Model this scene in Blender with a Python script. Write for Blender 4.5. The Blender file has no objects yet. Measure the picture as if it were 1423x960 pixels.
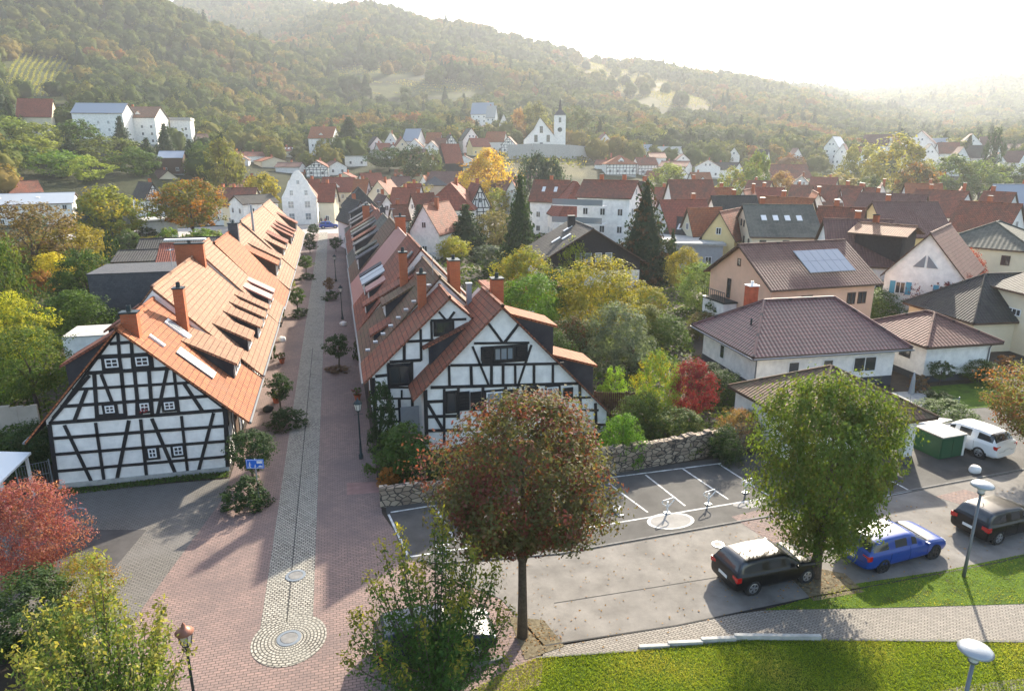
import bpy, bmesh, math, random
import numpy as np
from mathutils import Vector, Matrix, noise
R = math.radians
random.seed(7)
# ---------------------------------------------------------------- camera, sky, sun, exposure
sc = bpy.context.scene
COL = sc.collection
CAM_H, PITCH, FPX, CX, CY, HEAD = 16.5, R(15.8), 949.0, 711.5, 480.0, R(14.3)
cam = bpy.data.cameras.new('camera'); camo = bpy.data.objects.new('camera', cam); COL.objects.link(camo)
cam.sensor_width = 36; cam.lens = 36 * FPX / 1423; cam.clip_start = .5; cam.clip_end = 9000
camo.location = (0, 0, CAM_H); camo.rotation_euler = (R(90) - PITCH, 0, -HEAD)
sc.camera = camo
SUN_AZ, SUN_EL = R(37.5), R(27)          # azimuth clockwise from +Y
world = bpy.data.worlds.new('World'); sc.world = world; world.use_nodes = True
wn = world.node_tree; bg = wn.nodes['Background']
sky = wn.nodes.new('ShaderNodeTexSky'); sky.sky_type = 'NISHITA'; sky.sun_disc = False
sky.sun_elevation = SUN_EL; sky.sun_rotation = SUN_AZ; sky.air_density = 1.0; sky.dust_density = 2.0; sky.ozone_density = 0.3
wn.links.new(sky.outputs[0], bg.inputs[0]); bg.inputs[1].default_value = 0.125
sd = bpy.data.lights.new('sun', 'SUN'); sd.energy = 4.4; sd.angle = R(1.0); sd.color = (1, .90, .74)
so = bpy.data.objects.new('sun', sd); COL.objects.link(so)
sdir = Vector((math.sin(SUN_AZ) * math.cos(SUN_EL), math.cos(SUN_AZ) * math.cos(SUN_EL), math.sin(SUN_EL)))
so.rotation_euler = sdir.to_track_quat('Z', 'Y').to_euler(); so.location = (0, 0, 60)
sc.view_settings.view_transform = 'Standard'; sc.view_settings.look = 'None'
sc.view_settings.gamma = 1; sc.view_settings.use_curve_mapping = False
sc.view_settings.exposure = 1.75
sc.render.engine = 'CYCLES'
cy = sc.cycles; cy.use_denoising = True; cy.max_bounces = 6; cy.diffuse_bounces = 3; cy.glossy_bounces = 2
cy.transmission_bounces = 4; cy.transparent_max_bounces = 8; cy.volume_bounces = 0; cy.caustics_reflective = False; cy.caustics_refractive = False
HAZE_DENSITY, HAZE_G = 0.00020, 0.32

# ---------------------------------------------------------------- photograph geometry -> world
cp_, sp_, ch_, sh_ = math.cos(PITCH), math.sin(PITCH), math.cos(HEAD), math.sin(HEAD)
def ray(px, py):
    dx = (px - CX) / FPX; du = -(py - CY) / FPX
    x, y, z = dx, cp_ + du * sp_, -sp_ + du * cp_
    return x * ch_ + y * sh_, -x * sh_ + y * ch_, z
def P(px, py, z=0.0):
    d = ray(px, py); t = (z - CAM_H) / d[2]; return Vector((d[0] * t, d[1] * t, z))
def FY(px, py, y0):
    d = ray(px, py); t = y0 / d[1]; return (d[0] * t, CAM_H + d[2] * t)     # (x, z) on the plane Y = y0
def FX(px, py, x0):
    d = ray(px, py); t = x0 / d[0]; return (d[1] * t, CAM_H + d[2] * t)
def azim(px):
    d = ray(px, 211.5); return math.atan2(d[0], d[1])
def tane(px, py):
    d = ray(px, py); return d[2] / math.hypot(d[0], d[1])
def at_r(px, r):
    a = azim(px); return r * math.sin(a), r * math.cos(a)
def depth(v):   # distance along the optical axis
    return (v[0] * sh_ + v[1] * ch_) * cp_ - (v[2] - CAM_H) * sp_

# ---------------------------------------------------------------- mesh helper
class MB:
    def __init__(s): s.v = []; s.f = []; s.m = []; s.uv = []
    def face(s, pts, m=0, uv=None):
        b = len(s.v); s.v += [tuple(p) for p in pts]; s.f.append(tuple(range(b, b + len(pts)))); s.m.append(m)
        s.uv.append(uv if uv else [(0, 0)] * len(pts)); return s
    def quad_uv(s, a, b, c, d, m=0):
        a, b, c, d = map(Vector, (a, b, c, d)); e = (b - a).normalized(); n = (b - a).cross(d - a).normalized(); g = n.cross(e)
        return s.face((a, b, c, d), m, [((p - a).dot(e), (p - a).dot(g)) for p in (a, b, c, d)])
    def poly_uv(s, pts, m=0, o=None, e=None):
        pts = [Vector(p) for p in pts]; o = Vector(o or pts[0]); e = Vector(e) if e else (pts[1] - pts[0]).normalized()
        n = (pts[1] - pts[0]).cross(pts[-1] - pts[0]).normalized(); g = n.cross(e)
        return s.face(pts, m, [((p - o).dot(e), (p - o).dot(g)) for p in pts])
    def box(s, x0, x1, y0, y1, z0, z1, m=0):
        p = [(x, y, z) for z in (z0, z1) for y in (y0, y1) for x in (x0, x1)]
        for q in ((0, 2, 3, 1), (4, 5, 7, 6), (0, 1, 5, 4), (2, 6, 7, 3), (0, 4, 6, 2), (1, 3, 7, 5)):
            s.quad_uv(*[p[i] for i in q], m)
        return s
    def obox(s, c, ax, ay, az, m=0):      # oriented box: centre and three half vectors
        c, ax, ay, az = map(Vector, (c, ax, ay, az))
        p = [c + ax * i + ay * j + az * k for k in (-1, 1) for j in (-1, 1) for i in (-1, 1)]
        for q in ((0, 2, 3, 1), (4, 5, 7, 6), (0, 1, 5, 4), (2, 6, 7, 3), (0, 4, 6, 2), (1, 3, 7, 5)):
            s.quad_uv(*[p[i] for i in q], m)
        return s
    def beam(s, a, b, w, t, n, m=0, off=0):    # flat bar from a to b, width w, thickness t along n
        a, b, n = Vector(a), Vector(b), Vector(n); d = (b - a); L = d.length; d.normalize(); sd_ = n.cross(d).normalized()
        return s.obox((a + b) / 2 + n * (t / 2 + off), d * (L / 2), sd_ * (w / 2), n * (t / 2), m)
    def tube(s, pts, rad, n=8, m=0, cap=True):
        pts = [Vector(p) for p in pts]; rings = []
        rad = rad if hasattr(rad, '__len__') else [rad] * len(pts)
        up = Vector((0, 0, 1))
        for i, p in enumerate(pts):
            d = (pts[min(i + 1, len(pts) - 1)] - pts[max(i - 1, 0)]).normalized()
            a = d.cross(up if abs(d.z) < .95 else Vector((1, 0, 0))).normalized(); b = d.cross(a)
            base = len(s.v)
            for k in range(n):
                t = 2 * math.pi * k / n; s.v.append(tuple(p + (a * math.cos(t) + b * math.sin(t)) * rad[i]))
            rings.append(base)
        for i in range(len(rings) - 1):
            for k in range(n):
                k2 = (k + 1) % n
                s.f.append((rings[i] + k, rings[i] + k2, rings[i + 1] + k2, rings[i + 1] + k)); s.m.append(m)
                s.uv.append([(k / n, i), ((k + 1) / n, i), ((k + 1) / n, i + 1), (k / n, i + 1)])
        if cap:
            for r_, rev in ((rings[0], 0), (rings[-1], 1)):
                q = [r_ + k for k in range(n)]
                s.f.append(tuple(q if rev else q[::-1])); s.m.append(m); s.uv.append([(0, 0)] * n)
        return s
    def lathe(s, prof, n=16, m=0, c=(0, 0, 0)):
        base = len(s.v)
        for r_, z in prof:
            for k in range(n):
                t = 2 * math.pi * k / n; s.v.append((c[0] + r_ * math.cos(t), c[1] + r_ * math.sin(t), c[2] + z))
        for i in range(len(prof) - 1):
            for k in range(n):
                k2 = (k + 1) % n; a = base + i * n
                s.f.append((a + k, a + k2, a + n + k2, a + n + k)); s.m.append(m); s.uv.append([(0, 0)] * 4)
        return s
    def prism(s, outline, z0, z1, m=0):      # outline counter-clockwise in XY
        s.poly_uv([(x, y, z1) for x, y in outline], m, (0, 0, z1), (1, 0, 0))
        k = len(outline)
        for i in range(k):
            (x0, y0), (x1, y1) = outline[i], outline[(i + 1) % k]
            s.quad_uv((x0, y0, z0), (x1, y1, z0), (x1, y1, z1), (x0, y0, z1), m)
        return s
    def build(s, name, mats, parent=None, loc=(0, 0, 0), rot=0, smooth=False):
        me = bpy.data.meshes.new(name); me.from_pydata(s.v, [], s.f)
        for q in (mats if isinstance(mats, (list, tuple)) else [mats]): me.materials.append(q)
        me.polygons.foreach_set('material_index', s.m)
        ul = me.uv_layers.new(name='UVMap'); flat = [c for f in s.uv for p in f for c in p]; ul.data.foreach_set('uv', flat)
        if smooth: me.polygons.foreach_set('use_smooth', [True] * len(s.f))
        me.update()
        o = bpy.data.objects.new(name, me); COL.objects.link(o); o.location = loc; o.rotation_euler = (0, 0, rot)
        if parent: o.parent = parent
        return o
def tag(o, label=None, cat=None, group=None, kind=None):
    if label: o['label'] = label
    if cat: o['category'] = cat
    if group: o['group'] = group
    if kind: o['kind'] = kind
    return o
def thing(name, label, cat, loc=(0, 0, 0), rot=0, group=None):
    o = bpy.data.objects.new(name, None); COL.objects.link(o); o.location = loc; o.rotation_euler = (0, 0, rot)
    o.empty_display_size = .3
    return tag(o, label, cat, group)
KIDS = {}
def copy_tree(o, parent=None):
    c = o.copy(); COL.objects.link(c); c.parent = parent
    for ch in o.children: copy_tree(ch, c)
    return c

# ---------------------------------------------------------------- materials
M = {}
def mat(name, col, rough=.85, spec=.3, metal=0.0, noise_amt=0.0, noise_scale=3.0, bump=0.0, bump_scale=40.0, coat=0.0, col2=None):
    m = bpy.data.materials.new(name); m.use_nodes = True; nt = m.node_tree; b = nt.nodes['Principled BSDF']
    b.inputs['Base Color'].default_value = (*col, 1); b.inputs['Roughness'].default_value = rough
    b.inputs['Specular IOR Level'].default_value = spec; b.inputs['Metallic'].default_value = metal
    b.inputs['Coat Weight'].default_value = coat
    if noise_amt:
        tc = nt.nodes.new('ShaderNodeTexCoord'); n = nt.nodes.new('ShaderNodeTexNoise'); n.inputs['Scale'].default_value = noise_scale
        n.inputs['Detail'].default_value = 8; n.inputs['Roughness'].default_value = .65
        nt.links.new(tc.outputs['Object'], n.inputs['Vector'])
        cr = nt.nodes.new('ShaderNodeValToRGB'); e = cr.color_ramp.elements
        c2 = col2 or tuple(c * (1 - noise_amt) for c in col)
        e[0].position = .35; e[1].position = .65; e[0].color = (*c2, 1); e[1].color = (*[min(1, c * (1 + noise_amt * .3)) for c in col], 1)
        nt.links.new(n.outputs['Fac'], cr.inputs[0]); nt.links.new(cr.outputs[0], b.inputs['Base Color'])
    if bump:
        tc = nt.nodes.new('ShaderNodeTexCoord'); n = nt.nodes.new('ShaderNodeTexNoise'); n.inputs['Scale'].default_value = bump_scale
        n.inputs['Detail'].default_value = 6
        nt.links.new(tc.outputs['Object'], n.inputs['Vector'])
        bp = nt.nodes.new('ShaderNodeBump'); bp.inputs['Strength'].default_value = 1; bp.inputs['Distance'].default_value = bump
        nt.links.new(n.outputs['Fac'], bp.inputs['Height']); nt.links.new(bp.outputs[0], b.inputs['Normal'])
    M[name] = m; return m
def grid_mat(name, c1, c2, mortar, bw, bh, ms=.012, off=.5, rough=.85, bump=.01, weather=None, wamt=.5, coord='UV', rot=0, wscale=.35, warp=0.0, spec=.25, wave=0.0, saw=0.0):
    """bricks / tiles / setts from the Brick Texture, weathered by noise; wave/saw give pan-tile relief"""
    m = bpy.data.materials.new(name); m.use_nodes = True; nt = m.node_tree; L = nt.links; b = nt.nodes['Principled BSDF']
    b.inputs['Roughness'].default_value = rough; b.inputs['Specular IOR Level'].default_value = spec
    tc = nt.nodes.new('ShaderNodeTexCoord'); vec = tc.outputs[coord]
    if rot:
        mp = nt.nodes.new('ShaderNodeMapping'); mp.inputs['Rotation'].default_value = (0, 0, rot); L.new(vec, mp.inputs[0]); vec = mp.outputs[0]
    if warp:
        wn_ = nt.nodes.new('ShaderNodeTexNoise'); wn_.inputs['Scale'].default_value = 1.6; wn_.inputs['Detail'].default_value = 3
        L.new(vec, wn_.inputs['Vector'])
        vm = nt.nodes.new('ShaderNodeVectorMath'); vm.operation = 'MULTIPLY_ADD'
        L.new(wn_.outputs['Color'], vm.inputs[0]); vm.inputs[1].default_value = (warp, warp, 0); L.new(vec, vm.inputs[2]); vec = vm.outputs[0]
    br = nt.nodes.new('ShaderNodeTexBrick'); br.offset = off; br.squash = 1
    br.inputs['Scale'].default_value = 1; br.inputs['Brick Width'].default_value = bw; br.inputs['Row Height'].default_value = bh
    br.inputs['Mortar Size'].default_value = ms; br.inputs['Mortar Smooth'].default_value = .3; br.inputs['Bias'].default_value = 0
    br.inputs['Color1'].default_value = (*c1, 1); br.inputs['Color2'].default_value = (*c2, 1); br.inputs['Mortar'].default_value = (*mortar, 1)
    L.new(vec, br.inputs['Vector'])
    n = nt.nodes.new('ShaderNodeTexNoise'); n.inputs['Scale'].default_value = wscale; n.inputs['Detail'].default_value = 9; n.inputs['Roughness'].default_value = .7
    L.new(tc.outputs['Object'], n.inputs['Vector'])
    cr = nt.nodes.new('ShaderNodeValToRGB'); e = cr.color_ramp.elements; e[0].position = .42; e[1].position = .66
    e[0].color = (0, 0, 0, 1); e[1].color = (wamt, wamt, wamt, 1); L.new(n.outputs['Fac'], cr.inputs[0])
    mx = nt.nodes.new('ShaderNodeMixRGB'); L.new(cr.outputs[0], mx.inputs[0]); L.new(br.outputs['Color'], mx.inputs[1])
    mx.inputs[2].default_value = (*(weather or tuple(c * .45 for c in c1)), 1)
    L.new(mx.outputs[0], b.inputs['Base Color'])
    h = None
    inv = nt.nodes.new('ShaderNodeMath'); inv.operation = 'SUBTRACT'; inv.inputs[0].default_value = 1; L.new(br.outputs['Fac'], inv.inputs[1]); h = inv.outputs[0]
    if wave:
        w1 = nt.nodes.new('ShaderNodeTexWave'); w1.wave_type = 'BANDS'; w1.bands_direction = 'X'; w1.wave_profile = 'SIN'; w1.inputs['Scale'].default_value = .31416 / bw
        L.new(vec, w1.inputs['Vector'])
        w2 = nt.nodes.new('ShaderNodeTexWave'); w2.wave_type = 'BANDS'; w2.bands_direction = 'Y'; w2.wave_profile = 'SAW'; w2.inputs['Scale'].default_value = .31416 / bh
        L.new(vec, w2.inputs['Vector'])
        ma = nt.nodes.new('ShaderNodeMath'); ma.operation = 'MULTIPLY_ADD'; L.new(w2.outputs['Fac'], ma.inputs[0]); ma.inputs[1].default_value = -saw; L.new(w1.outputs['Fac'], ma.inputs[2])
        h = ma.outputs[0]; bump = wave
    bp = nt.nodes.new('ShaderNodeBump'); bp.inputs['Strength'].default_value = 1; bp.inputs['Distance'].default_value = bump
    L.new(h, bp.inputs['Height']); L.new(bp.outputs[0], b.inputs['Normal'])
    M[name] = m; return m
mat('plaster', (.86, .83, .77), noise_amt=.17, noise_scale=1.6, bump=.01, bump_scale=18)
mat('plaster_cream', (.72, .63, .45), noise_amt=.10, noise_scale=.6)
mat('plaster_yellow', (.75, .58, .28), noise_amt=.10, noise_scale=.6)
mat('plaster_peach', (.74, .46, .31), noise_amt=.12, noise_scale=.6)
mat('plaster_lilac', (.66, .60, .62), noise_amt=.08, noise_scale=.6)
mat('plaster_beige', (.50, .42, .34), noise_amt=.2, noise_scale=.5)
mat('plaster_orange', (.62, .26, .12), noise_amt=.12)
mat('plaster_red', (.33, .05, .05), noise_amt=.12)
mat('plaster_grey', (.36, .37, .38), noise_amt=.12)
mat('timber', (.018, .018, .02), rough=.7, noise_amt=.3, noise_scale=9)
mat('timber_brown', (.10, .06, .04), rough=.8, noise_amt=.3, noise_scale=6)
mat('dark_cladding', (.03, .028, .03), rough=.8, noise_amt=.4, noise_scale=4)
mat('plinth', (.055, .06, .07), rough=.8)
mat('window_frame', (.75, .75, .73), rough=.5)
mat('dark_frame', (.03, .03, .03), rough=.5)
mat('glass', (.03, .035, .04), rough=.08, spec=.8)
mat('glass_pale', (.20, .23, .25), rough=.1, spec=.9)
mat('shutter', (.012, .012, .014), rough=.6)
mat('zinc', (.30, .33, .36), rough=.45, metal=.4)
mat('metal_grey', (.22, .24, .25), rough=.4, metal=.6)
mat('dark_metal', (.03, .045, .05), rough=.45, metal=.5)
mat('white_metal', (.7, .7, .68), rough=.5)
mat('gutter', (.16, .17, .18), rough=.5, metal=.5)
mat('concrete', (.42, .41, .38), noise_amt=.25, noise_scale=3)
mat('kerb_stone', (.16, .155, .145), noise_amt=.3, noise_scale=4)
mat('panel', (.20, .23, .27), rough=.12, spec=.9)
mat('white_paint', (.62, .62, .60), noise_amt=.5, noise_scale=3)
mat('tarmac', (.20, .185, .165), rough=.9, noise_amt=.35, noise_scale=.7, bump=.006, bump_scale=90)
mat('tarmac_dark', (.09, .086, .08), rough=.9, noise_amt=.35, noise_scale=.6, bump=.006, bump_scale=90)
mat('tarmac_old', (.075, .07, .068), rough=.95, noise_amt=.3, noise_scale=1.2)
mat('tar_joint', (.02, .02, .02), rough=.8)
mat('bark', (.10, .075, .055), noise_amt=.4, noise_scale=9, bump=.02, bump_scale=25)
mat('soil', (.055, .042, .03), noise_amt=.4, noise_scale=2)
mat('green_paint', (.02, .09, .04), rough=.5)
mat('rubber', (.02, .02, .02), rough=.9)
mat('alloy', (.5, .5, .52), rough=.35, metal=.8)
mat('alloy_dark', (.06, .06, .065), rough=.35, metal=.7)
mat('sign_blue', (.01, .12, .52), rough=.5)
mat('awning', (.04, .09, .08), rough=.8)
mat('skin', (.45, .28, .2)); mat('cloth_dark', (.03, .035, .06)); mat('cloth_red', (.25, .05, .05)); mat('hair_dark', (.03, .02, .015))
mat('brick_red', (.42, .10, .045), noise_amt=.3, noise_scale=3)
grid_mat('brick_chimney', (.50, .13, .05), (.40, .09, .035), (.30, .17, .10), .25, .08, .012, weather=(.25, .08, .04), wamt=.3)
grid_mat('slate', (.085, .09, .10), (.06, .065, .075), (.03, .03, .035), .3, .2, .01, weather=(.11, .11, .11), wamt=.4)
TW = dict(wave=.04, saw=1.0, off=0, rough=.78, spec=.2)
grid_mat('tile_orange', (.44, .15, .06), (.30, .095, .042), (.12, .04, .02), .24, .34, .03, weather=(.20, .09, .05), wamt=.85, wscale=.9, **TW)
grid_mat('tile_sand', (.42, .225, .135), (.31, .165, .10), (.10, .045, .03), .24, .34, .03, weather=(.20, .125, .08), wamt=.9, wscale=1.0, **TW)
grid_mat('tile_red', (.38, .11, .065), (.26, .075, .05), (.09, .03, .02), .24, .34, .03, weather=(.14, .05, .035), wamt=.6, **TW)
grid_mat('tile_redbrown', (.32, .105, .06), (.20, .07, .045), (.06, .025, .02), .24, .34, .018, weather=(.09, .06, .045), wamt=.7, **TW)
grid_mat('tile_brown', (.17, .085, .07), (.12, .06, .05), (.035, .02, .02), .3, .36, .02, weather=(.16, .10, .08), wamt=.5, **TW)
grid_mat('tile_mossy', (.20, .105, .07), (.13, .08, .055), (.03, .025, .02), .24, .34, .02, weather=(.12, .11, .06), wamt=.7, wscale=1.1, **TW)
grid_mat('tile_dark', (.055, .05, .05), (.04, .037, .037), (.015, .015, .015), .3, .36, .02, weather=(.075, .08, .06), wamt=.5, **TW)
grid_mat('tile_greymoss', (.085, .09, .075), (.06, .065, .055), (.03, .03, .03), .5, .34, .02, weather=(.14, .14, .11), wamt=.7, wave=.03, saw=.8, off=.5)
grid_mat('tile_old', (.36, .12, .065), (.22, .075, .05), (.07, .03, .02), .24, .34, .03, weather=(.15, .085, .055), wamt=.8, wscale=1.3, **TW)
grid_mat('tile_pink', (.36, .17, .14), (.33, .155, .13), (.15, .07, .06), .3, 6, .01, weather=(.30, .16, .13), wamt=.4, wave=.03, saw=0, off=0, rough=.5)
grid_mat('tile_hip', (.20, .085, .08), (.15, .065, .062), (.04, .02, .022), .3, .36, .035, weather=(.10, .065, .06), wamt=.5, wave=.05, saw=1.2, off=0, rough=.5, spec=.4)
grid_mat('paver_red', (.28, .19, .162), (.205, .148, .13), (.07, .055, .05), .24, .125, .012, weather=(.13, .10, .095), wamt=.75, rot=0, wscale=.22, bump=.008)
grid_mat('paver_grey', (.17, .158, .14), (.14, .13, .115), (.045, .042, .04), .22, .11, .014, weather=(.17, .16, .15), wamt=.6, wscale=.3, bump=.008)
grid_mat('paver_walk', (.30, .27, .23), (.22, .20, .17), (.08, .07, .06), .2, .1, .014, weather=(.17, .15, .13), wamt=.6, rot=R(45), bump=.008)
grid_mat('setts', (.44, .41, .35), (.28, .26, .22), (.05, .047, .04), .17, .12, .022, weather=(.27, .26, .22), wamt=.5, warp=.10, bump=.02, wscale=.6)
grid_mat('paver_plaza', (.42, .38, .34), (.36, .33, .30), (.2, .18, .16), .6, .4, .01, weather=(.3, .27, .25), wamt=.5)

def stone_mat(name, c1, c2, scale=2.6, joint=(.05, .045, .04)):
    m = bpy.data.materials.new(name); m.use_nodes = True; nt = m.node_tree; L = nt.links; b = nt.nodes['Principled BSDF']
    b.inputs['Roughness'].default_value = .9
    tc = nt.nodes.new('ShaderNodeTexCoord'); mp = nt.nodes.new('ShaderNodeMapping'); mp.inputs['Scale'].default_value = (1, 1, 1.7); L.new(tc.outputs['Object'], mp.inputs[0])
    v = nt.nodes.new('ShaderNodeTexVoronoi'); v.feature = 'DISTANCE_TO_EDGE'; v.inputs['Scale'].default_value = scale
    v2 = nt.nodes.new('ShaderNodeTexVoronoi'); v2.inputs['Scale'].default_value = scale
    L.new(mp.outputs[0], v.inputs['Vector']); L.new(mp.outputs[0], v2.inputs['Vector'])
    r1 = nt.nodes.new('ShaderNodeValToRGB'); r1.color_ramp.elements[0].position = .03; r1.color_ramp.elements[1].position = .09; L.new(v.outputs['Distance'], r1.inputs[0])
    r2 = nt.nodes.new('ShaderNodeValToRGB'); e = r2.color_ramp.elements; e[0].color = (*c1, 1); e[1].color = (*c2, 1)
    sp = nt.nodes.new('ShaderNodeSeparateColor'); L.new(v2.outputs['Color'], sp.inputs[0]); L.new(sp.outputs[0], r2.inputs[0])
    mx = nt.nodes.new('ShaderNodeMixRGB'); mx.inputs[1].default_value = (*joint, 1); L.new(r1.outputs[0], mx.inputs[0]); L.new(r2.outputs[0], mx.inputs[2])
    L.new(mx.outputs[0], b.inputs['Base Color'])
    bp = nt.nodes.new('ShaderNodeBump'); bp.inputs['Distance'].default_value = .05; L.new(r1.outputs[0], bp.inputs['Height']); L.new(bp.outputs[0], b.inputs['Normal'])
    M[name] = m; return m
stone_mat('rubble', (.20, .15, .11), (.42, .34, .25))

def leaf_mat(name, trans=.30, island=True):
    """leaf colour = object colour x per-face variation; thin leaves let sun through"""
    m = bpy.data.materials.new(name); m.use_nodes = True; nt = m.node_tree; L = nt.links; b = nt.nodes['Principled BSDF']; out = nt.nodes['Material Output']
    oi = nt.nodes.new('ShaderNodeObjectInfo'); at = nt.nodes.new('ShaderNodeAttribute'); at.attribute_name = 'tint'
    sep = nt.nodes.new('ShaderNodeSeparateColor'); L.new(at.outputs['Color'], sep.inputs[0])
    at2 = nt.nodes.new('ShaderNodeAttribute'); at2.attribute_name = 'accent'; at2.attribute_type = 'OBJECT'
    mix = nt.nodes.new('ShaderNodeMixRGB'); L.new(sep.outputs[1], mix.inputs[0]); L.new(oi.outputs['Color'], mix.inputs[1]); L.new(at2.outputs['Color'], mix.inputs[2])
    vm = nt.nodes.new('ShaderNodeVectorMath'); vm.operation = 'SCALE'; L.new(mix.outputs[0], vm.inputs[0]); L.new(sep.outputs[0], vm.inputs['Scale'])
    L.new(vm.outputs[0], b.inputs['Base Color']); b.inputs['Roughness'].default_value = .7; b.inputs['Specular IOR Level'].default_value = .14
    tr = nt.nodes.new('ShaderNodeBsdfTranslucent'); vm2 = nt.nodes.new('ShaderNodeVectorMath'); vm2.operation = 'MULTIPLY'
    L.new(vm.outputs[0], vm2.inputs[0]); vm2.inputs[1].default_value = (1.9, 1.9, .9); L.new(vm2.outputs[0], tr.inputs['Color'])
    ms = nt.nodes.new('ShaderNodeMixShader'); ms.inputs[0].default_value = trans
    L.new(b.outputs[0], ms.inputs[1]); L.new(tr.outputs[0], ms.inputs[2]); L.new(ms.outputs[0], out.inputs[0])
    M[name] = m; return m
leaf_mat('leaf'); leaf_mat('needle', .15)
def forest_mat(name, ramp):
    m = bpy.data.materials.new(name); m.use_nodes = True; nt = m.node_tree; L = nt.links; b = nt.nodes['Principled BSDF']; out = nt.nodes['Material Output']
    at0 = nt.nodes.new('ShaderNodeAttribute'); at0.attribute_name = 'hue'; at0.attribute_type = 'INSTANCER'
    cr = nt.nodes.new('ShaderNodeValToRGB'); L.new(at0.outputs['Fac'], cr.inputs[0])
    els = cr.color_ramp.elements
    for i, (p, c) in enumerate(ramp):
        e = els[i] if i < 2 else els.new(p); e.position = p; e.color = (*c, 1)
    at = nt.nodes.new('ShaderNodeAttribute'); at.attribute_name = 'tint'
    sep = nt.nodes.new('ShaderNodeSeparateColor'); L.new(at.outputs['Color'], sep.inputs[0])
    vm = nt.nodes.new('ShaderNodeVectorMath'); vm.operation = 'SCALE'; L.new(cr.outputs[0], vm.inputs[0]); L.new(sep.outputs[0], vm.inputs['Scale'])
    L.new(vm.outputs[0], b.inputs['Base Color']); b.inputs['Roughness'].default_value = .9; b.inputs['Specular IOR Level'].default_value = .05
    tr = nt.nodes.new('ShaderNodeBsdfTranslucent'); vm2 = nt.nodes.new('ShaderNodeVectorMath'); vm2.operation = 'MULTIPLY'
    L.new(vm.outputs[0], vm2.inputs[0]); vm2.inputs[1].default_value = (1.8, 1.8, .9); L.new(vm2.outputs[0], tr.inputs['Color'])
    ms = nt.nodes.new('ShaderNodeMixShader'); ms.inputs[0].default_value = .22
    L.new(b.outputs[0], ms.inputs[1]); L.new(tr.outputs[0], ms.inputs[2]); L.new(ms.outputs[0], out.inputs[0])
    M[name] = m; return m
forest_mat('forest_leaf', [(0, (.032, .052, .02)), (1, (.22, .10, .035)), (.25, (.055, .08, .02)), (.5, (.10, .12, .026)), (.72, (.16, .145, .034)), (.88, (.20, .14, .035))])

def ground_mat(name, ramp, scale, bump=.03, bscale=30, detail=10):
    m = bpy.data.materials.new(name); m.use_nodes = True; nt = m.node_tree; L = nt.links; b = nt.nodes['Principled BSDF']
    b.inputs['Roughness'].default_value = .95; b.inputs['Specular IOR Level'].default_value = .1
    tc = nt.nodes.new('ShaderNodeTexCoord'); n = nt.nodes.new('ShaderNodeTexNoise'); n.inputs['Scale'].default_value = scale; n.inputs['Detail'].default_value = detail; n.inputs['Roughness'].default_value = .7
    L.new(tc.outputs['Object'], n.inputs['Vector']); cr = nt.nodes.new('ShaderNodeValToRGB'); els = cr.color_ramp.elements
    for i, (p, c) in enumerate(ramp):
        e = els[i] if i < 2 else els.new(p); e.position = p; e.color = (*c, 1)
    L.new(n.outputs['Fac'], cr.inputs[0])
    n2 = nt.nodes.new('ShaderNodeTexNoise'); n2.inputs['Scale'].default_value = bscale; n2.inputs['Detail'].default_value = 4; L.new(tc.outputs['Object'], n2.inputs['Vector'])
    L.new(cr.outputs[0], b.inputs['Base Color'])
    bp = nt.nodes.new('ShaderNodeBump'); bp.inputs['Distance'].default_value = bump; L.new(n2.outputs['Fac'], bp.inputs['Height']); L.new(bp.outputs[0], b.inputs['Normal'])
    M[name] = m; return m
ground_mat('lawn', [(.30, (.055, .045, .02)), (.72, (.12, .17, .018)), (.42, (.06, .10, .015)), (.55, (.085, .14, .015))], 1.3, .06, 22)
ground_mat('meadow', [(.35, (.035, .03, .018)), (.65, (.06, .075, .02))], .05, .3, 2)
# ---------------------------------------------------------------- terrain: town floor rising into wooded hills
T_R = [0, 190, 240, 300, 350, 450, 600, 800, 1100, 1500, 2100, 2900]
T_PX = [-900, -300, 0, 120, 230, 330, 420, 470, 510, 640, 760, 860, 1000, 1100, 1190, 1300, 1385, 1423, 1700, 2400]
# photograph row reached by the ground at each distance (None = flat, z 0)
_T = {
 -900: [None, None, 235, 205, 175, 110, 40, -40, -60, -20, 40, 90],
 -300: [None, None, 238, 205, 175, 120, 40, -60, -80, -20, 40, 90],
 0:    [None, None, 243, 212, 180, 142, 70, -55, -30, 0, 60, 110],
 120:  [None, None, 246, 214, 180, 146, 85, -30, -20, 10, 60, 110],
 230:  [None, None, 250, 220, 198, 168, 105, 4, 50, 22, 60, 110],
 330:  [None, None, 258, 230, 213, 186, 130, 50, 105, 2, 50, 110],
 420:  [None, None, 266, 235, 218, 194, 150, 88, 56, 3, 40, 110],
 470:  [None, None, 268, 233, 214, 195, 158, 95, 34, 16, 60, 110],
 510:  [None, None, 268, 229, 216, 193, 155, 88, 20, 30, 70, 115],
 640:  [None, None, 268, 229, 214, 192, 155, 104, 45, 60, 90, 120],
 760:  [None, None, 268, 230, 207, 196, 165, 120, 76, 90, 105, 125],
 860:  [None, None, None, 236, 222, 205, 176, 136, 92, 105, 118, 130],
 1000: [None, None, None, None, 236, 214, 190, 156, 116, 120, 128, 135],
 1100: [None, None, None, None, None, 219, 198, 170, 136, 133, 131, 140],
 1190: [None, None, None, None, None, 222, 208, 188, 165, 152, 137, 145],
 1300: [None, None, None, None, None, 226, 211, 200, 186, 160, 124, 140],
 1385: [None, None, None, None, None, 226, 208, 197, 183, 158, 112, 135],
 1423: [None, None, None, None, None, 226, 206, 195, 181, 157, 115, 135],
 1700: [None, None, None, None, None, 226, 206, 195, 181, 150, 130, 140],
 2400: [None, None, None, None, None, 226, 210, 200, 190, 170, 150, 150]}
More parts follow.
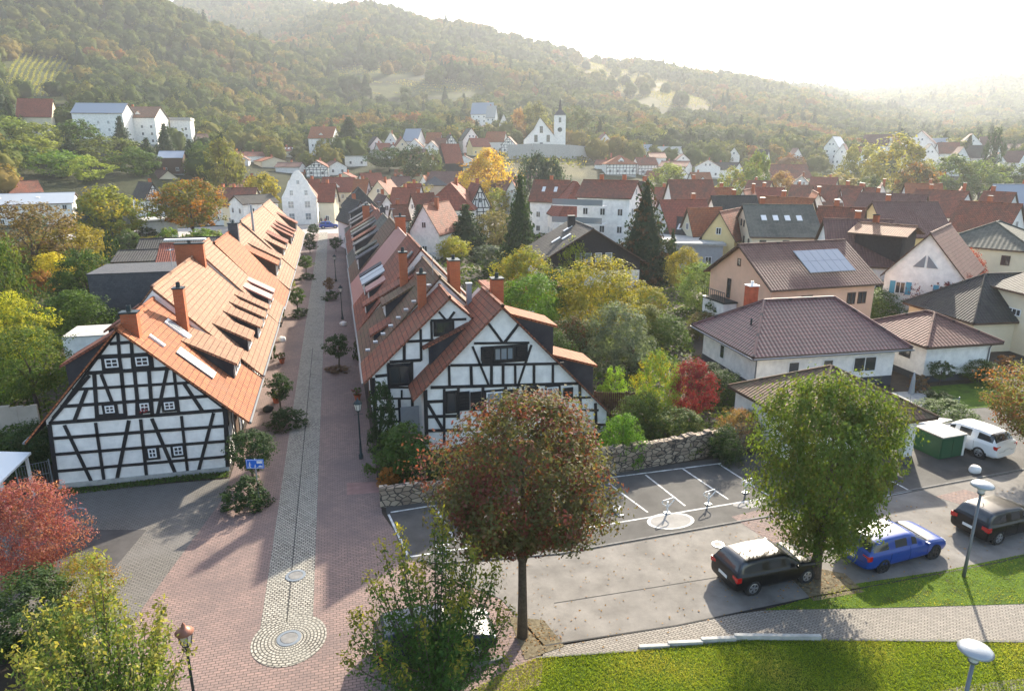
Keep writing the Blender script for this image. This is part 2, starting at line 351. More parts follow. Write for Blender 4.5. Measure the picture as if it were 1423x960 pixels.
_A = [math.degrees(azim(p)) for p in T_PX]; _A[0] = -75; _A[-1] = 105
NA, RS = 721, np.concatenate([np.linspace(0, 180, 13)[1:], np.arange(190, 700, 9.0), np.geomspace(700, 3400, 90)])
AZ = np.linspace(-180, 180, NA)
tab = np.zeros((len(T_PX), len(T_R)))
for i, p in enumerate(T_PX):
    for j, r in enumerate(T_R):
        v = _T[p][j]; tab[i, j] = 0 if v is None else CAM_H + r * tane(min(max(p, -500), 1900), v)
tab = np.clip(tab, 0, 372)
def _smooth_interp(x, xs, ys):
    x = min(max(x, xs[0]), xs[-1]); k = min(max(int(np.searchsorted(xs, x)) - 1, 0), len(xs) - 2)
    t = (x - xs[k]) / (xs[k + 1] - xs[k]); t = t * .5 + .5 * t * t * (3 - 2 * t)
    return ys[k] * (1 - t) + ys[k + 1] * t
HT = np.zeros((NA, len(RS)))
for i, a in enumerate(AZ):
    row = _smooth_interp(a, _A, tab) if -75 < a < 105 else tab[0 if a < 0 else -1] * max(0, 1 - min(abs(a + 75), abs(a - 105), abs(a - 255 + 0)) / 60)
    HT[i] = np.interp(RS, T_R, row)
for _ in range(2):
    k = HT.copy(); k[:, 1:-1] = (HT[:, :-2] + 2 * HT[:, 1:-1] + HT[:, 2:]) / 4; HT = k
    k = HT.copy(); k[1:-1] = (HT[:-2] + 2 * HT[1:-1] + HT[2:]) / 4; HT = k
for i, a in enumerate(AZ):
    for j, r in enumerate(RS):
        if r > 250:
            x, y = r * math.sin(R(a)), r * math.cos(R(a))
            n = noise.fractal(Vector((x / 170, y / 170, 3)), 1, 2, 4) * min(1, (r - 250) / 300)
            HT[i, j] = max(0, HT[i, j] + n * min(HT[i, j] * .12, 9))
HT[-1] = HT[0]
def ground(x, y):
    r = math.hypot(x, y); a = math.degrees(math.atan2(x, y))
    if r < 190: return 0.0
    fi = (a + 180) / 360 * (NA - 1); i = min(int(fi), NA - 2); t = fi - i
    j = min(max(int(np.searchsorted(RS, r)) - 1, 0), len(RS) - 2); u = min(1, (r - RS[j]) / (RS[j + 1] - RS[j]))
    return float((HT[i, j] * (1 - u) + HT[i, j + 1] * u) * (1 - t) + (HT[i + 1, j] * (1 - u) + HT[i + 1, j + 1] * u) * t)
def to_px(x, y, z):
    xc = x * ch_ - y * sh_; yf = x * sh_ + y * ch_; z -= CAM_H
    zc = yf * cp_ - z * sp_
    if zc < 1: return (-9999, -9999)
    return CX + FPX * xc / zc, CY - FPX * (yf * sp_ + z * cp_) / zc
def in_poly(px, py, poly):
    c = False; j = len(poly) - 1
    for i in range(len(poly)):
        if (poly[i][1] > py) != (poly[j][1] > py) and px < (poly[j][0] - poly[i][0]) * (py - poly[i][1]) / (poly[j][1] - poly[i][1]) + poly[i][0]: c = not c
        j = i
    return c
# open slopes of the hills (vineyards, meadows), each with its own colour
OPEN = [([(2, 80), (35, 70), (100, 78), (100, 132), (40, 137), (3, 128)], (.08, .09, .03)),
        ([(455, 92), (540, 84), (640, 86), (560, 104), (470, 106)], (.075, .085, .028)),
        ([(500, 116), (640, 110), (720, 118), (640, 130), (520, 132)], (.08, .085, .03)),
        ([(770, 74), (860, 92), (930, 108), (1005, 148), (960, 150), (880, 116), (800, 96)], (.10, .08, .03)),
        ([(820, 104), (880, 112), (960, 148), (930, 152), (860, 130)], (.085, .08, .03)),
        ([(680, 212), (725, 206), (800, 208), (815, 236), (700, 236), (660, 226)], (.11, .10, .05))]
verts, faces, cols = [(0, 0, -.03)], [], [(.035, .04, .018)]
for j in range(len(RS)):
    for i in range(NA - 1):
        a = R(AZ[i]); r = RS[j]; x, y, z = r * math.sin(a), r * math.cos(a), HT[i, j]
        verts.append((x, y, z - .03)); c = (.035, .04, .018)
        if r > 220:
            q = to_px(x, y, z + 3)
            for pl, cc in OPEN:
                if in_poly(q[0], q[1], pl): c = cc
        cols.append(c)
n1 = NA - 1
for i in range(n1): faces.append((0, 1 + (i + 1) % n1, 1 + i))
for j in range(len(RS) - 1):
    for i in range(n1):
        a = 1 + j * n1; i2 = (i + 1) % n1
        faces.append((a + i, a + i2, a + n1 + i2, a + n1 + i))
me = bpy.data.meshes.new('terrain'); me.from_pydata(verts, [], faces)
ca = me.color_attributes.new('ground', 'FLOAT_COLOR', 'POINT'); ca.data.foreach_set('color', [k for c in cols for k in (*c, 1)])
me.polygons.foreach_set('use_smooth', [True] * len(faces))
mt = M['meadow']; nt = mt.node_tree; vc = nt.nodes.new('ShaderNodeAttribute'); vc.attribute_name = 'ground'
crn = [n for n in nt.nodes if n.type == 'VALTORGB'][0]; mm = nt.nodes.new('ShaderNodeMixRGB'); mm.blend_type = 'MULTIPLY'; mm.inputs[0].default_value = 1
crn.color_ramp.elements[0].color = (.55, .55, .5, 1); crn.color_ramp.elements[1].color = (1.25, 1.25, 1.2, 1)
nt.links.new(crn.outputs[0], mm.inputs[1]); nt.links.new(vc.outputs['Color'], mm.inputs[2]); nt.links.new(mm.outputs[0], nt.nodes['Principled BSDF'].inputs['Base Color'])
me.materials.append(mt)
ter = bpy.data.objects.new('terrain', me); COL.objects.link(ter); tag(ter, 'town floor rising into wooded hills with vineyard clearings', kind='structure')

# ---------------------------------------------------------------- leaves
rng = np.random.default_rng(5)
def leaf_mesh(name, pos, size, tint, nrm=None, mat_='leaf', aspect=.6, extra=None):
    """pos (n,3), size (n,), tint (n,2): one pointed leaf-like quad per entry"""
    n = len(pos)
    if nrm is None: nrm = rng.normal(size=(n, 3))
    nrm = nrm / (np.linalg.norm(nrm, axis=1, keepdims=True) + 1e-9)
    t = rng.normal(size=(n, 3)); t -= (t * nrm).sum(1, keepdims=True) * nrm; t /= np.linalg.norm(t, axis=1, keepdims=True) + 1e-9
    b = np.cross(nrm, t); s = size[:, None]
    V = np.stack([pos - t * s * .5, pos + b * s * aspect * .5 - t * s * .05, pos + t * s * .5, pos - b * s * aspect * .5 - t * s * .05], 1).reshape(-1, 3)
    F = np.arange(4 * n); T = np.repeat(tint, 4, axis=0)
    fl = [4] * n
    starts = np.arange(n) * 4
    if extra is not None:      # extra solid verts / quads
        ev, ef = extra; V = np.concatenate([V, ev]); F = np.concatenate([F, (np.array(ef) + 4 * n).ravel()])
        starts = np.concatenate([starts, 4 * n + np.arange(len(ef)) * len(ef[0])]); fl += [len(ef[0])] * len(ef)
        T = np.concatenate([T, np.tile([[.8, 0.0]], (len(ev), 1))])
    me = bpy.data.meshes.new(name); me.vertices.add(len(V)); me.vertices.foreach_set('co', V.ravel())
    me.loops.add(len(F)); me.loops.foreach_set('vertex_index', F.astype(np.int32))
    me.polygons.add(len(fl)); me.polygons.foreach_set('loop_start', starts.astype(np.int32))
    me.update(calc_edges=True)
    ca = me.color_attributes.new('tint', 'FLOAT_COLOR', 'POINT')
    ca.data.foreach_set('color', np.concatenate([T, np.zeros((len(T), 1)), np.ones((len(T), 1))], 1).ravel())
    me.materials.append(M[mat_]); me.validate(); return me
def crown_pts(n_clump, per, shape, clump_r, inner=.25, flat=1.0):
    """clumps of leaves through a crown; shape(u in [-1,1]) -> relative radius"""
    P_, Nn, C_ = [], [], []
    k = 0
    while k < n_clump:
        u = rng.uniform(-1, 1); th = rng.uniform(0, 2 * math.pi); rad = shape(u)
        if rad <= 0: continue
        if rng.uniform() > (rad / 1.0) ** .8 + .08: continue
        fr = float(np.clip(rng.normal(.84, .15), .3, 1.18)) if rng.uniform() < .8 else rng.uniform(.2, .8)
        q = np.array([math.cos(th) * rad * fr, math.sin(th) * rad * fr, u]); k += 1
        cr = clump_r * rng.uniform(.6, 1.4); m_ = max(3, int(per * rng.uniform(.6, 1.4)))
        d = rng.normal(size=(m_, 3)); d /= np.linalg.norm(d, axis=1, keepdims=True); rr = rng.uniform(.3, 1, size=(m_, 1)) ** .6
        P_.append(q + d * rr * cr * np.array([1, 1, flat])); out = q / (np.linalg.norm(q) + 1e-6)
        Nn.append(d * .8 + out * .5 + rng.normal(size=(m_, 3)) * .55 + np.array([0, 0, .35])); C_.append(np.full(m_, rng.uniform()))
    return np.concatenate(P_), np.concatenate(Nn), np.concatenate(C_)
def tint_of(c, acc=.3, spread=.35):
    n = len(c); br = 1 + (c - .5) * spread * 1.5 + rng.normal(size=n) * .13
    a = np.clip((c < acc) * .75 + rng.normal(size=n) * .16, 0, 1)
    return np.stack([np.clip(br, .5, 1.6), a], 1)
def round_shape(lo=.0):
    ph = rng.uniform(0, 6, 4)
    return lambda u: math.sqrt(max(0, 1 - u * u)) * (1 + .10 * math.sin(3 * u + ph[0]))
SHAPES = {
 'round': lambda u: math.sqrt(max(0, 1 - u * u)),
 'egg': lambda u: math.sqrt(max(0, 1 - u * u)) * (1 - .22 * u),
 'vase': lambda u: math.sqrt(max(0, 1 - u * u)) * (1 + .25 * u),
 'dome': lambda u: math.sqrt(max(0, 1 - ((u + 1) / 2) ** 2.4)) if u > -.97 else 0,
 'column': lambda u: (1 - max(0, u) ** 3) * (.75 + .25 * (1 + min(0, u))) if u < .98 else 0,
 'cone': lambda u: max(0, (1 - u) / 2) ** .85,
}
CROWNS = {}
def crown_variant(kind, density, leaf, seed):
    """unit crown (radius 1, half height 1) reused at many sizes"""
    key = (kind, density, leaf, seed)
    if key in CROWNS: return CROWNS[key]
    global rng; rng = np.random.default_rng(seed * 31 + len(kind))
    if kind == 'spruce':
        P_, N_, C_ = [], [], []
        nl = 26
        for k in range(nl):
            u = -1 + 2 * (k + .5) / nl; rad = ((1 - u) / 2) ** .8 * rng.uniform(.85, 1.1)
            nb = max(5, int(20 * rad)); off = rng.uniform(0, 6)
            for j in range(nb):
                th = off + j * 2 * math.pi / nb + rng.normal() * .12; rb = rad * rng.uniform(.72, 1.1); m_ = max(8, int(density * rb))
                t = rng.uniform(.08, 1, m_) ** .7; w = .06 + .05 * (1 - t)
                x = t * rb; zz = u - .16 * t * rb * 1.1 + .06 * t * t * rb
                P_.append(np.stack([np.cos(th) * x - np.sin(th) * rng.normal(size=m_) * w, np.sin(th) * x + np.cos(th) * rng.normal(size=m_) * w, zz + rng.normal(size=m_) * .022], 1))
                N_.append(rng.normal(size=(m_, 3)) * .8 + np.array([math.cos(th) * .5, math.sin(th) * .5, .35])); C_.append(np.full(m_, rng.uniform()))
        P_, N_, C_ = map(np.concatenate, (P_, N_, C_))
    else:
        sh = SHAPES[kind]; nc = int(density * .68); per = 38
        P_, N_, C_ = crown_pts(nc, per, sh, (.19 if nc < 300 else .15) if kind != 'column' else .13, .3)
        # wobble the outline
        ph = rng.uniform(0, 6.28, 6); th = np.arctan2(P_[:, 1], P_[:, 0])
        wob = 1 + .12 * np.sin(3 * th + ph[0] + 2 * P_[:, 2]) + .07 * np.sin(5 * th + ph[1] - 3 * P_[:, 2]) + .05 * np.sin(2 * th + ph[2] + 5 * P_[:, 2])
        P_[:, :2] *= wob[:, None]
        D = P_ / (np.linalg.norm(P_, axis=1, keepdims=True) + 1e-6); mult = np.ones(len(P_))
        for _ in range(18):
            dv = rng.normal(size=3); dv /= np.linalg.norm(dv); mult += rng.uniform(-.2, .16) * np.exp(9 * (D @ dv - 1))
        if kind != 'column': P_ *= mult[:, None]
    sz = leaf * rng.uniform(.6, 1.35, len(P_))
    extra = None
    if kind == 'spruce':
        ev, ef = [], []
        for i, (r_, z_) in enumerate(((.62, -.93), (.5, -.6), (.36, -.1), (.2, .4), (.04, .9))):
            ev += [(r_ * (1 + .15 * math.sin(3 * a_ + i)) * math.cos(a_), r_ * (1 + .15 * math.sin(3 * a_ + i)) * math.sin(a_), z_) for a_ in np.arange(10) * math.pi / 5]
            if i: ef += [[(i - 1) * 10 + k, (i - 1) * 10 + (k + 1) % 10, i * 10 + (k + 1) % 10, i * 10 + k] for k in range(10)]
        extra = (np.array(ev), ef)
    me = leaf_mesh('crown', P_, sz, tint_of(C_), N_, 'needle' if kind == 'spruce' else 'leaf', .6, extra)
    CROWNS[key] = me; return me
def limbs_mb(h0, h1, r, trunk_r, n=5, seed=0, lean=0):
    """trunk to h0 and limbs that fan into the crown up to h1"""
    rr = random.Random(seed); mb = MB(); top = h0 + (h1 - h0) * .75
    mb.tube([(0, 0, -.1), (.02 * lean, 0, h0 * .5), (lean * .05, .02, h0), (lean * .1, 0, (h0 + top) / 2), (lean * .1, .05, top)], [trunk_r * 1.25, trunk_r, trunk_r * .85, trunk_r * .5, trunk_r * .15], 9)
    for k in range(n):
        t = k * 6.28 / n + rr.uniform(-.4, .4); z0 = h0 * rr.uniform(.85, 1.15); zz = h0 + (h1 - h0) * rr.uniform(.35, .8); q = r * rr.uniform(.45, .75)
        mb.tube([(0, 0, z0), (math.cos(t) * q * .4, math.sin(t) * q * .4, z0 + (zz - z0) * .45), (math.cos(t) * q, math.sin(t) * q, zz)], [trunk_r * .5, trunk_r * .32, trunk_r * .08], 6)
    return mb
TRUNKS = {}
def tree(name, label, x, y, height, width, crown0=.25, kind='round', col=(.07, .11, .03), acc=None, density=170, leaf=.11, seed=1, group=None, cat='tree', trunk_r=None, z=None, depth_=None, multi=1):
    z = ground(x, y) if z is None else z
    t = thing(name, label, cat, (x, y, z), random.Random(seed * 7 + int(x * 3)).uniform(0, 6), group)
    hc = height * (1 - crown0); cz = height * crown0 + hc / 2; mat_ = 'needle' if kind == 'spruce' else 'leaf'
    if crown0 > .08:
        k = (round(crown0, 1), seed % 4)
        if k not in TRUNKS: TRUNKS[k] = limbs_mb(max(crown0, .06), .9, .32, .022, 5, seed).build('trunk', M['bark']); tr = TRUNKS[k]
        else: tr = TRUNKS[k].copy(); COL.objects.link(tr)
        tr.parent = t; tr.scale = (height, height, height) if trunk_r is None else (height, height, height)
    cr = bpy.data.objects.new('crown', crown_variant(kind, density, leaf, seed)); COL.objects.link(cr); cr.parent = t
    cr.location = (0, 0, cz); cr.scale = (width / 2, (depth_ or width) / 2, hc / 2)
    cr.color = (*col, 1); a = acc or tuple(min(1, c * 1.5) for c in col); cr['accent'] = (a[0], a[1], a[2])
    return t

# ---------------------------------------------------------------- forest on the hills: one mass
def forest_crown(seed, kind):
    global rng; rng = np.random.default_rng(seed)
    bm = bmesh.new(); bmesh.ops.create_icosphere(bm, subdivisions=3, radius=1)
    sh = kind
    for v in bm.verts:
        n = noise.noise(v.co * 1.7 + Vector((seed, 0, 0))) * .35 + noise.noise(v.co * 4.5 + Vector((seed, 9, 0))) * .16
        v.co *= (.86 + n)
        if sh == 'cone': v.co.x *= (1 - v.co.z) * .5 + .05; v.co.y *= (1 - v.co.z) * .5 + .05
    ev = np.array([v.co[:] for v in bm.verts]); ef = [[v.index for v in f.verts] for f in bm.faces]; bm.free()
    P_, N_, C_ = crown_pts(60, 16, SHAPES['cone' if sh == 'cone' else 'round'], .22, .2)
    me = leaf_mesh('forest_crown', P_, .13 * rng.uniform(.6, 1.4, len(P_)), tint_of(C_, .3, .6), N_, 'forest_leaf', .8)
    # core as triangles appended through bmesh
    b2 = bmesh.new(); b2.from_mesh(me); lay = b2.verts.layers.float_color.get('tint'); vs = [b2.verts.new(p) for p in ev]
    for v in vs: v[lay] = (.8, 0, 0, 1)
    for f in ef:
        g = b2.faces.new([vs[i] for i in f]); g.smooth = True
    b2.to_mesh(me); b2.free()
    o = bpy.data.objects.new('forest_crown', me); return o
fcol = bpy.data.collections.new('forest_kinds')
for s in range(7): fcol.objects.link(forest_crown(40 + s, 'round' if s < 6 else 'cone'))
FX_ = []
HOLES = []          # (x, y, radius) kept free for houses; filled before the forest is scattered
FOREST_EDGE = [(-900, 205), (0, 212), (100, 214), (240, 216), (300, 235), (345, 265), (420, 285), (500, 300), (520, 345), (640, 340), (715, 345), (760, 340), (830, 320), (900, 345), (1000, 360), (1100, 370), (1190, 390), (1300, 400), (1423, 420), (2400, 420)]
def scatter_forest():
    rr = random.Random(11); pts, sc_, hue, idx = [], [], [], []
    ea = [azim(min(max(p, -500), 1900)) for p, _ in FOREST_EDGE]; er = [r for _, r in FOREST_EDGE]
    r = 200.0
    while r < 2500:
        sp = 8.0 if r < 420 else 9.0 if r < 700 else 10.5 if r < 1000 else 12 if r < 1500 else 17
        a0, a1 = R(-44), R(70); n = int((a1 - a0) * r / sp)
        for k in range(n):
            a = a0 + (a1 - a0) * (k + rr.uniform(-.5, .5)) / n; r2 = r + rr.uniform(-.5, .5) * sp
            if r2 < np.interp(a, ea, er): continue
            x, y = r2 * math.sin(a), r2 * math.cos(a)
            z = ground(x, y); q = to_px(x, y, z + 3)
            if q[1] > 330 or not -120 < q[0] < 1560: continue
            if z < .5 and r2 < 245: continue
            if any((x - hx) ** 2 + (y - hy) ** 2 < hr * hr for hx, hy, hr in HOLES): continue
            if r2 < 1300 and rr.random() > .07:
                q2 = to_px(x, y, z + 12)
                if any(in_poly(q[0], q[1], pl) or in_poly(q2[0], q2[1] + 1, pl) for pl, _ in OPEN): continue
            cone = rr.random() < .09
            s = rr.uniform(.65, 1.35) * (sp * .60) * (1 if not cone else .8); s = max(s, 3.2)
            pts.append((x, y, z + s * (.75 if not cone else 1.3))); sc_.append((s, s, s * rr.uniform(.8, 1.15) * (1 if not cone else 1.7)))
            h = .48 + .7 * noise.noise(Vector((x / 70, y / 70, 1))) + rr.gauss(0, .17)
            hue.append(0.0 if cone else min(1, max(0, h))); idx.append(6 if cone else rr.randrange(6))
        r += sp
    return pts, sc_, hue, idx
def build_forest():
    pts, sc_, hue, idx = scatter_forest()
    me = bpy.data.meshes.new('hill_forest'); me.from_pydata(pts, [], [])
    a = me.attributes.new('size', 'FLOAT_VECTOR', 'POINT'); a.data.foreach_set('vector', [c for s in sc_ for c in s])
    a = me.attributes.new('hue', 'FLOAT', 'POINT'); a.data.foreach_set('value', hue)
    a = me.attributes.new('pick', 'INT', 'POINT'); a.data.foreach_set('value', idx)
    a = me.attributes.new('turn', 'FLOAT', 'POINT'); a.data.foreach_set('value', [random.uniform(0, 6.28) for _ in pts])
    o = bpy.data.objects.new('hill_forest', me); COL.objects.link(o)
    ng = bpy.data.node_groups.new('forest_nodes', 'GeometryNodeTree')
    ng.interface.new_socket('Geometry', in_out='INPUT', socket_type='NodeSocketGeometry'); ng.interface.new_socket('Geometry', in_out='OUTPUT', socket_type='NodeSocketGeometry')
    N = ng.nodes; gi = N.new('NodeGroupInput'); go = N.new('NodeGroupOutput')
    ci = N.new('GeometryNodeCollectionInfo'); ci.inputs['Collection'].default_value = fcol; ci.inputs['Separate Children'].default_value = True; ci.inputs['Reset Children'].default_value = True
    ip = N.new('GeometryNodeInstanceOnPoints'); ip.inputs['Pick Instance'].default_value = True
    def na(nm, ty):
        k = N.new('GeometryNodeInputNamedAttribute'); k.data_type = ty; k.inputs['Name'].default_value = nm; return k
    L = ng.links; L.new(gi.outputs[0], ip.inputs['Points']); L.new(ci.outputs[0], ip.inputs['Instance'])
    L.new(na('size', 'FLOAT_VECTOR').outputs[0], ip.inputs['Scale']); L.new(na('pick', 'INT').outputs[0], ip.inputs['Instance Index'])
    cx = N.new('ShaderNodeCombineXYZ'); L.new(na('turn', 'FLOAT').outputs[0], cx.inputs[2]); L.new(cx.outputs[0], ip.inputs['Rotation'])
    L.new(ip.outputs[0], go.inputs[0])
    md = o.modifiers.new('scatter', 'NODES'); md.node_group = ng
    tag(o, 'mixed autumn forest covering the hills behind the town', kind='stuff')
    print('forest trees', len(pts))
# ---------------------------------------------------------------- air
def build_haze():
    mb = MB(); mb.box(-1900, 3200, -60, 3300, -1.2, 400)
    m = bpy.data.materials.new('haze'); m.use_nodes = True; nt = m.node_tree; nt.nodes.remove(nt.nodes['Principled BSDF'])
    v = nt.nodes.new('ShaderNodeVolumePrincipled'); v.inputs['Color'].default_value = (.90, .95, 1, 1)
    v.inputs['Density'].default_value = HAZE_DENSITY; v.inputs['Anisotropy'].default_value = HAZE_G
    nt.links.new(v.outputs[0], nt.nodes['Material Output'].inputs['Volume'])
    o = mb.build('haze', m); tag(o, 'thin pale haze in the valley air', kind='stuff'); return o
# ---------------------------------------------------------------- ground sheets
def sheet(name, pts, z, m, label=None):
    mb = MB(); mb.poly_uv([(p[0], p[1], z) for p in pts], 0, (0, 0, z), (1, 0, 0))
    o = mb.build(name, m); return tag(o, label, kind='structure')
def px_poly(L): return [P(a, b)[:2] for a, b in L]
sheet('garden_ground', [(-60, 2), (120, 2), (120, 185), (-60, 185)], -.012, M['soil'])
LAWN = px_poly([(560, 1060), (640, 968), (700, 934), (745, 914), (905, 902), (1045, 888), (1240, 889), (1500, 892), (1700, 893), (1700, 1500), (600, 1500)])[::-1]
sheet('lawn', LAWN, .004, M['lawn'])
# red paving of the lane, drawn counter-clockwise
sheet('paved_lane', [(-9.9, 6), (2.0, 6), (2.2, 25.6), (1.2, 29.6), (1.2, 150), (-6.3, 150), (-6.3, 34.4), px_poly([(312, 690)])[0], px_poly([(200, 842)])[0]], .012, M['paver_red'])
sheet('driveway', [px_poly([(a, b)])[0] for a, b in ((200, 842), (312, 690), (330, 664), (60, 686), (-60, 700), (-60, 900), (150, 920))], .008, M['paver_grey'])
sheet('driveway_patch', px_poly([(60, 736), (60, 800), (150, 800), (204, 736)]), .014, M['tarmac_old'])
sheet('plaza', [(-60, 150), (6, 150), (6, 172), (-60, 172)], .012, M['paver_plaza'])
# setts strip with drain circle
sheet('setts_strip', [(-3.62, 22.4), (-1.8, 22.4), (-1.85, 152), (-3.6, 152)], .018, M['setts'])
c0 = P(402, 888); circ = [(c0[0] + 1.28 * math.cos(t), c0[1] + 1.38 * math.sin(t)) for t in np.linspace(0, 2 * math.pi, 40)[:-1]]
def ring_setts_mat():
    m = M['setts'].copy(); m.name = 'setts_ring'; nt = m.node_tree; tc = [n for n in nt.nodes if n.type == 'TEX_COORD'][0]
    br = [n for n in nt.nodes if n.type == 'TEX_BRICK'][0]; src = br.inputs['Vector'].links[0].from_socket
    mp = nt.nodes.new('ShaderNodeMapping'); mp.vector_type = 'POINT'; mp.inputs['Location'].default_value = (-c0[0], -c0[1], 0); nt.links.new(tc.outputs['Object'], mp.inputs[0])
    sx = nt.nodes.new('ShaderNodeSeparateXYZ'); nt.links.new(mp.outputs[0], sx.inputs[0])
    at = nt.nodes.new('ShaderNodeMath'); at.operation = 'ARCTAN2'; nt.links.new(sx.outputs[1], at.inputs[0]); nt.links.new(sx.outputs[0], at.inputs[1])
    ln = nt.nodes.new('ShaderNodeVectorMath'); ln.operation = 'LENGTH'; nt.links.new(mp.outputs[0], ln.inputs[0])
    cb = nt.nodes.new('ShaderNodeCombineXYZ'); nt.links.new(at.outputs[0], cb.inputs[0]); nt.links.new(ln.outputs['Value'], cb.inputs[1])
    br.inputs['Brick Width'].default_value = .17; br.inputs['Row Height'].default_value = .12; nt.links.new(cb.outputs[0], br.inputs['Vector']); return m
sheet('setts_ring', circ, .024, ring_setts_mat())
sheet('paving_repair', px_poly([(482, 688), (532, 684), (530, 669), (482, 671)]), .017, M['brick_red'] if 0 else mat('paver_pink', (.26, .15, .13), noise_amt=.25, noise_scale=2))
mat('worn_iron', (.20, .195, .185), rough=.7, noise_amt=.3)
def manhole(px, py, r, lab):
    c = P(px, py); t = thing('manhole_cover', lab, 'manhole', (c[0], c[1], .026))
    MB().lathe([(r, 0), (r, .012), (r * .72, .014), (r * .72, .004)], 28).build('rim', M['metal_grey'], t)
    mb = MB(); mb.lathe([(r * .7, .004), (r * .66, .012), (.001, .012)], 28); mb.build('lid', M['worn_iron'], t)
manhole(402, 887, .42, 'round concrete manhole cover inside the circle of setts')
manhole(411, 800, .40, 'round concrete manhole cover further up in the straight setts strip')
manhole(998, 757, .27, 'small round cover in the tarmac before the black hatchback')
# road, parking bays
sheet('road', [(6.0, 19.1), (11, 18.9), (17.0, 19.15), (26, 19.2), (36, 20.3), (60, 24), (90, 27), (90, 33.5), (60, 29.8), (36.5, 25.85), (22.7, 25.0), (8.3, 24.3), (3.1, 24.9), (3.0, 24.4), (5.2, 22.0)], .012, M['tarmac'])
sheet('brick_bay', [(2.2, 17.0), (5.4, 17.4), (6.0, 19.1), (5.2, 22.0), (3.0, 24.4), (2.2, 25.4), (2.0, 16)], .010, M['paver_red'])
sheet('brick_threshold', px_poly([(1016, 718), (1070, 705), (1130, 760), (1128, 790)]), .018, M['paver_red'])
sheet('brick_threshold_far', px_poly([(1300, 690), (1340, 680), (1423, 705), (1423, 730)]), .018, M['paver_red'])
sheet('parking_bays', [(1.9, 25.5), (3.1, 24.98), (8.3, 24.42), (22.7, 25.12), (36.5, 25.97), (60, 29.9), (60, 36), (36.5, 34.5), (31.9, 33.2), (22.6, 31.2), (12, 31.0), (1.4, 30.4), (1.4, 29.6)], .016, M['tarmac_dark'])
sheet('pavement', px_poly([(745, 912), (905, 903), (1045, 889), (1240, 890), (1700, 894), (1700, 838), (1423, 838), (1250, 843), (1060, 848), (1030, 852), (900, 876), (762, 900)]), .010, M['paver_walk'])
sheet('garden_path', px_poly([(1240, 975), (1340, 952), (1440, 940), (1440, 985)]), .010, M['paver_walk'])
vg = [tuple(q) for q in px_poly([(1062, 848), (1250, 844), (1423, 839), (1700, 839), (1700, 720), (1423, 770), (1306, 794), (1168, 814), (1150, 822), (1100, 838)])]
sheet('verge_grass', vg, .020, M['lawn'])
sheet('front_bed', [(1.25, 30.5), (4.2, 30.4), (4.2, 38.6), (1.25, 38.6)], .02, M['soil'])
ground_mat('gravel_bed', [(.4, (.10, .08, .05)), (.6, (.2, .17, .11))], 5, .03, 40)
sheet('tree_pit', [(5.2, 18.6), (6.7, 18.9), (6.4, 20.4), (5.2, 20.9)], .022, M['gravel_bed'])
sheet('tree_pit', [(16.7, 18.9), (19.0, 18.9), (19.1, 20.1), (17.6, 21.2), (16.8, 20.6)], .024, M['gravel_bed'])
def path_strip(name, pts, w, z, h, m):
    mb = MB()
    for a, b in zip(pts[:-1], pts[1:]):
        a, b = Vector((a[0], a[1], z)), Vector((b[0], b[1], z)); mb.beam(a, b, w, h, (0, 0, 1))
    return tag(mb.build(name, m), None, kind='structure')
path_strip('kerb', [(3.1, 24.92), (8.3, 24.36), (22.7, 25.06), (36.5, 25.91), (60, 29.85)], .10, .0, .05, M['kerb_stone'])
path_strip('road_joint', [(6.05, 19.1), (11, 18.92), (17, 19.12), (26, 19.2), (36, 20.25)], .06, .012, .012, M['tar_joint'])
path_strip('road_joint', [(3.1, 24.8), (8.3, 24.25), (22.7, 24.93), (36.5, 25.78)], .05, .010, .006, M['tar_joint'])
path_strip('road_joint', [(6.0, 19.1), (5.2, 22.0), (3.0, 24.4)], .08, .012, .010, M['kerb_stone'])
path_strip('edging', [tuple(q) for q in px_poly([(745, 914), (890, 904)])], .08, 0, .04, M['kerb_stone'])
path_strip('edging', [tuple(q) for q in px_poly([(1150, 889), (1240, 890), (1500, 893), (1700, 894)])], .10, 0, .05, M['kerb_stone'])
path_strip('edging', [tuple(q) for q in px_poly([(530, 957), (640, 930), (700, 915)])], .12, 0, .10, M['kerb_stone'])
path_strip('drain_line', [(-2.72, 22.6), (-2.7, 60)], .035, .018, .006, M['tar_joint'])
for k in range(4): # stepped stone edging where the path meets the lawn
    a = P(888 + k * 46 - (6 if k else 0), 900 - k * 4.2); b = P(930 + k * 46 + (72 if k == 3 else 0), 898 - k * 4.2 - (-3 if k == 3 else 0))
    o = MB().beam((a[0], a[1], 0), (b[0], b[1], 0), .14, .10 + .03 * k, (0, 0, 1)).build('edging_block', M['concrete'])
    tag(o, ['pale concrete edging block at the low end of the lawn steps', 'second pale edging block up from the low end of the lawn steps', 'third pale edging block of the lawn steps', 'long topmost edging block of the lawn steps'][k], 'edging block', 'stepped edging blocks beside the lawn')
# joints patched across the road
for a, b in (((770, 838), (1010, 800)), ((1010, 800), (1130, 775))):
    p, q = P(a[0], a[1]), P(b[0], b[1]); tag(MB().beam((p[0], p[1], .012), (q[0], q[1], .012), .04, .006, (0, 0, 1)).build('road_joint', M['tar_joint']), kind='structure')
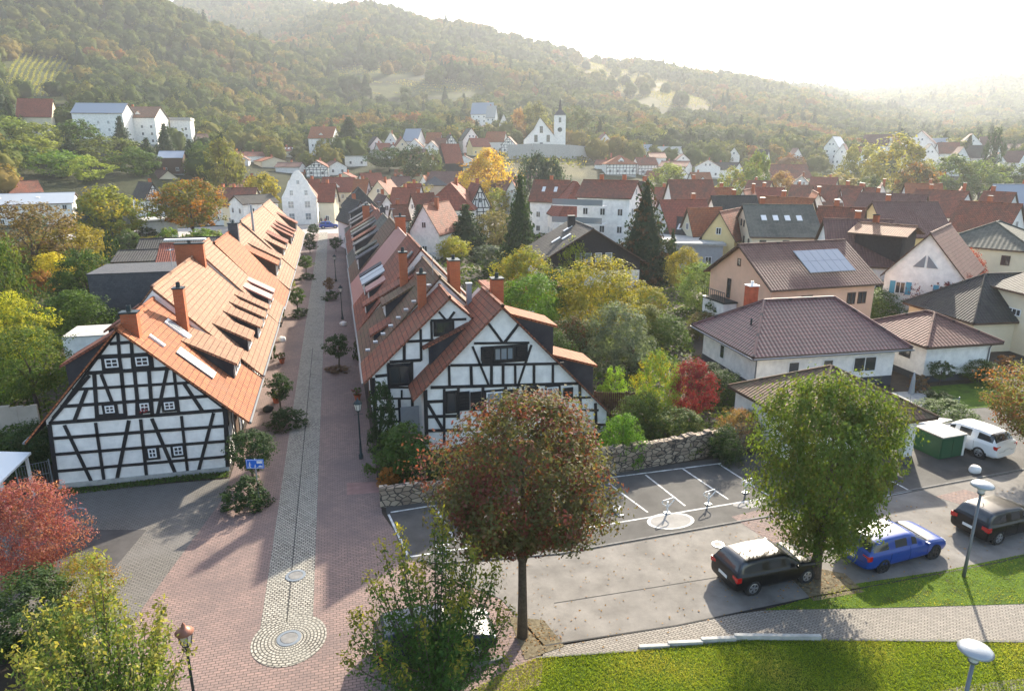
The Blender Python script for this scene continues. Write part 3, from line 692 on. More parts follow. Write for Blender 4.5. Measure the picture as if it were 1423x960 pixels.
# painted lines of the bays
def line(a, b, w=.1, z=.020):
    p, q = P(*a), P(*b); mb = MB(); mb.beam((p[0], p[1], z), (q[0], q[1], z), w, .004, (0, 0, 1))
    return tag(mb.build('bay_line', M['white_paint']), kind='structure')
for a, b in (((540, 715), (568, 774)), ((604, 703), (634, 753)), ((543, 712), (606, 702)), ((568, 774), (660, 760)), ((806, 735), (1078, 690)), ((846, 672), (900, 712)), ((897, 660), (952, 703)),
             ((948, 651), (1012, 694)), ((999, 645), (1070, 690)), ((846, 664), (1002, 644)), ((1230, 664), (1266, 683)), ((1215, 692), (1266, 682)), ((740, 745), (806, 735)), ((820, 705), (846, 731)), ((1060, 640), (1110, 660))):
    line(a, b)
def ringmark(px, py, r):
    c = P(px, py); mb = MB(); n = 36
    for i in range(n):
        t, u = 2 * math.pi * i / n, 2 * math.pi * (i + 1) / n
        mb.face([(c[0] + r * math.cos(t), c[1] + r * .62 * math.sin(t), .021), (c[0] + r * math.cos(u), c[1] + r * .62 * math.sin(u), .021), (c[0], c[1], .021)])
    tag(mb.build('worn_patch', mat('worn_paint', (.26, .25, .235), noise_amt=.2, noise_scale=2)), kind='structure')
    mb = MB()
    for i in range(n):
        t, u = 2 * math.pi * i / n, 2 * math.pi * (i + 1) / n; q = []
        for rr, w in ((r, t), (r, u), (r * .86, u), (r * .86, t)): q.append((c[0] + rr * math.cos(w), c[1] + rr * .62 * math.sin(w), .026))
        mb.face(q)
    tag(mb.build('paint_ring', M['white_paint']), kind='structure')
ringmark(932, 724, 1.15)
c = P(1040, 701); tag(MB().prism([(c[0] + .75 * math.cos(t) * (1 + .15 * math.sin(3 * t)), c[1] + .35 * math.sin(t)) for t in np.linspace(0, 6.28, 20)[:-1]], .019, .022).build('worn_patch', M['worn_paint']), kind='structure')

# ---------------------------------------------------------------- roof helpers
def gable_roof(mb, L0, L1, xl, zl, xr, zr, xa, za, th=.16, m=0, mu=1):
    """ridge along Y from L0 to L1; eaves at (xl, zl) and (xr, zr), apex (xa, za)"""
    for x, z, s in ((xl, zl, -1), (xr, zr, 1)):
        a, b = Vector((x, L0, z)), Vector((x, L1, z)); c, d = Vector((xa, L1, za)), Vector((xa, L0, za))
        if s > 0: mb.quad_uv(a, b, c, d, m)
        else: mb.quad_uv(b, a, d, c, m)
        dn = Vector((0, 0, -th)); mb.quad_uv(a + dn, d + dn, c + dn, b + dn, mu); mb.quad_uv(a, a + dn, b + dn, b, m)
        mb.quad_uv(a, d, d + dn, a + dn, m); mb.quad_uv(b, b + dn, c + dn, c, m)
def win_mb(w, h, fw=.06, mull=1, trans=0, dp=.05):
    """window facing -Y, centred at the origin: frame m0, glass m1"""
    mb = MB(); mb.box(-w / 2, w / 2, -dp, 0, -h / 2, -h / 2 + fw); mb.box(-w / 2, w / 2, -dp, 0, h / 2 - fw, h / 2)
    mb.box(-w / 2, -w / 2 + fw, -dp, 0, -h / 2 + fw, h / 2 - fw); mb.box(w / 2 - fw, w / 2, -dp, 0, -h / 2 + fw, h / 2 - fw)
    for k in range(mull):
        x = -w / 2 + w * (k + 1) / (mull + 1); mb.box(x - fw / 2.5, x + fw / 2.5, -dp, -.004, -h / 2 + fw, h / 2 - fw)
    for k in range(trans):
        z = -h / 2 + h * (k + 1) / (trans + 1); mb.box(-w / 2 + fw, w / 2 - fw, -dp + .004, -.006, z - fw / 2.5, z + fw / 2.5)
    mb.quad_uv((-w / 2 + fw / 2, -.012, -h / 2 + fw / 2), (w / 2 - fw / 2, -.012, -h / 2 + fw / 2), (w / 2 - fw / 2, -.012, h / 2 - fw / 2), (-w / 2 + fw / 2, -.012, h / 2 - fw / 2), 1)
    return mb
WINS = {}
def window(parent, x, y, z, w, h, rot=0, frame='window_frame', glass='glass', mull=1, trans=0, name='window', label=None):
    k = (round(w, 2), round(h, 2), frame, glass, mull, trans)
    if k not in WINS:
        o = win_mb(w, h, max(.05, .07 if w > .7 else .055), mull, trans).build(name, [M[frame], M[glass]]); WINS[k] = o
    else: o = WINS[k].copy(); COL.objects.link(o); o.name = name
    o.parent = parent; o.location = (x, y, z); o.rotation_euler = (0, 0, rot)
    if label: o['label'] = label
    return o
def chimney(parent, x, y, z0, z1, w=.5, d=.5, m='brick_chimney', cap='dark_metal', pot=True):
    o = MB().box(x - w / 2, x + w / 2, y - d / 2, y + d / 2, z0, z1).build('chimney', M[m], parent)
    c = MB().box(x - w / 2 - .05, x + w / 2 + .05, y - d / 2 - .05, y + d / 2 + .05, z1, z1 + .08)
    if pot: c.lathe([(.13, .08), (.11, .38), (.09, .38), (.09, .1)], 10, 0, (x, y, z1))
    c.build('chimney_cap', M[cap], o); return o
def skylight(parent, x, y, z, w, l, slope, side=1, frame='gutter', glass='glass_pale'):
    """roof window lying on a slope; slope angle, side +1 faces +X"""
    mb = MB(); c, s = math.cos(slope), math.sin(slope) * -side; ax = Vector((c, 0, s)) * (l / 2); ay = Vector((0, w / 2, 0)); n = Vector((-s, 0, c))
    o = Vector((x, y, z)); mb.obox(o + n * .05, ax, ay, n * .05); mb.obox(o + n * .085, ax * .86, ay * .84, n * .02, 1)
    return mb.build('skylight', [M[frame], M[glass]], parent)
def gutter(parent, a, b, z, m='gutter', r=.07):
    return MB().tube([(*a, z), (*b, z)], r, 7).build('gutter', M[m], parent)

# ---------------------------------------------------------------- terraced rows along the lane (ridge along Y)
def shed_dormer(parent, y0, y1, xf, ztop, roof, side, xa, za, k, cheek='slate', ov=.25, drop=.55):
    """dormer whose roof runs back from its street face at xf to the main slope. side +1: slope falls to +X"""
    zs = lambda x: za - k * abs(x - xa)
    t = drop
    d = min(max(.3, (ztop - zs(xf)) / max(.2, k - t)), abs(xf - xa) - .25)
    xb = xf - side * d; zb = ztop + t * d; xo = xf + side * ov; zo = ztop - t * ov
    mb = MB(); th = .14
    a, b, c, e = Vector((xo, y0 - .1, zo)), Vector((xo, y1 + .1, zo)), Vector((xb, y1 + .1, zb + .04)), Vector((xb, y0 - .1, zb + .04))
    if side > 0: mb.quad_uv(a, b, c, e, 0)
    else: mb.quad_uv(b, a, e, c, 0)
    dn = Vector((0, 0, -th)); mb.quad_uv(a, a + dn, b + dn, b, 0); mb.quad_uv(a, e, e + dn, a + dn, 0); mb.quad_uv(b, b + dn, c + dn, c, 0); mb.quad_uv(a + dn, e + dn, c + dn, b + dn, 1)
    o = mb.build('dormer', [M[roof], M['timber']], parent)
    ck = MB(); zf = zs(xf)
    for y in (y0, y1):
        ck.face([(xf, y, zf), (xf, y, ztop - th), (xb, y, zb - th)])
    ck.face([(xf, y0, zf), (xf, y1, zf), (xf, y1, ztop - th), (xf, y0, ztop - th)])
    ck.build('dormer_wall', M[cheek], o)
    h = ztop - th - zf - .15
    if h > .35:
        w = (y1 - y0) * .8
        window(o, xf + side * .005, (y0 + y1) / 2, zf + .08 + h / 2, w, h, R(90) * side, mull=2 if w > 1.3 else 1)
    return o
def row_house(label, y0, y1, xs, ridge, roof, eave_l, eave_r, wall_l, wall_r, dormers=(), side=1, wall='plaster', verge0=.25, verge1=0., group=None, timber_side=None, name='row_house'):
    """xs: x of the ridge; ridge: its height; eaves (x, z); walls x"""
    cxm = (wall_l + wall_r) / 2
    t = thing(name, label, 'house', (cxm, y0, 0), 0, group); ox = cxm
    kl = (ridge - eave_l[1]) / (xs - eave_l[0]); kr = (ridge - eave_r[1]) / (eave_r[0] - xs)
    mb = MB(); zl = ridge - kl * (xs - wall_l) - .18; zr = ridge - kr * (wall_r - xs) - .18; L = y1 - y0
    prof = [(wall_l - ox, 0), (wall_r - ox, 0), (wall_r - ox, zr), (xs - ox, ridge - .2), (wall_l - ox, zl)]
    mb.face([(x, 0, z) for x, z in prof]); mb.face([(x, L, z) for x, z in prof][::-1])
    mb.quad_uv((wall_r - ox, 0, 0), (wall_r - ox, L, 0), (wall_r - ox, L, zr), (wall_r - ox, 0, zr)); mb.quad_uv((wall_l - ox, L, 0), (wall_l - ox, 0, 0), (wall_l - ox, 0, zl), (wall_l - ox, L, zl))
    mb.build('wall', M[wall], t)
    rb = MB(); gable_roof(rb, -verge0, L + verge1 - .003, eave_l[0] - ox, eave_l[1], eave_r[0] - ox, eave_r[1], xs - ox, ridge, .14)
    rb.tube([(xs - ox, -verge0, ridge + .01), (xs - ox, L + verge1 - .003, ridge + .01)], .10, 8)
    ro = rb.build('roof', [M[roof], M['timber']], t)
    for d in dormers:
        y, w, xf, zt = d[:4]; rf = d[4] if len(d) > 4 else roof; ck = d[5] if len(d) > 5 else 'slate'
        k = kr if side > 0 else kl
        shed_dormer(ro, y - y0, y - y0 + w, xf - ox, zt, rf, side, xs - ox, ridge, k, ck)
    gutter(ro, (eave_r[0] - ox + .05, -verge0), (eave_r[0] - ox + .05, L - .01), eave_r[1] - .05)
    gutter(ro, (eave_l[0] - ox - .05, -verge0), (eave_l[0] - ox - .05, L - .01), eave_l[1] - .05)
    # street side: timbers and windows
    sx = (wall_r if side > 0 else wall_l) - ox; zt = min(zl, zr) if 0 else (zr if side > 0 else zl); n = Vector((side, 0, 0))
    tb = MB(); y = .1
    while y < L: tb.beam((sx, y, .1), (sx, y, zt), .18, .04, n); y += 1.15
    for z in (.12, 1.25, zt - .35, zt - .1): tb.beam((sx, .02, z), (sx, L - .02, z), .18, .035, n)
    tb.build('timber_frame', M['timber'], t)
    y = 1.2; i = 0
    while y < L - 1:
        if i % 3 == 1:
            do = MB().box(-.5, .5, -.05, 0, 0, 2.0).build('door', M['timber_brown'], t, (sx + side * .05, y, .05), R(90) * side)
        else: window(t, sx + side * .05, y, 1.75, .8, .9, R(90) * side, mull=1)
        y += 2.3; i += 1
    return t
LR = 'timber framed row houses on the greenery side of the lane'
RR = 'timber framed row houses on the garden side of the lane'
sL = dict(side=1, group=LR); EL, ER = (-15.9, 2.55), (-5.16, 2.77)
h1 = row_house('half-timbered end house with orange tile roof, skylight and two brick chimneys', 36.3, 43.6, -10.76, 8.22, 'tile_orange', (-15.6, 2.75), ER, -14.6, -6.45,
               [(40.3, 2.9, -6.3, 4.95, 'tile_sand')], **sL)
h2 = row_house('row house with pale orange tiles and four low dormers beside the tall brick chimney', 43.6, 57.6, -10.76, 8.85, 'tile_sand', (-15.7, 2.9), (-5.12, 2.95), -14.6, -6.4,
               [(45.6, 2.2, -6.1, 4.95, 'tile_sand'), (49.6, 1.9, -5.9, 4.8, 'tile_sand'), (52.7, 1.7, -5.9, 4.8, 'tile_sand'), (55.5, 1.6, -5.9, 4.8, 'tile_sand')], verge0=.02, **sL)
h3 = row_house('row house with bright sunlit roof, flat brick chimney and pink metal dormers', 57.6, 64.0, -10.76, 9.3, 'tile_sand', (-15.7, 3.1), (-5.15, 3.0), -14.6, -6.4,
               [(58.9, 1.7, -5.9, 4.9, 'tile_pink'), (61.8, 1.5, -5.9, 4.9, 'tile_pink')], verge0=.05, **sL)
h4 = row_house('row house with a plain orange roof and a mossy raised verge', 64.0, 72.6, -10.3, 8.95, 'tile_orange', (-15.7, 3.0), (-5.1, 2.8), -14.5, -6.4, [], verge0=.35, **sL)
h5 = row_house('row house with a dark chimney and long striped dormer behind the plain orange roof', 72.6, 84.5, -10.6, 8.6, 'tile_sand', (-15.7, 3.0), (-5.1, 3.0), -14.5, -6.4,
               [(73.1, 2.8, -6.3, 5.6, 'tile_orange', 'timber_brown'), (77.4, 2.8, -6.3, 5.6, 'tile_sand', 'timber_brown')], verge0=.05, **sL)
h6 = row_house('row house with grey gable, slim metal flue and wide dark dormers', 84.5, 97.5, -10.6, 8.9, 'tile_sand', (-15.8, 3.2), (-5.1, 3.1), -14.5, -6.4,
               [(86.0, 2.8, -6.4, 5.5, 'tile_sand', 'timber_brown'), (91.0, 3.0, -6.4, 5.6, 'tile_redbrown', 'timber_brown')], verge0=.1, wall='plaster_grey', **sL)
h7 = row_house('row house with three narrow shaded dormers near the far end of the row', 97.5, 110.5, -10.5, 8.7, 'tile_sand', (-15.6, 3.2), (-5.2, 3.1), -14.5, -6.4,
               [(99.3, 1.7, -6.2, 5.4, 'tile_redbrown', 'timber_brown'), (103.2, 1.7, -6.2, 5.4, 'tile_redbrown', 'timber_brown'), (107, 1.7, -6.2, 5.4, 'tile_redbrown', 'timber_brown')], verge0=.05, **sL)
h8 = row_house('last row house before the square with a pale bright roof and one boarded dormer', 110.5, 123.5, -10.5, 8.8, 'tile_sand', (-15.6, 3.3), (-5.3, 3.1), -14.5, -6.5,
               [(115.5, 2.6, -6.3, 5.7, 'tile_redbrown', 'timber_brown')], verge0=.05, **sL)
# chimneys, roof windows and flues of that row (x relative to each house base)
def lx(t, x): return x - t.location[0]
def ly(t, y): return y - t.location[1]
chimney(h1, lx(h1, -10.35), ly(h1, 37.1), 7.2, 8.75, .75, .55); chimney(h1, lx(h1, -9.1), ly(h1, 42.5), 5.8, 8.9, .55, .55)
k1 = (8.22 - 2.77) / 5.6; al = math.atan(k1); s1 = lambda x: 8.22 - k1 * (x + 10.76)
skylight(h1, lx(h1, -7.9), ly(h1, 38.6), s1(-7.9), 1.05, 2.3, al, 1, 'gutter', 'white_metal')
for yy, xx, ll in ((41.6, -8.9, 1.9), (42.0, -8.9, 1.9)): skylight(h1, lx(h1, xx - .2), ly(h1, yy - .35), s1(xx - .2), .42, ll, al, 1, 'white_metal', 'glass_pale')
skylight(h1, lx(h1, -9.5), ly(h1, 37.9), s1(-9.5), .3, .9, al, 1, 'white_metal', 'glass_pale')
chimney(h2, lx(h2, -10.9), ly(h2, 56.4), 7.6, 9.8, 2.0, .6, 'brick_chimney'); MB().box(-1.7, 1.2, -.25, .25, 0, .1).build('chimney_cover', M['white_metal'], h2, (lx(h2, -10.9), ly(h2, 56.4), 10.1))
chimney(h5, lx(h5, -9.9), ly(h5, 73.0), 7.5, 9.7, .9, .7, 'slate'); MB().tube([(0, 0, 0), (0, 0, 3.2)], .13, 8).build('flue', M['zinc'], h6, (lx(h6, -9.4), ly(h6, 85.4), 7.4))
MB().lathe([(.09, 0), (.09, .35), (.14, .36), (.02, .48)], 8).build('roof_vent', M['tile_dark'], h1, (lx(h1, -9.1), ly(h1, 43.4), s1(-9.1) + .2))
# rear shed dormers on the shaded side
for hh, yy, w in ((h1, 38.2, 2.4), (h2, 45.5, 2.6), (h2, 50.5, 2.6)):
    r_ = [c for c in hh.children if c.name.startswith('roof')][0]
    shed_dormer(r_, ly(hh, yy), ly(hh, yy) + w, lx(hh, -14.0), 6.1, 'tile_redbrown', -1, lx(hh, -10.76), 8.22, 1.12)

sR = dict(side=-1, group=RR)
r1 = row_house('end row house with half-timbered gable, red-brown roof and tall chimney beside the lantern', 38.6, 42.4, 6.07, 8.44, 'tile_old', (.9, 3.65), (11.3, 3.6), 1.45, 10.6, [], **sR)
r2 = row_house('row house with mossy red tiles, slate dormers and lichen-covered gable verge', 42.4, 51.0, 6.1, 8.95, 'tile_mossy', (.95, 3.5), (11.5, 3.5), 1.5, 10.6,
               [(44.2, 1.6, 1.9, 5.1, 'tile_redbrown'), (46.4, 1.9, 2.9, 6.6, 'tile_mossy'), (48.9, 1.6, 2.9, 6.7, 'tile_redbrown')], verge0=.1, **sR)
r3 = row_house('row house with second brick chimney, dark dormers and grey metal dormer roofs', 51.0, 60.5, 6.0, 9.6, 'tile_redbrown', (.95, 3.5), (11.5, 3.6), 1.5, 10.6,
               [(52.3, 1.4, 1.8, 5.3, 'tile_redbrown'), (55, 1.8, 2.2, 5.9, 'tile_pink'), (58.2, 1.6, 2.0, 5.9, 'zinc')], verge0=.05, **sR)
r4 = row_house('row house with a smooth pinkish roof slope behind the brick chimneys', 60.5, 71.0, 6.0, 9.2, 'tile_pink', (1.0, 3.5), (11.5, 3.6), 1.5, 10.6, [(61.2, 1.2, 2.0, 5.7, 'zinc'), (63.2, 1.2, 2.0, 5.7, 'slate')], verge0=.35, **sR)
r5 = row_house('row house with weathered dark tiles just beyond the pinkish roof', 71.0, 81.0, 6.0, 9.3, 'tile_mossy', (1.0, 3.5), (11.5, 3.6), 1.5, 10.6, [(72.2, 1.6, 2.0, 6.0, 'slate'), (75.6, 1.6, 2.0, 6.0, 'tile_greymoss')], verge0=.05, **sR)
r6 = row_house('row house with grey lichened roof and two wide dormers in mid row', 81.0, 92.0, 6.0, 8.8, 'tile_greymoss', (1.1, 3.5), (11.5, 3.6), 1.6, 10.6, [(83, 2, 2.0, 6.0, 'slate'), (87.5, 2, 2.0, 6.0, 'tile_redbrown')], verge0=.05, **sR)
r7 = row_house('row house with red-brown striped dormers and small dark chimney toward the square', 92.0, 104.0, 6.0, 8.5, 'tile_redbrown', (1.2, 3.5), (11.4, 3.6), 1.7, 10.6, [(93.5, 2, 2.1, 6.0, 'slate'), (97, 2, 2.1, 6.0, 'tile_greymoss'), (100.6, 2, 2.1, 6.0, 'tile_redbrown')], verge0=.05, **sR)
r8 = row_house('row house with brown roof and pale slate dormers second from the lilac gable', 104.0, 116.0, 5.8, 8.3, 'tile_redbrown', (1.3, 3.6), (11.2, 3.6), 1.8, 10.4, [(106, 2.4, 2.2, 6.2, 'slate'), (111, 2.4, 2.2, 6.2, 'slate')], verge0=.05, **sR)
r9 = row_house('far row house with grey dormer block touching the lilac gable house', 116.0, 128.0, 5.6, 7.9, 'tile_greymoss', (1.4, 3.6), (10.8, 3.6), 1.9, 10.2, [(118, 3, 2.4, 6.8, 'slate')], verge0=.05, **sR)
chimney(r1, lx(r1, 4.85), ly(r1, 41.6), 6.9, 9.3, .5, .5); chimney(r2, lx(r2, 4.4), ly(r2, 48.4), 6.8, 9.7, .55, .55)
chimney(r2, lx(r2, 7.8), ly(r2, 47.3), 5.0, 9.2, .75, 1.1); chimney(r4, lx(r4, 6.3), ly(r4, 70.4), 8.2, 10.2, 1.0, .7); chimney(r7, lx(r7, 6.2), ly(r7, 95), 7.6, 9.3, .7, .6, 'slate'); chimney(r8, lx(r8, 4.4), ly(r8, 104.6), 6.6, 8.9, 1.0, .7)
kk = (8.44 - 3.65) / 5.17; rs = lambda x: 8.44 - kk * (6.07 - x)
for i in range(9):   # zinc flashing blocks along the party wall verge
    x = 1.4 + i * .5; MB().box(-.14, .14, -.16, .16, 0, .10).build('flashing', M['zinc'], r2, (lx(r2, x), -.1, rs(x) + .35 + i * .03))
skylight(r2, lx(r2, 5.0), ly(r2, 50.0), 8.0, .7, 1.0, math.atan(kk), -1); skylight(r3, lx(r3, 5.2), ly(r3, 52.5), 8.8, .7, 1.0, math.atan(kk), -1)
# lower cross wing R2 with the large gable in front
A2, zA = 8.65, 8.30
f2 = thing('gabled_house', 'half-timbered front house with broad gable, black shutters and two side dormers', 'house', (8.65, 36.3, 0))
mb = MB(); pr = [(4.2 - A2, 0), (15.2 - A2, 0), (15.2 - A2, 1.3), (0, zA - .2), (4.2 - A2, 3.75)]; L = 6.4
mb.face([(x, 0, z) for x, z in pr]); mb.face([(x, L, z) for x, z in pr][::-1]); mb.quad_uv((4.2 - A2, L, 0), (4.2 - A2, 0, 0), (4.2 - A2, 0, 3.75), (4.2 - A2, L, 3.75)); mb.quad_uv((15.2 - A2, 0, 0), (15.2 - A2, L, 0), (15.2 - A2, L, 1.3), (15.2 - A2, 0, 1.3))
mb.build('wall', M['plaster'], f2)
rb = MB(); gable_roof(rb, -.3, 5.2, 3.49 - A2, 3.24, 15.95 - A2, .72, 0, zA, .15); rb.tube([(0, -.3, zA), (0, 5.2, zA)], .11, 8); f2r = rb.build('roof', [M['tile_old'], M['timber_brown']], f2)
shed_dormer(f2r, 1.9, 4.2, 4.75 - A2, 5.75, 'tile_old', -1, 0, zA, .98, ov=.35, drop=.45)
shed_dormer(f2r, .9, 3.4, 12.0 - A2, 6.95 - .2, 'tile_orange', 1, 0, zA, 1.038, drop=.3); shed_dormer(f2r, .9, 3.4, 14.6 - A2, 4.1, 'tile_orange', 1, 0, zA, 1.038, drop=.3)
chimney(f2, 9.35 - A2, 4.2, 6.9, 9.0, .7, .7); chimney(f2, -.9, 5.0, 7.0, 8.6, .3, .3, 'zinc', 'zinc', False)

# ---------------------------------------------------------------- timber frames drawn on a facade plane
def facade_beams(parent, y0, segs, ox, oy, sc_, w=.19, thick=.06, base=(0, 0), name='timber_frame'):
    """segs in coordinates of an enlarged crop (offset ox, oy, scale) laid onto the plane Y = y0"""
    mb = MB(); 
    jr = random.Random(4)
    for i, s in enumerate(segs):
        a = FY(ox + s[0] / sc_, oy + s[1] / sc_, y0); b = FY(ox + s[2] / sc_, oy + s[3] / sc_, y0); ww = (s[4] if len(s) > 4 else w) * jr.uniform(.86, 1.16)
        mb.beam((a[0] - base[0], 0, a[1]), (b[0] - base[0], 0, b[1]), ww, thick - .0015 * (i % 9), (0, -1, 0))
    return mb.build(name, M['timber'], parent)
HL = [(180, 588, 222, 905, .2), (417, 580, 462, 885), (648, 562, 680, 868), (857, 545, 890, 842), (1082, 520, 1096, 832, .24),
      (257, 592, 400, 890), (588, 568, 525, 878), (705, 558, 832, 852), (1022, 530, 942, 836),
      (180, 582, 1090, 513, .19), (196, 660, 1085, 596), (207, 742, 1090, 673), (218, 828, 1092, 752), (224, 908, 1096, 832, .22),
      (366, 326, 800, 300, .2), (410, 330, 426, 572), (548, 310, 572, 556), (615, 305, 640, 550), (690, 305, 708, 545), (818, 310, 845, 540),
      (446, 332, 536, 560), (784, 305, 733, 545), (385, 338, 200, 555), (372, 405, 310, 566), (870, 378, 965, 520),
      (298, 410, 900, 374), (238, 497, 995, 443), (430, 243, 705, 230, .2), (490, 175, 605, 166), (530, 108, 545, 310), (600, 165, 610, 305), (452, 245, 460, 318), (700, 232, 708, 302),
      (530, 108, 372, 322, .1), (538, 108, 800, 300, .1), (800, 300, 1085, 515, .1), (372, 322, 180, 585, .1),
      (428, 545, 570, 540, .16), (640, 470, 640, 545, .3), (755, 470, 835, 465, .12)]
facade_beams(h1, 36.3, HL, 20, 430, 3.691, w=.155, base=(h1.location[0], 0))
def facade_window(parent, y0, cx_, cy_, w, h, ox, oy, s, base, board=.14, **kw):
    c = FY(ox + cx_ / s, oy + cy_ / s, y0)
    if board: 
        MB().box(-w / 2 - board, w / 2 + board, -.075, 0, -h / 2 - board, h / 2 + board).build('window_surround', M['timber'], parent, (c[0] - base, 0, c[1]))
    return window(parent, c[0] - base, -.078 if board else -.03, c[1], w, h, 0, **kw)
for cx_, cy_, w, h in ((502, 272, .58, .45), (657, 263, .58, .45), (492, 508, .42, .38), (670, 497, .42, .42), (797, 490, .48, .40), (710, 732, .38, .50), (842, 720, .44, .48)):
    facade_window(h1, 36.3, cx_, cy_, w, h, 20, 430, 3.691, h1.location[0], mull=1, trans=1)
MB().box(-4.1, 4.1, -.10, -.0, 0, .3).build('plinth', M['concrete'], h1, (0, 0, -.05))
# red flowers in one window box
fb = MB()
for k in range(14): fb.lathe([(.0, -.05), (.05, 0), (0, .05)], 5, 0, (random.uniform(-.22, .22), random.uniform(-.12, -.05), random.uniform(-.1, .08)))
c = FY(20 + 670 / 3.691, 430 + 512 / 3.691, 36.2); tag(fb.build('flower_box', M['cloth_red'], None, (c[0], 36.16, c[1] - .02)), 'red flowers in the small gable window of the end house', 'flowers')
# street side posts on the end house
HR2 = [(500, 450, 675, 448, .14), (545, 386, 590, 447), (642, 388, 597, 447), (425, 520, 785, 514), (362, 590, 832, 577, .2), (420, 520, 422, 588, .15), (490, 520, 492, 586, .15), (555, 515, 555, 582, .15), (592, 515, 592, 582, .15), (630, 515, 631, 582, .15), (690, 515, 690, 580, .15), (750, 515, 750, 580, .15),
       (495, 460, 546, 582, .14), (682, 455, 640, 582, .14), (345, 598, 350, 770, .24), (345, 636, 405, 633, .15), (352, 640, 400, 722), (345, 683, 455, 680), (350, 727, 455, 725), (405, 595, 405, 770), (450, 592, 450, 690), (528, 590, 528, 690), (600, 588, 600, 690), (640, 585, 628, 640, .12), (655, 585, 655, 640, .12), (668, 585, 676, 640, .12),
       (835, 578, 838, 660), (885, 640, 888, 725), (815, 622, 870, 622, .12), (838, 662, 895, 662, .14), (870, 708, 930, 708, .14), (860, 735, 930, 735, .12), (838, 660, 840, 705, .14), (770, 582, 772, 640, .15), (700, 582, 702, 640, .12)]
facade_beams(f2, 36.3, HR2, 440, 280, 2.286, w=.16, base=(f2.location[0], 0))
def shutter(parent, y0, cx_, cy_, w, h, ox, oy, s, base):
    c = FY(ox + cx_ / s, oy + cy_ / s, y0); mb = MB(); mb.box(-w / 2, w / 2, -.05, 0, -h / 2, h / 2)
    for k in range(6): z = -h / 2 + h * (k + .5) / 6; mb.box(-w / 2 + .05, w / 2 - .05, -.065, -.05, z - .03, z + .03)
    mb.build('shutter', M['shutter'], parent, (c[0] - base, -.07, c[1]))
b2 = f2.location[0]
MB().box(-1.35, 1.35, -.072, 0, -.55, .48).build('window_surround', M['timber'], f2, (FY(440 + 594 / 2.286, 0, 36.3)[0] - b2, 0, FY(700, 280 + 482 / 2.286, 36.3)[1]))
window(f2, FY(440 + 594 / 2.286, 500, 36.3)[0] - b2, -.08, FY(700, 280 + 482 / 2.286, 36.3)[1], 1.15, .78, 0, 'dark_frame', 'glass_pale', 2)
for cx_, cy_ in ((537, 482), (650, 482)): shutter(f2, 36.3, cx_, cy_, .6, .82, 440, 280, 2.286, b2)
facade_window(f2, 36.3, 428, 636, .5, 1.15, 440, 280, 2.286, b2, .1, frame='dark_frame', mull=0)
facade_window(f2, 36.3, 564, 634, .95, 1.2, 440, 280, 2.286, b2, .12, mull=1, glass='glass_pale'); facade_window(f2, 36.3, 748, 608, .7, .8, 440, 280, 2.286, b2, .1, mull=1, glass='glass_pale')
for cx_, cy_, h in ((468, 632, 1.15), (505, 632, 1.15), (618, 625, 1.15), (682, 612, 1.0), (797, 612, .9)): shutter(f2, 36.3, cx_, cy_, .62, h, 440, 280, 2.286, b2)
HR1 = [(362, 378, 475, 373, .14), (388, 350, 412, 378, .14), (438, 350, 418, 378, .14), (330, 405, 332, 505), (364, 380, 366, 445), (278, 445, 372, 440), (232, 510, 332, 503), (278, 448, 278, 508), (186, 555, 232, 550), (228, 512, 232, 700), (302, 510, 304, 650), (180, 560, 188, 755, .2), (186, 590, 300, 590, .12), (188, 625, 300, 625, .12), (186, 660, 262, 658, .14), (188, 700, 262, 698, .12), (205, 660, 200, 755, .12), (228, 700, 225, 755, .12), (262, 625, 268, 750), (270, 598, 270, 628, .12), (366, 440, 366, 500)]
facade_beams(r1, 38.6, HR1, 440, 280, 2.286, w=.16, base=(r1.location[0], 0)); b1 = r1.location[0]
facade_window(r1, 38.6, 404, 400, .95, .72, 440, 280, 2.286, b1, .14, frame='dark_frame', mull=1); facade_window(r1, 38.6, 263, 550, 1.15, 1.1, 440, 280, 2.286, b1, .14, frame='dark_frame', mull=1, glass='glass')
c = FY(440 + 297 / 2.286, 280 + 700 / 2.286, 38.6); MB().box(-.55, .55, -.05, 0, 0, 1.85).build('door', M['plaster_grey'], r1, (c[0] - b1, -.02, .05))
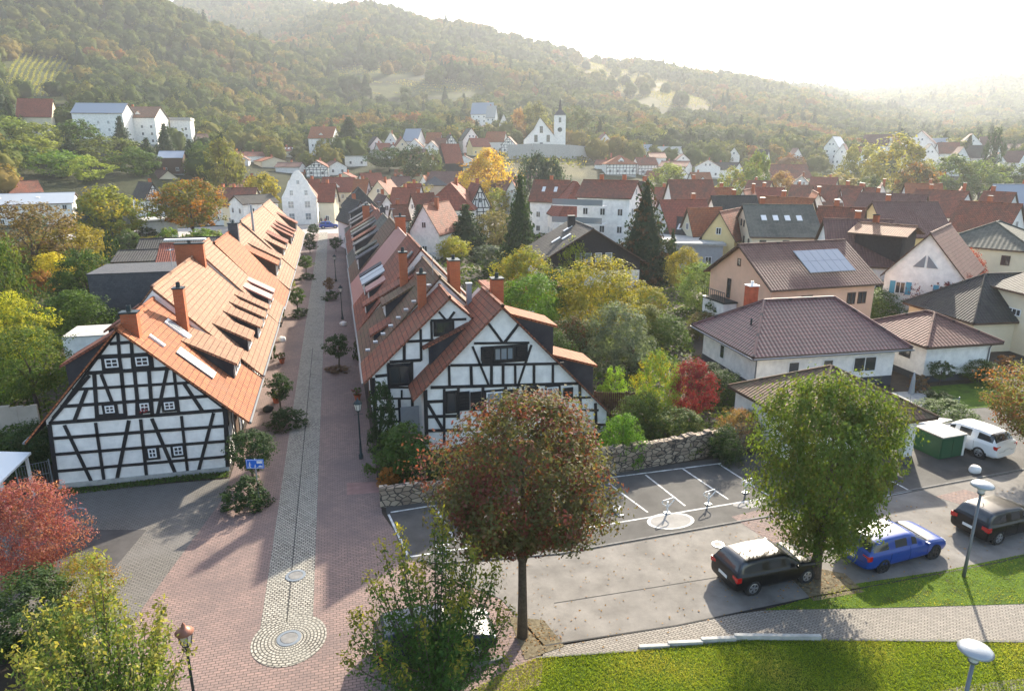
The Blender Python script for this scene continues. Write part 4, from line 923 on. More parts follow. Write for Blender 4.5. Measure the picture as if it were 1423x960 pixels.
# outbuildings behind the left row
def simple_house(name, label, x0, x1, y0, y1, he, hr, wall, roof, axis='x', ov=.3, cat='house', wins=(), group=None, rot=0, flat=False):
    cx_, cy_ = (x0 + x1) / 2, (y0 + y1) / 2; t = thing(name, label, cat, (cx_, cy_, 0), rot, group)
    return gen_body(t, x1 - x0, y1 - y0, he, hr, wall, roof, axis, ov)
def gen_body(t, LX, LY, he, hr, wall, roof, kind='x', ov=.35, th=.16, hipk=.5, wall2=None):
    """body of a house centred on t. kind: 'x' ridge along X, 'y' ridge along Y, 'hip', 'flat'"""
    a, b = LX / 2, LY / 2; mb = MB()
    if kind == 'y': a, b = b, a
    zt = hr - .15
    if kind in 'xy' and len(kind) == 1:
        k = (hr - he) / (b + ov); zw = he + k * ov - th
        pr = [(-b, 0), (b, 0), (b, zw), (0, zt), (-b, zw)]
        mb.face([(a, y, z) for y, z in pr]); mb.face([(-a, y, z) for y, z in pr][::-1])
        mb.quad_uv((-a, -b, 0), (a, -b, 0), (a, -b, zw), (-a, -b, zw)); mb.quad_uv((a, b, 0), (-a, b, 0), (-a, b, zw), (a, b, zw))
        rb = MB(); e = a + ov
        for s in (-1, 1):
            q = [Vector((-e * -s, s * (b + ov), he)), Vector((e * -s, s * (b + ov), he)), Vector((e * -s, 0, hr)), Vector((-e * -s, 0, hr))]
            dn = Vector((0, 0, -th)); rb.quad_uv(*q, 0); rb.quad_uv(*[p + dn for p in q[::-1]], 1); rb.quad_uv(q[1], q[0], q[0] + dn, q[1] + dn, 1)
            rb.quad_uv(q[0], q[3], q[3] + dn, q[0] + dn, 1); rb.quad_uv(q[2], q[1], q[1] + dn, q[2] + dn, 1)
        rb.tube([(-e, 0, hr), (e, 0, hr)], .10, 6)
    elif kind == 'hip':
        mb.box(-a, a, -b, b, 0, he); rb = MB(); A, B = a + ov, b + ov; rl = max(0.0, A - B * 2 * hipk) if A >= B else 0; rw = max(0.0, B - A * 2 * hipk) if B > A else 0
        C = [Vector(p) for p in ((-A, -B, he), (A, -B, he), (A, B, he), (-A, B, he))]
        r0, r1_ = (Vector((-rl, -rw, hr)), Vector((rl, rw, hr)))
        if A >= B: F = [(C[0], C[1], r1_, r0), (C[2], C[3], r0, r1_), (C[1], C[2], r1_), (C[3], C[0], r0)]
        else: F = [(C[1], C[2], r1_, r0), (C[3], C[0], r0, r1_), (C[0], C[1], r0), (C[2], C[3], r1_)]
        for f in F: rb.poly_uv(f, 0)
        rb.box(-A, A, -B, B, he - .18, he - .003, 1)
        for c_ in C: rb.tube([c_ + Vector((0, 0, .02)), (r0 if (c_ - r0).length < (c_ - r1_).length else r1_) + Vector((0, 0, .03))], .11, 6)
        if (r1_ - r0).length > .1: rb.tube([r0 + Vector((0, 0, .03)), r1_ + Vector((0, 0, .03))], .11, 6)
    else:
        mb.box(-a, a, -b, b, 0, he); rb = MB(); rb.box(-a - ov, a + ov, -b - ov, b + ov, he + .003, hr)
    rot = R(90) if kind == 'y' else 0
    w = mb.build('wall', M[wall], t, rot=rot); r = rb.build('roof', [M[roof], M['timber_brown']], t, rot=rot)
    return t, w, r
simple_house('garage', 'dark slate-clad outbuilding stretching out behind the sunlit row', -24.0, -13.5, 74.5, 81, 4.9, 5.0, 'slate', 'slate', 'flat', .05, 'outbuilding')
simple_house('outbuilding', 'white outbuilding with a mossy dark roof beside the columnar cypress', -26.5, -20.8, 92, 99, 3.7, 4.6, 'plaster', 'tile_dark', 'x', .3, 'outbuilding')
simple_house('outbuilding', 'red tiled outbuilding against the back of the sunlit row', -20.6, -11.5, 87, 95, 3.6, 5.8, 'plaster', 'tile_red', 'x', .3, 'outbuilding')
simple_house('outbuilding', 'long low outbuilding with a dark red roof below the orange autumn tree', -27, -12, 104, 112, 3.0, 4.6, 'timber_brown', 'tile_dark', 'x', .3, 'outbuilding')
simple_house('outbuilding', 'small white garden outbuilding beside the half-timbered end house', -20.6, -16.0, 56.5, 60, 3.0, 3.1, 'plaster', 'concrete', 'flat', .05, 'outbuilding')
# ---------------------------------------------------------------- houses of the town
def add_windows(t, LX, LY, he, hr, kind, frame='window_frame', glass='glass', w=.9, h=1.15, gap=3.0, sides=True, shutters=None):
    a, b = LX / 2, LY / 2
    def face(half, top, rot, gable, off):
        n = max(1, int(2 * half / gap)); zs = [z for z in (1.5, 4.3, 7.1, 9.9) if z + h / 2 < top - .25]
        for z in zs:
            for i in range(n):
                u = -half + 2 * half * (i + .5) / n; p = Matrix.Rotation(rot, 3, 'Z') @ Vector((u, -off - .02, z)); window(t, p.x, p.y, p.z, w, h, rot, frame, glass)
        if gable and hr - he > 2.6:
            for u in ((-.9, .9) if half > 3.6 else (0,)):
                p = Matrix.Rotation(rot, 3, 'Z') @ Vector((u, -off - .02, he + (hr - he) * .34)); window(t, p.x, p.y, p.z, w * .85, h * .85, rot, frame, glass)
    gy = kind == 'y'
    face(a, he, 0, gy, b)
    if sides:
        face(b, he, R(90), kind == 'x', a); face(b, he, R(-90), kind == 'x', a)
def frame_face(t, LX, LY, he, hr, kind, m='timber_brown'):
    """half timbering over the front face (and its gable)"""
    a, b = LX / 2, LY / 2; mb = MB(); n = Vector((0, -1, 0)); y = -b
    k = max(3, int(LX / 1.3))
    for i in range(k + 1): mb.beam((-a + .1 + (LX - .2) * i / k, y, .1), (-a + .1 + (LX - .2) * i / k, y, he - .1), .17, .05, n)
    z = .1
    while z < he: mb.beam((-a, y, z), (a, y, z), .17, .045, n); z += 1.3
    for i in (0, k - 1):
        x0 = -a + LX * i / k; mb.beam((x0, y, he * .5), (x0 + LX / k, y, he), .15, .04, n)
    if kind == 'y':
        for f in (.0, .35, .65):
            z = he + (hr - he) * f; hw = a * (1 - f) - .15
            mb.beam((-hw, y, z), (hw, y, z), .17, .045, n)
        for f in (-.5, -.2, .2, .5): mb.beam((f * a, y, he), (f * a * .8, y, he + (hr - he) * (1 - abs(f)) * .8), .15, .05, n)
        for s in (-1, 1): mb.beam((s * (a - .1), y, he), (0, y, hr - .35), .17, .055, n)
    mb.build('timber_frame', M[m], t)
def gable_dormer(t, x, y, z, w, h, d, roof, wall='plaster', rot=0):
    mb = MB(); mb.box(-w / 2, w / 2, 0, d, 0, h); pr = [(-w / 2, h), (w / 2, h), (0, h + w * .45)]; mb.face([(px_, 0, pz) for px_, pz in pr]); o = mb.build('dormer', M[wall], t, (x, y, z), rot)
    rb = MB(); a = (-w / 2 - .2, h - .1); b = (w / 2 + .2, h - .1); gable_roof(rb, -.2, d, a[0], a[1], b[0], b[1], 0, h + w * .5, .08); rb.build('dormer_roof', [M[roof], M['timber']], o)
    window(o, 0, -.02, h * .55, w * .55, h * .6, 0)
SLOTS = []
def town(label, px, py, h, wpx, dep, kind='x', yaw=0, wall='plaster', roof='tile_redbrown', ef=.58, r=None, name='house', cat='house', timber=None, win=True, frame='window_frame', glass='glass', ch=1, dorm=0, sky=0, group=None, wall2=None, hipk=.5, ov=.35, sink=.0, wgap=3.0):
    if r is None: r = (CAM_H - h) / -tane(px, py); base = 0.0
    else:
        x, y = at_r(px, r); base = ground(x, y) - sink; h = min(max(CAM_H + r * tane(px, py) - base, 4), 19)
    zc = depth((*at_r(px, r), base + h)); wm = wpx * zc / FPX
    x, y = at_r(px, r + dep * .35); rot = -azim(px) + R(yaw)
    HOLES.append((x, y, max(wm, dep) * .62)) if r > 190 else None
    for dd in (12, 22, 34, 48):
        if r > 190: q = at_r(px, r - dd); HOLES.append((q[0], q[1], wm * .62))
    he = h * ef; LX, LY = wm, dep
    if kind == 'x' and abs(yaw) < 12 and r > 80 and 'hall' not in label: rot += R(24 if int(px) % 2 else -24); LX *= .84; LY = min(LY, LX * .8)
    t = thing(name, label, cat, (x, y, base), rot, group)
    gen_body(t, LX, LY, he, h, wall, roof, kind, ov, hipk=hipk)
    if base > .1: MB().box(-LX / 2 + .02, LX / 2 - .02, -LY / 2 + .02, LY / 2 - .02, -4, -.002).build('foundation', M['concrete'], t)
    if timber: frame_face(t, LX, LY, he, h, kind, timber)
    if win: add_windows(t, LX, LY, he - .1, h, kind, frame, glass, sides=r < 260, gap=wgap)
    rng_ = random.Random(int(px * 7 + py))
    k = (h - he) / ((LY if kind == 'x' else LX) / 2 + ov)
    for i in range(ch):
        cx_ = rng_.uniform(-.3, .3) * LX
        if kind == 'y': chimney(t, .5, rng_.uniform(-.25, .3) * LY, h - 1.0, h + .9, .6, .5, 'brick_chimney', 'dark_metal', False)
        else: chimney(t, cx_, .5, h - 1.0, h + .9, .6, .5, 'brick_chimney', 'dark_metal', False)
    for i in range(dorm):
        u = (i + .5) / dorm - .5
        if kind in ('x', 'hip'): gable_dormer(t, u * LX * .8, -LY / 2 + LY * .12, he + .3, min(2.2, LX / dorm * .55), 1.3, LY * .3, roof)
    for i in range(sky):
        u = (i + .5) / sky - .5; f = .55
        if kind == 'x':
            mb = MB(); al_ = math.atan(k); yy = -LY / 2 * (1 - f); zz = he + (h - he) * f
            mb.obox((0, 0, .06), (.35, 0, 0), Vector((0, math.cos(al_), math.sin(al_))) * .6, Vector((0, -math.sin(al_), math.cos(al_))) * .06)
            mb.build('skylight', M['white_metal'], t, (u * LX * .7, yy, zz + .05))
    return t
W, Y = 'plaster', 'plaster_yellow'
# --- beyond the gardens on the greenery side
town('cream gabled house cut off by the picture edge above the grey metal hall', 8, 234, 9.5, 40, 12, 'y', -20, 'plaster_cream', 'tile_greymoss')
town('orange gabled house with dark roof beside the broad red roof', 34, 243, 9, 34, 14, 'y', 25, 'plaster_orange', 'tile_dark')
t = town('long white hall with a broad red tile roof and slate-blue dormer band', 118, 241, 10, 138, 16, 'x', -4, W, 'tile_red', .45, name='house', ch=0)
mb = MB(); mb.box(-4.5, 12.0, -6.9, -1, 5.6, 7.4); mb.build('dormer', M['slate'], t); MB().box(-4.9, 12.4, -7.3, 0, 7.41, 7.55).build('dormer_roof', M['tile_brown'], t)
for x_ in (-3, -.6, 2): window(t, x_, -6.93, 6.5, 1, 1.1, 0)
town('grey metal roofed industrial hall at the edge of the gardens', 18, 272, 7, 130, 26, 'x', -6, W, 'zinc', .75, name='hall', cat='hall', ch=0, sky=2)
town('dark red roofed house tucked behind the long hall roof', 172, 237, 10, 50, 9, 'x', 10, W, 'tile_redbrown')
town('narrow half-timbered gable house between hall and cream gable', 196, 254, 9.5, 24, 9, 'y', 18, W, 'tile_dark', timber='timber')
town('tall cream gable house with dark roof behind the orange autumn tree', 222, 237, 11, 46, 14, 'y', 12, 'plaster_cream', 'tile_brown')
town('house with glowing orange roof next to the tall cream gable', 254, 238, 10, 46, 11, 'x', -18, 'plaster_cream', 'tile_orange')
town('low flat-roofed white annex in front of the half-timbered gable', 206, 306, 4.2, 46, 8, 'flat', 0, W, 'concrete', .93, name='annex', cat='annex', ch=0)
town('small white gable with grey roof above the orange autumn tree', 282, 240, 9.5, 24, 10, 'y', -16, W, 'tile_dark')
town('white gable cottage with tall flagpole-like chimney and brown roof', 320, 250, 8.5, 34, 9, 'x', 14, W, 'tile_redbrown')
town('white two-storey inn with a plain grey-brown roof and blue awning', 345, 272, 7.5, 62, 9, 'x', 3, W, 'tile_dark', .78, ch=0)
town('narrow red roofed house behind the yellow tree', 347, 246, 9.5, 18, 9, 'x', 0, W, 'tile_red')
town('cream gable with orange roof above the yellow tree', 374, 224, 10.5, 34, 12, 'y', 16, 'plaster_cream', 'tile_orange', r=300)
town('dark red roofs stacked below the red autumn trees', 345, 219, 10, 44, 9, 'x', -10, W, 'tile_redbrown', r=315)
town('cream gable peeking out beside the white stepped gable house', 398, 236, 9.5, 22, 10, 'y', 6, 'plaster_cream', 'tile_redbrown')
town('red-brown roof above the white curved gable', 402, 229, 10, 40, 9, 'x', 5, W, 'tile_brown', r=285)
town('half-timbered gable with teal windows behind the white curved gable', 441, 223, 11, 30, 10, 'y', -8, W, 'tile_redbrown', timber='timber', r=275)
town('long red-brown roof at the foot of the wooded hill', 406, 204, 8, 34, 9, 'x', 4, W, 'tile_redbrown', r=345, sky=4)
town('white villa with orange roof standing alone at the forest edge', 452, 176, 10, 34, 11, 'x', -20, W, 'tile_orange', r=350, dorm=1)
town('red roofed house with yellow dormer left of the round tower', 468, 247, 9.5, 52, 9, 'x', 4, 'plaster_cream', 'tile_red', dorm=1)
town('brown roofed house with two pale bargeboards behind the red roof', 463, 224, 10.5, 26, 10, 'y', 14, W, 'tile_brown', r=280)
town('low white hall with flat roof under the dark tree group', 494, 228, 6, 30, 10, 'flat', 0, W, 'zinc', .95, r=300, ch=0)
town('cream gable with white bargeboards next to the red dormer roof', 478, 240, 9.5, 26, 9, 'y', -10, 'plaster_cream', 'tile_red', r=255)
town('lilac-white house with dark pyramid roof at the end of the lane', 495, 262, 9.8, 42, 9, 'hip', 5, 'plaster_lilac', 'tile_dark', .62, ch=0)
town('lilac gable house closing the garden-side row', 487, 279, 8.5, 32, 9, 'y', 14, 'plaster_lilac', 'tile_dark', .55)
town('red roofed house behind the dark column cypress', 513, 241, 9.8, 36, 10, 'x', 0, W, 'tile_red')
town('cream gable with red side roof near the column cypress', 532, 251, 9.2, 30, 11, 'y', -18, 'plaster_cream', 'tile_redbrown')
town('white house with pale blue front and brown roof in the old town', 537, 236, 9.6, 28, 9, 'x', 8, W, 'tile_brown')
town('white gable with bright orange roof and two dormers', 566, 236, 10, 36, 9, 'x', -14, W, 'tile_orange', dorm=2)
town('brown roofed house with slate dormer beside the arched roof', 596, 233, 10.3, 32, 9, 'x', 3, W, 'tile_redbrown', dorm=1)
town('beige town building with a long brown roof behind the red hip roof', 628, 239, 10.5, 74, 14, 'x', 6, 'plaster_beige', 'tile_brown', .6, ch=0, wgap=6)
town('beige round-ended building with dark curved roof', 603, 246, 9, 34, 12, 'hip', 0, 'plaster_beige', 'slate', .72, ch=0)
town('white villa with red hip roof among the conifers', 629, 255, 10.8, 70, 14, 'hip', -10, W, 'tile_red', .56, hipk=.38)
town('half-timbered gable rising behind the red hip roof villa', 660, 256, 10.5, 28, 10, 'y', 10, W, 'tile_redbrown', timber='timber')
town('small white cottage right behind the blue-green cedar', 551, 286, 7, 26, 8, 'x', 3, W, 'tile_redbrown')
town('white gable house with brown edged roof beside the cedar', 604, 284, 8.5, 44, 10, 'y', -24, W, 'tile_redbrown', .45)
town('white corner house with blue shutters in the shade of the cedar', 528, 272, 8.2, 30, 9, 'y', 10, W, 'tile_brown')
# old quarter on the first rise, in front of the church
GQ = None
for a in (('white cottage at the near end of the hillside quarter', 522, 190, 'y', 22, W, 'tile_dark', 12), ('white pointed gable high in the hillside quarter', 545, 184, 'y', 18, W, 'tile_dark', -6), ('orange-red roof below the pointed white gable', 533, 199, 'x', 24, W, 'tile_red', 4),
          ('cream gable with brown roof in the middle of the hillside quarter', 557, 192, 'y', 20, 'plaster_cream', 'tile_redbrown', 10), ('small white gable under the cream one on the hillside', 545, 201, 'y', 18, W, 'tile_brown', 5),
          ('broad white gable with dark red lean-to on the hillside', 578, 193, 'y', 24, W, 'tile_redbrown', -6), ('white house with grey roof at the upper forest edge', 576, 179, 'x', 22, W, 'zinc', -25), ('dark red barn below the broad white gable', 582, 207, 'x', 26, 'plaster_red', 'tile_brown', 0),
          ('house with light orange roof at the upper hillside', 604, 184, 'x', 24, W, 'tile_orange', 8), ('white gable beside the light orange roof', 602, 196, 'y', 22, W, 'tile_brown', -10), ('half-timbered gable at the centre of the hillside quarter', 625, 187, 'y', 18, W, 'tile_dark', 10),
          ('brown roofed cottage under the half-timbered hillside gable', 614, 192, 'x', 18, W, 'tile_redbrown', 0), ('grey-roofed house with tall gable by the orange roof', 652, 178, 'y', 24, W, 'tile_greymoss', 14), ('yellow-walled house with red roof and two dormers', 665, 192, 'x', 32, Y, 'tile_red', 0),
          ('house with a glowing orange roof near the church hill', 690, 183, 'x', 32, W, 'tile_orange', 6), ('half-timbered gable with balconies facing the church hill', 708, 190, 'y', 20, W, 'tile_redbrown', -6)):
    town(a[0], a[1], a[2], 9, a[4], 10, a[3], a[7], a[5], a[6], .5, r=300 + (225 - a[2]) * 1.1, timber='timber' if 'half-timber' in a[0] else None, ch=1 if a[1] % 2 else 0)
town('dark timber barn on white base with rust-red roof behind the yellow tree', 625, 200, 9, 34, 10, 'x', 8, 'dark_cladding', 'tile_red', .45, r=265, frame='dark_frame', ch=0)
town('modern white house with glass front high on the slope', 672, 136, 8, 30, 10, 'x', -14, W, 'zinc', .6, r=480)
town('small white house below the modern glass-fronted one', 684, 147, 6, 16, 8, 'x', 0, W, 'concrete', .6, r=465)
town('little brown gabled house beneath the church vineyard', 738, 240, 9, 34, 9, 'x', 12, W, 'tile_brown', .5)
# centre
t = town('white apartment wing with brown roof beside the red pyramid roof', 768, 252, 11, 62, 16, 'x', 4, W, 'tile_redbrown', .62, sky=2)
town('white corner house with steep red pyramid roof', 800, 254, 11, 62, 12, 'hip', 12, W, 'tile_red', .42, hipk=.5, ch=0)
t = town('white apartment building with stacked balconies behind the giant conifer', 850, 252, 12, 92, 12, 'x', 6, W, 'tile_redbrown', .78, ch=2, wgap=2.4)
for z_ in (2.6, 5.4, 8.2):
    mb = MB(); mb.box(-7, 1.5, -8.2, -5.98, z_, z_ + .14); mb.box(-7, 1.5, -8.22, -8.16, z_ + .15, z_ + 1.1, 1); mb.build('balcony', [M['plaster'], M['glass_pale']], t)
town('white house with a second dark-roofed gable behind the giant conifer', 886, 253, 11.5, 40, 12, 'y', 20, W, 'tile_dark', .55)
town('big half-timbered white house with salmon hip roof and dormers', 861, 216, 12, 42, 12, 'hip', 10, W, 'tile_orange', .55, r=290, timber='timber_brown', dorm=1)
town('brown roofs with timber fronts beside the salmon hip roof', 897, 219, 10, 34, 10, 'x', 0, W, 'tile_redbrown', r=300, timber='timber_brown')
town('white cottage with dark roof on the wooded slope past the church', 838, 186, 8, 22, 9, 'y', 12, W, 'tile_brown', r=355)
town('pale modern villa on the slope above the light green tree', 896, 201, 7, 22, 8, 'x', 5, W, 'zinc', r=360)
town('terraced white houses stepping down the hazy slope', 930, 204, 8, 32, 9, 'x', -15, W, 'concrete', r=365)
town('white gable house above the long hazy roofs', 985, 222, 9, 34, 10, 'y', 0, W, 'tile_brown', r=330)
town('hazy grey roofed house beside the white gable in the valley', 1010, 226, 9, 46, 10, 'x', 0, W, 'tile_dark', r=330)
town('brown roofed house under the hazy white villas', 940, 224, 9, 46, 10, 'x', 8, W, 'tile_redbrown', r=325)
town('white gable house with steep dark red roof in the valley town', 962, 251, 11, 60, 12, 'x', 16, W, 'tile_redbrown', .4)
town('house with bright brick-red roof and white gable', 953, 280, 9, 66, 11, 'x', 24, W, 'tile_red', .4)
town('wide orange-brown roof joining the yellow gable', 985, 292, 8.2, 60, 12, 'x', 6, 'plaster_cream', 'tile_orange', .5, ch=0)
town('yellow gable house behind the dark red shed roof', 1022, 294, 8.2, 46, 9, 'y', -18, Y, 'tile_redbrown', .5, ch=0)
t = town('long dark roof with white streaks and a red painted gable', 978, 306, 6.5, 92, 9, 'x', 4, 'plaster_red', 'tile_dark', .5, sky=5, ch=0)
town('flat pale-roofed workshop in front of the streaked dark roof', 968, 336, 4, 74, 11, 'flat', 8, 'plaster_grey', 'concrete', .92, name='workshop', cat='workshop', ch=0)
town('white house with solar roof and arched dormer', 1025, 274, 9.5, 78, 11, 'x', 5, W, 'tile_dark', .52, dorm=1)
town('cream house with a mossy dark roof and four skylights', 1088, 288, 9.2, 92, 13, 'x', 14, 'plaster_cream', 'tile_greymoss', .58, sky=4, frame='dark_frame')
town('row of salmon roofs and cream dormers behind the mossy roof', 1100, 276, 9.4, 88, 10, 'x', 0, 'plaster_cream', 'tile_orange', .55, dorm=2)
town('red-brown roofed house with white end gable', 1180, 291, 9, 70, 12, 'x', 10, W, 'tile_redbrown', .5)
town('wide hazy red roof behind the round valley trees', 1095, 229, 11, 66, 12, 'x', 3, 'plaster_cream', 'tile_redbrown', r=290, ch=0)
town('hazy gable house with small white front next to the wide red roof', 1118, 244, 9, 30, 9, 'y', 0, W, 'tile_brown', r=255)
town('red roofed pair of houses in the middle distance haze', 1172, 259, 9.6, 78, 10, 'x', -4, W, 'tile_redbrown', .5, dorm=2)
town('small cream gable in front of the round orange tree', 1120, 258, 8, 32, 8, 'x', 6, 'plaster_cream', 'tile_redbrown')
town('dark brown long roof with three skylights', 1250, 271, 9.2, 100, 12, 'x', 10, W, 'tile_brown', .5, sky=3)
town('brown roofed house with white gable and timber edge', 1318, 266, 9.4, 84, 12, 'x', -6, W, 'tile_redbrown', .5)
town('yellow gable house with a broad brown roof', 1268, 283, 9.3, 86, 12, 'x', 26, Y, 'tile_brown', .5)
town('long brown roof filling the gap behind the yellow tree', 1390, 284, 9, 90, 12, 'x', 0, W, 'tile_redbrown', .5)
town('white gabled house with slate solar roof at the far hazy corner', 1425, 258, 10.5, 66, 14, 'x', 30, W, 'zinc', .4)
town('large dark brown roof of the house beside the dark-clad one', 1205, 310, 8.6, 86, 13, 'x', 12, W, 'tile_brown', .45)
t = town('modern house clad in dark slate under a sandy monopitch roof', 1248, 316, 8.4, 76, 10, 'x', 4, 'dark_cladding', 'tile_sand', .88, frame='white_metal', glass='glass_pale', ch=2, ov=.7)
t = town('white gable house with light blue shutters beside the dark-clad house', 1326, 323, 9.0, 98, 11, 'y', -8, W, 'tile_brown', .5, win=False, ch=0)
mat('shutter_blue', (.08, .30, .42), rough=.6)
for sx_ in (-1.9, 1.9):
    window(t, sx_, -5.55, 3.4, .9, 1.2, 0)
    for q in (-.72, .72): MB().box(-.24, .24, -.06, 0, -.62, .62).build('shutter', M['shutter_blue'], t, (sx_ + q, -5.52, 3.4))
mb = MB(); mb.face([(-1.1, -5.56, 5.6), (-.1, -5.56, 5.6), (-.1, -5.56, 6.8)]); mb.face([(1.1, -5.56, 5.6), (.1, -5.56, 6.8), (.1, -5.56, 5.6)]); mb.build('window', M['glass_pale'], t)
town('cream house with grey shingle hip roof near the picture edge', 1405, 313, 8.2, 118, 12, 'hip', -10, 'plaster_cream', 'tile_greymoss', .68, frame='timber_brown', ch=0, wgap=3.4)
# houses in the haze at the foot of the far hills
for i, (px_, py_, w_) in enumerate(((1160, 190, 20), (1217, 187, 34), (1278, 182, 36), (1300, 192, 30), (1345, 186, 26), (1372, 190, 24), (1258, 196, 22), (1400, 200, 30))):
    town(['small hazy white house at the forest foot beyond the pale trees', 'flat white villa terrace in the hazy valley mouth', 'broad white house in the haze above the pale trees', 'white house below the broad hazy one', 'bright white cube house under the castle hill', 'grey roofed white house by the dark round tree', 'faint white cottage between the pale trees', 'pale roofs in the haze at the picture edge'][i],
         px_, py_, 8, w_, 12, 'x' if i % 2 else 'y', i * 7 - 20, W, 'tile_brown' if i % 3 else 'zinc', .6, r=430 + i * 9, ch=0)
# filler row beyond the sight of most roofs
for i, (px_, py_, lab) in enumerate(((330, 262, 'brown roof glimpsed above the white inn'), (300, 262, 'small roof showing over the orange autumn tree'), (560, 262, 'low red roofs behind the yellowish town tree'), (585, 270, 'old house with timber gable under the beige building'), 
                                     (700, 252, 'grey roof below the church vineyard'), (905, 262, 'brown roof just past the giant conifer'), (1060, 252, 'hazy roof between the tall valley trees'), (1215, 262, 'pale brown roof in front of the hazy tree line'), (1150, 247, 'small red roof before the orange tree in the haze'), (930, 262, 'narrow roof beside the steep dark red one'))):
    town(lab, px_, py_, 8.5, 40, 10, 'x', (i * 37) % 30 - 15, W if i % 2 else 'plaster_cream', ['tile_redbrown', 'tile_brown', 'tile_red'][i % 3], .55)
# further houses of the old town, between the larger ones
RC = {'o': ('orange', 'tile_orange'), 'r': ('red', 'tile_red'), 'b': ('brown', 'tile_brown'), 'm': ('red-brown', 'tile_redbrown'), 'd': ('dark', 'tile_dark')}
WC = {'w': ('white', W), 'c': ('cream', 'plaster_cream'), 'y': ('yellow', Y), 'g': ('grey', 'plaster_grey')}
for px_, py_, k_, rc_, wc_, w_, anc in ((20, 252, 'x', 'm', 'w', 40, 'by the grey metal hall'), (300, 232, 'y', 'o', 'c', 22, 'under the large olive tree'), (325, 236, 'x', 'r', 'w', 30, 'under the large olive tree'), (300, 222, 'x', 'm', 'w', 26, 'at the forest foot by the large olive tree'),
    (336, 228, 'y', 'b', 'w', 18, 'below the red autumn trees'), (418, 240, 'y', 'o', 'w', 20, 'behind the curved white gable'), (430, 250, 'x', 'r', 'w', 26, 'behind the curved white gable'), (412, 250, 'x', 'm', 'c', 24, 'behind the curved white gable'),
    (500, 250, 'x', 'o', 'w', 26, 'by the column cypress'), (572, 256, 'x', 'r', 'w', 30, 'close to the blue-green cedar'), (555, 246, 'x', 'b', 'c', 24, 'close to the blue-green cedar'), (592, 244, 'y', 'o', 'w', 18, 'near the round-ended beige building'),
    (612, 228, 'x', 'r', 'w', 30, 'under the dark timber barn'), (645, 232, 'y', 'b', 'w', 22, 'under the dark timber barn'), (700, 240, 'x', 'm', 'w', 28, 'beyond the golden tree'), (716, 250, 'y', 'r', 'w', 22, 'beyond the golden tree'), 
    (842, 232, 'x', 'm', 'w', 30, 'near the salmon hip roof'), (880, 236, 'y', 'o', 'w', 22, 'near the salmon hip roof'), (912, 238, 'x', 'r', 'w', 30, 'near the pale green tree'), (950, 236, 'y', 'b', 'w', 22, 'near the pale green tree'), (975, 240, 'x', 'o', 'w', 34, 'near the slim hazy poplar'), (1040, 240, 'x', 'm', 'w', 34, 'near the slim hazy poplar'),
    (1005, 262, 'x', 'o', 'w', 40, 'behind the arched-dormer house'), (1045, 264, 'y', 'm', 'w', 26, 'behind the arched-dormer house'), (1075, 262, 'x', 'r', 'c', 36, 'behind the row of salmon roofs'), (1140, 268, 'y', 'o', 'w', 26, 'behind the row of salmon roofs'), (1198, 262, 'x', 'm', 'w', 40, 'in front of the hazy wood'), (1232, 256, 'y', 'b', 'w', 24, 'in front of the hazy wood'),
    (1290, 256, 'x', 'o', 'w', 44, 'in front of the dark round hazy tree'), (1345, 262, 'y', 'r', 'w', 26, 'beneath the broad hazy green tree'), (1400, 268, 'x', 'm', 'w', 50, 'beneath the last hazy green tree'), (1075, 240, 'y', 'b', 'w', 20, 'by the wide hazy red roof')):
    town(f"{WC[wc_][0]}-walled {'gable-fronted' if k_ == 'y' else 'long-sided'} house with {RC[rc_][0]} roof {anc}", px_, py_, 9.3 if py_ > 240 else 9.0, w_, 10, k_, (px_ * 7) % 36 - 18, WC[wc_][1], RC[rc_][1], .52, dorm=1 if k_ == 'x' and px_ % 2 else 0, ch=1, r=None if py_ >= 236 else 300, group='smaller houses of the old town')
for px_, py_, k_, rc_, w_, r_, anc in ((1172, 200, 'y', 'b', 18, 410, 'at the near edge of the hazy villas'), (1190, 204, 'x', 'm', 22, 400, 'at the near edge of the hazy villas'), (1240, 190, 'y', 'm', 20, 440, 'above the tallest pale yellow tree'), (1265, 204, 'x', 'b', 26, 410, 'above the dark round hazy tree'), (1290, 200, 'y', 'd', 22, 420, 'above the dark round hazy tree'), (1316, 198, 'x', 'm', 26, 430, 'uphill of the broad hazy green tree'), (1334, 204, 'y', 'b', 20, 400, 'uphill of the broad hazy green tree'), (1360, 202, 'x', 'd', 26, 410, 'by the dark pine'), (1385, 212, 'y', 'm', 22, 395, 'by the dark pine'), (1412, 210, 'x', 'b', 30, 400, 'next to the dark tall tree'),
    (1020, 205, 'y', 'm', 16, 380, 'on the open valley side'), (1060, 208, 'x', 'd', 20, 380, 'on the open valley side'), (1105, 206, 'y', 'b', 18, 390, 'on the misty valley side'), (912, 212, 'x', 'm', 22, 345, 'among the stepped white villas'), (948, 214, 'y', 'b', 18, 345, 'among the stepped white villas'), (700, 158, 'y', 'm', 12, 430, 'on the wooded slope above the church hill')):
    town(f"small hazy white {'gable-fronted' if k_ == 'y' else 'long-sided'} house with {RC[rc_][0]} roof {anc}", px_, py_, 8, w_, 10, k_, (px_ * 11) % 40 - 20, W, RC[rc_][1], .55, ch=0, r=r_, group='small white houses in the valley haze')
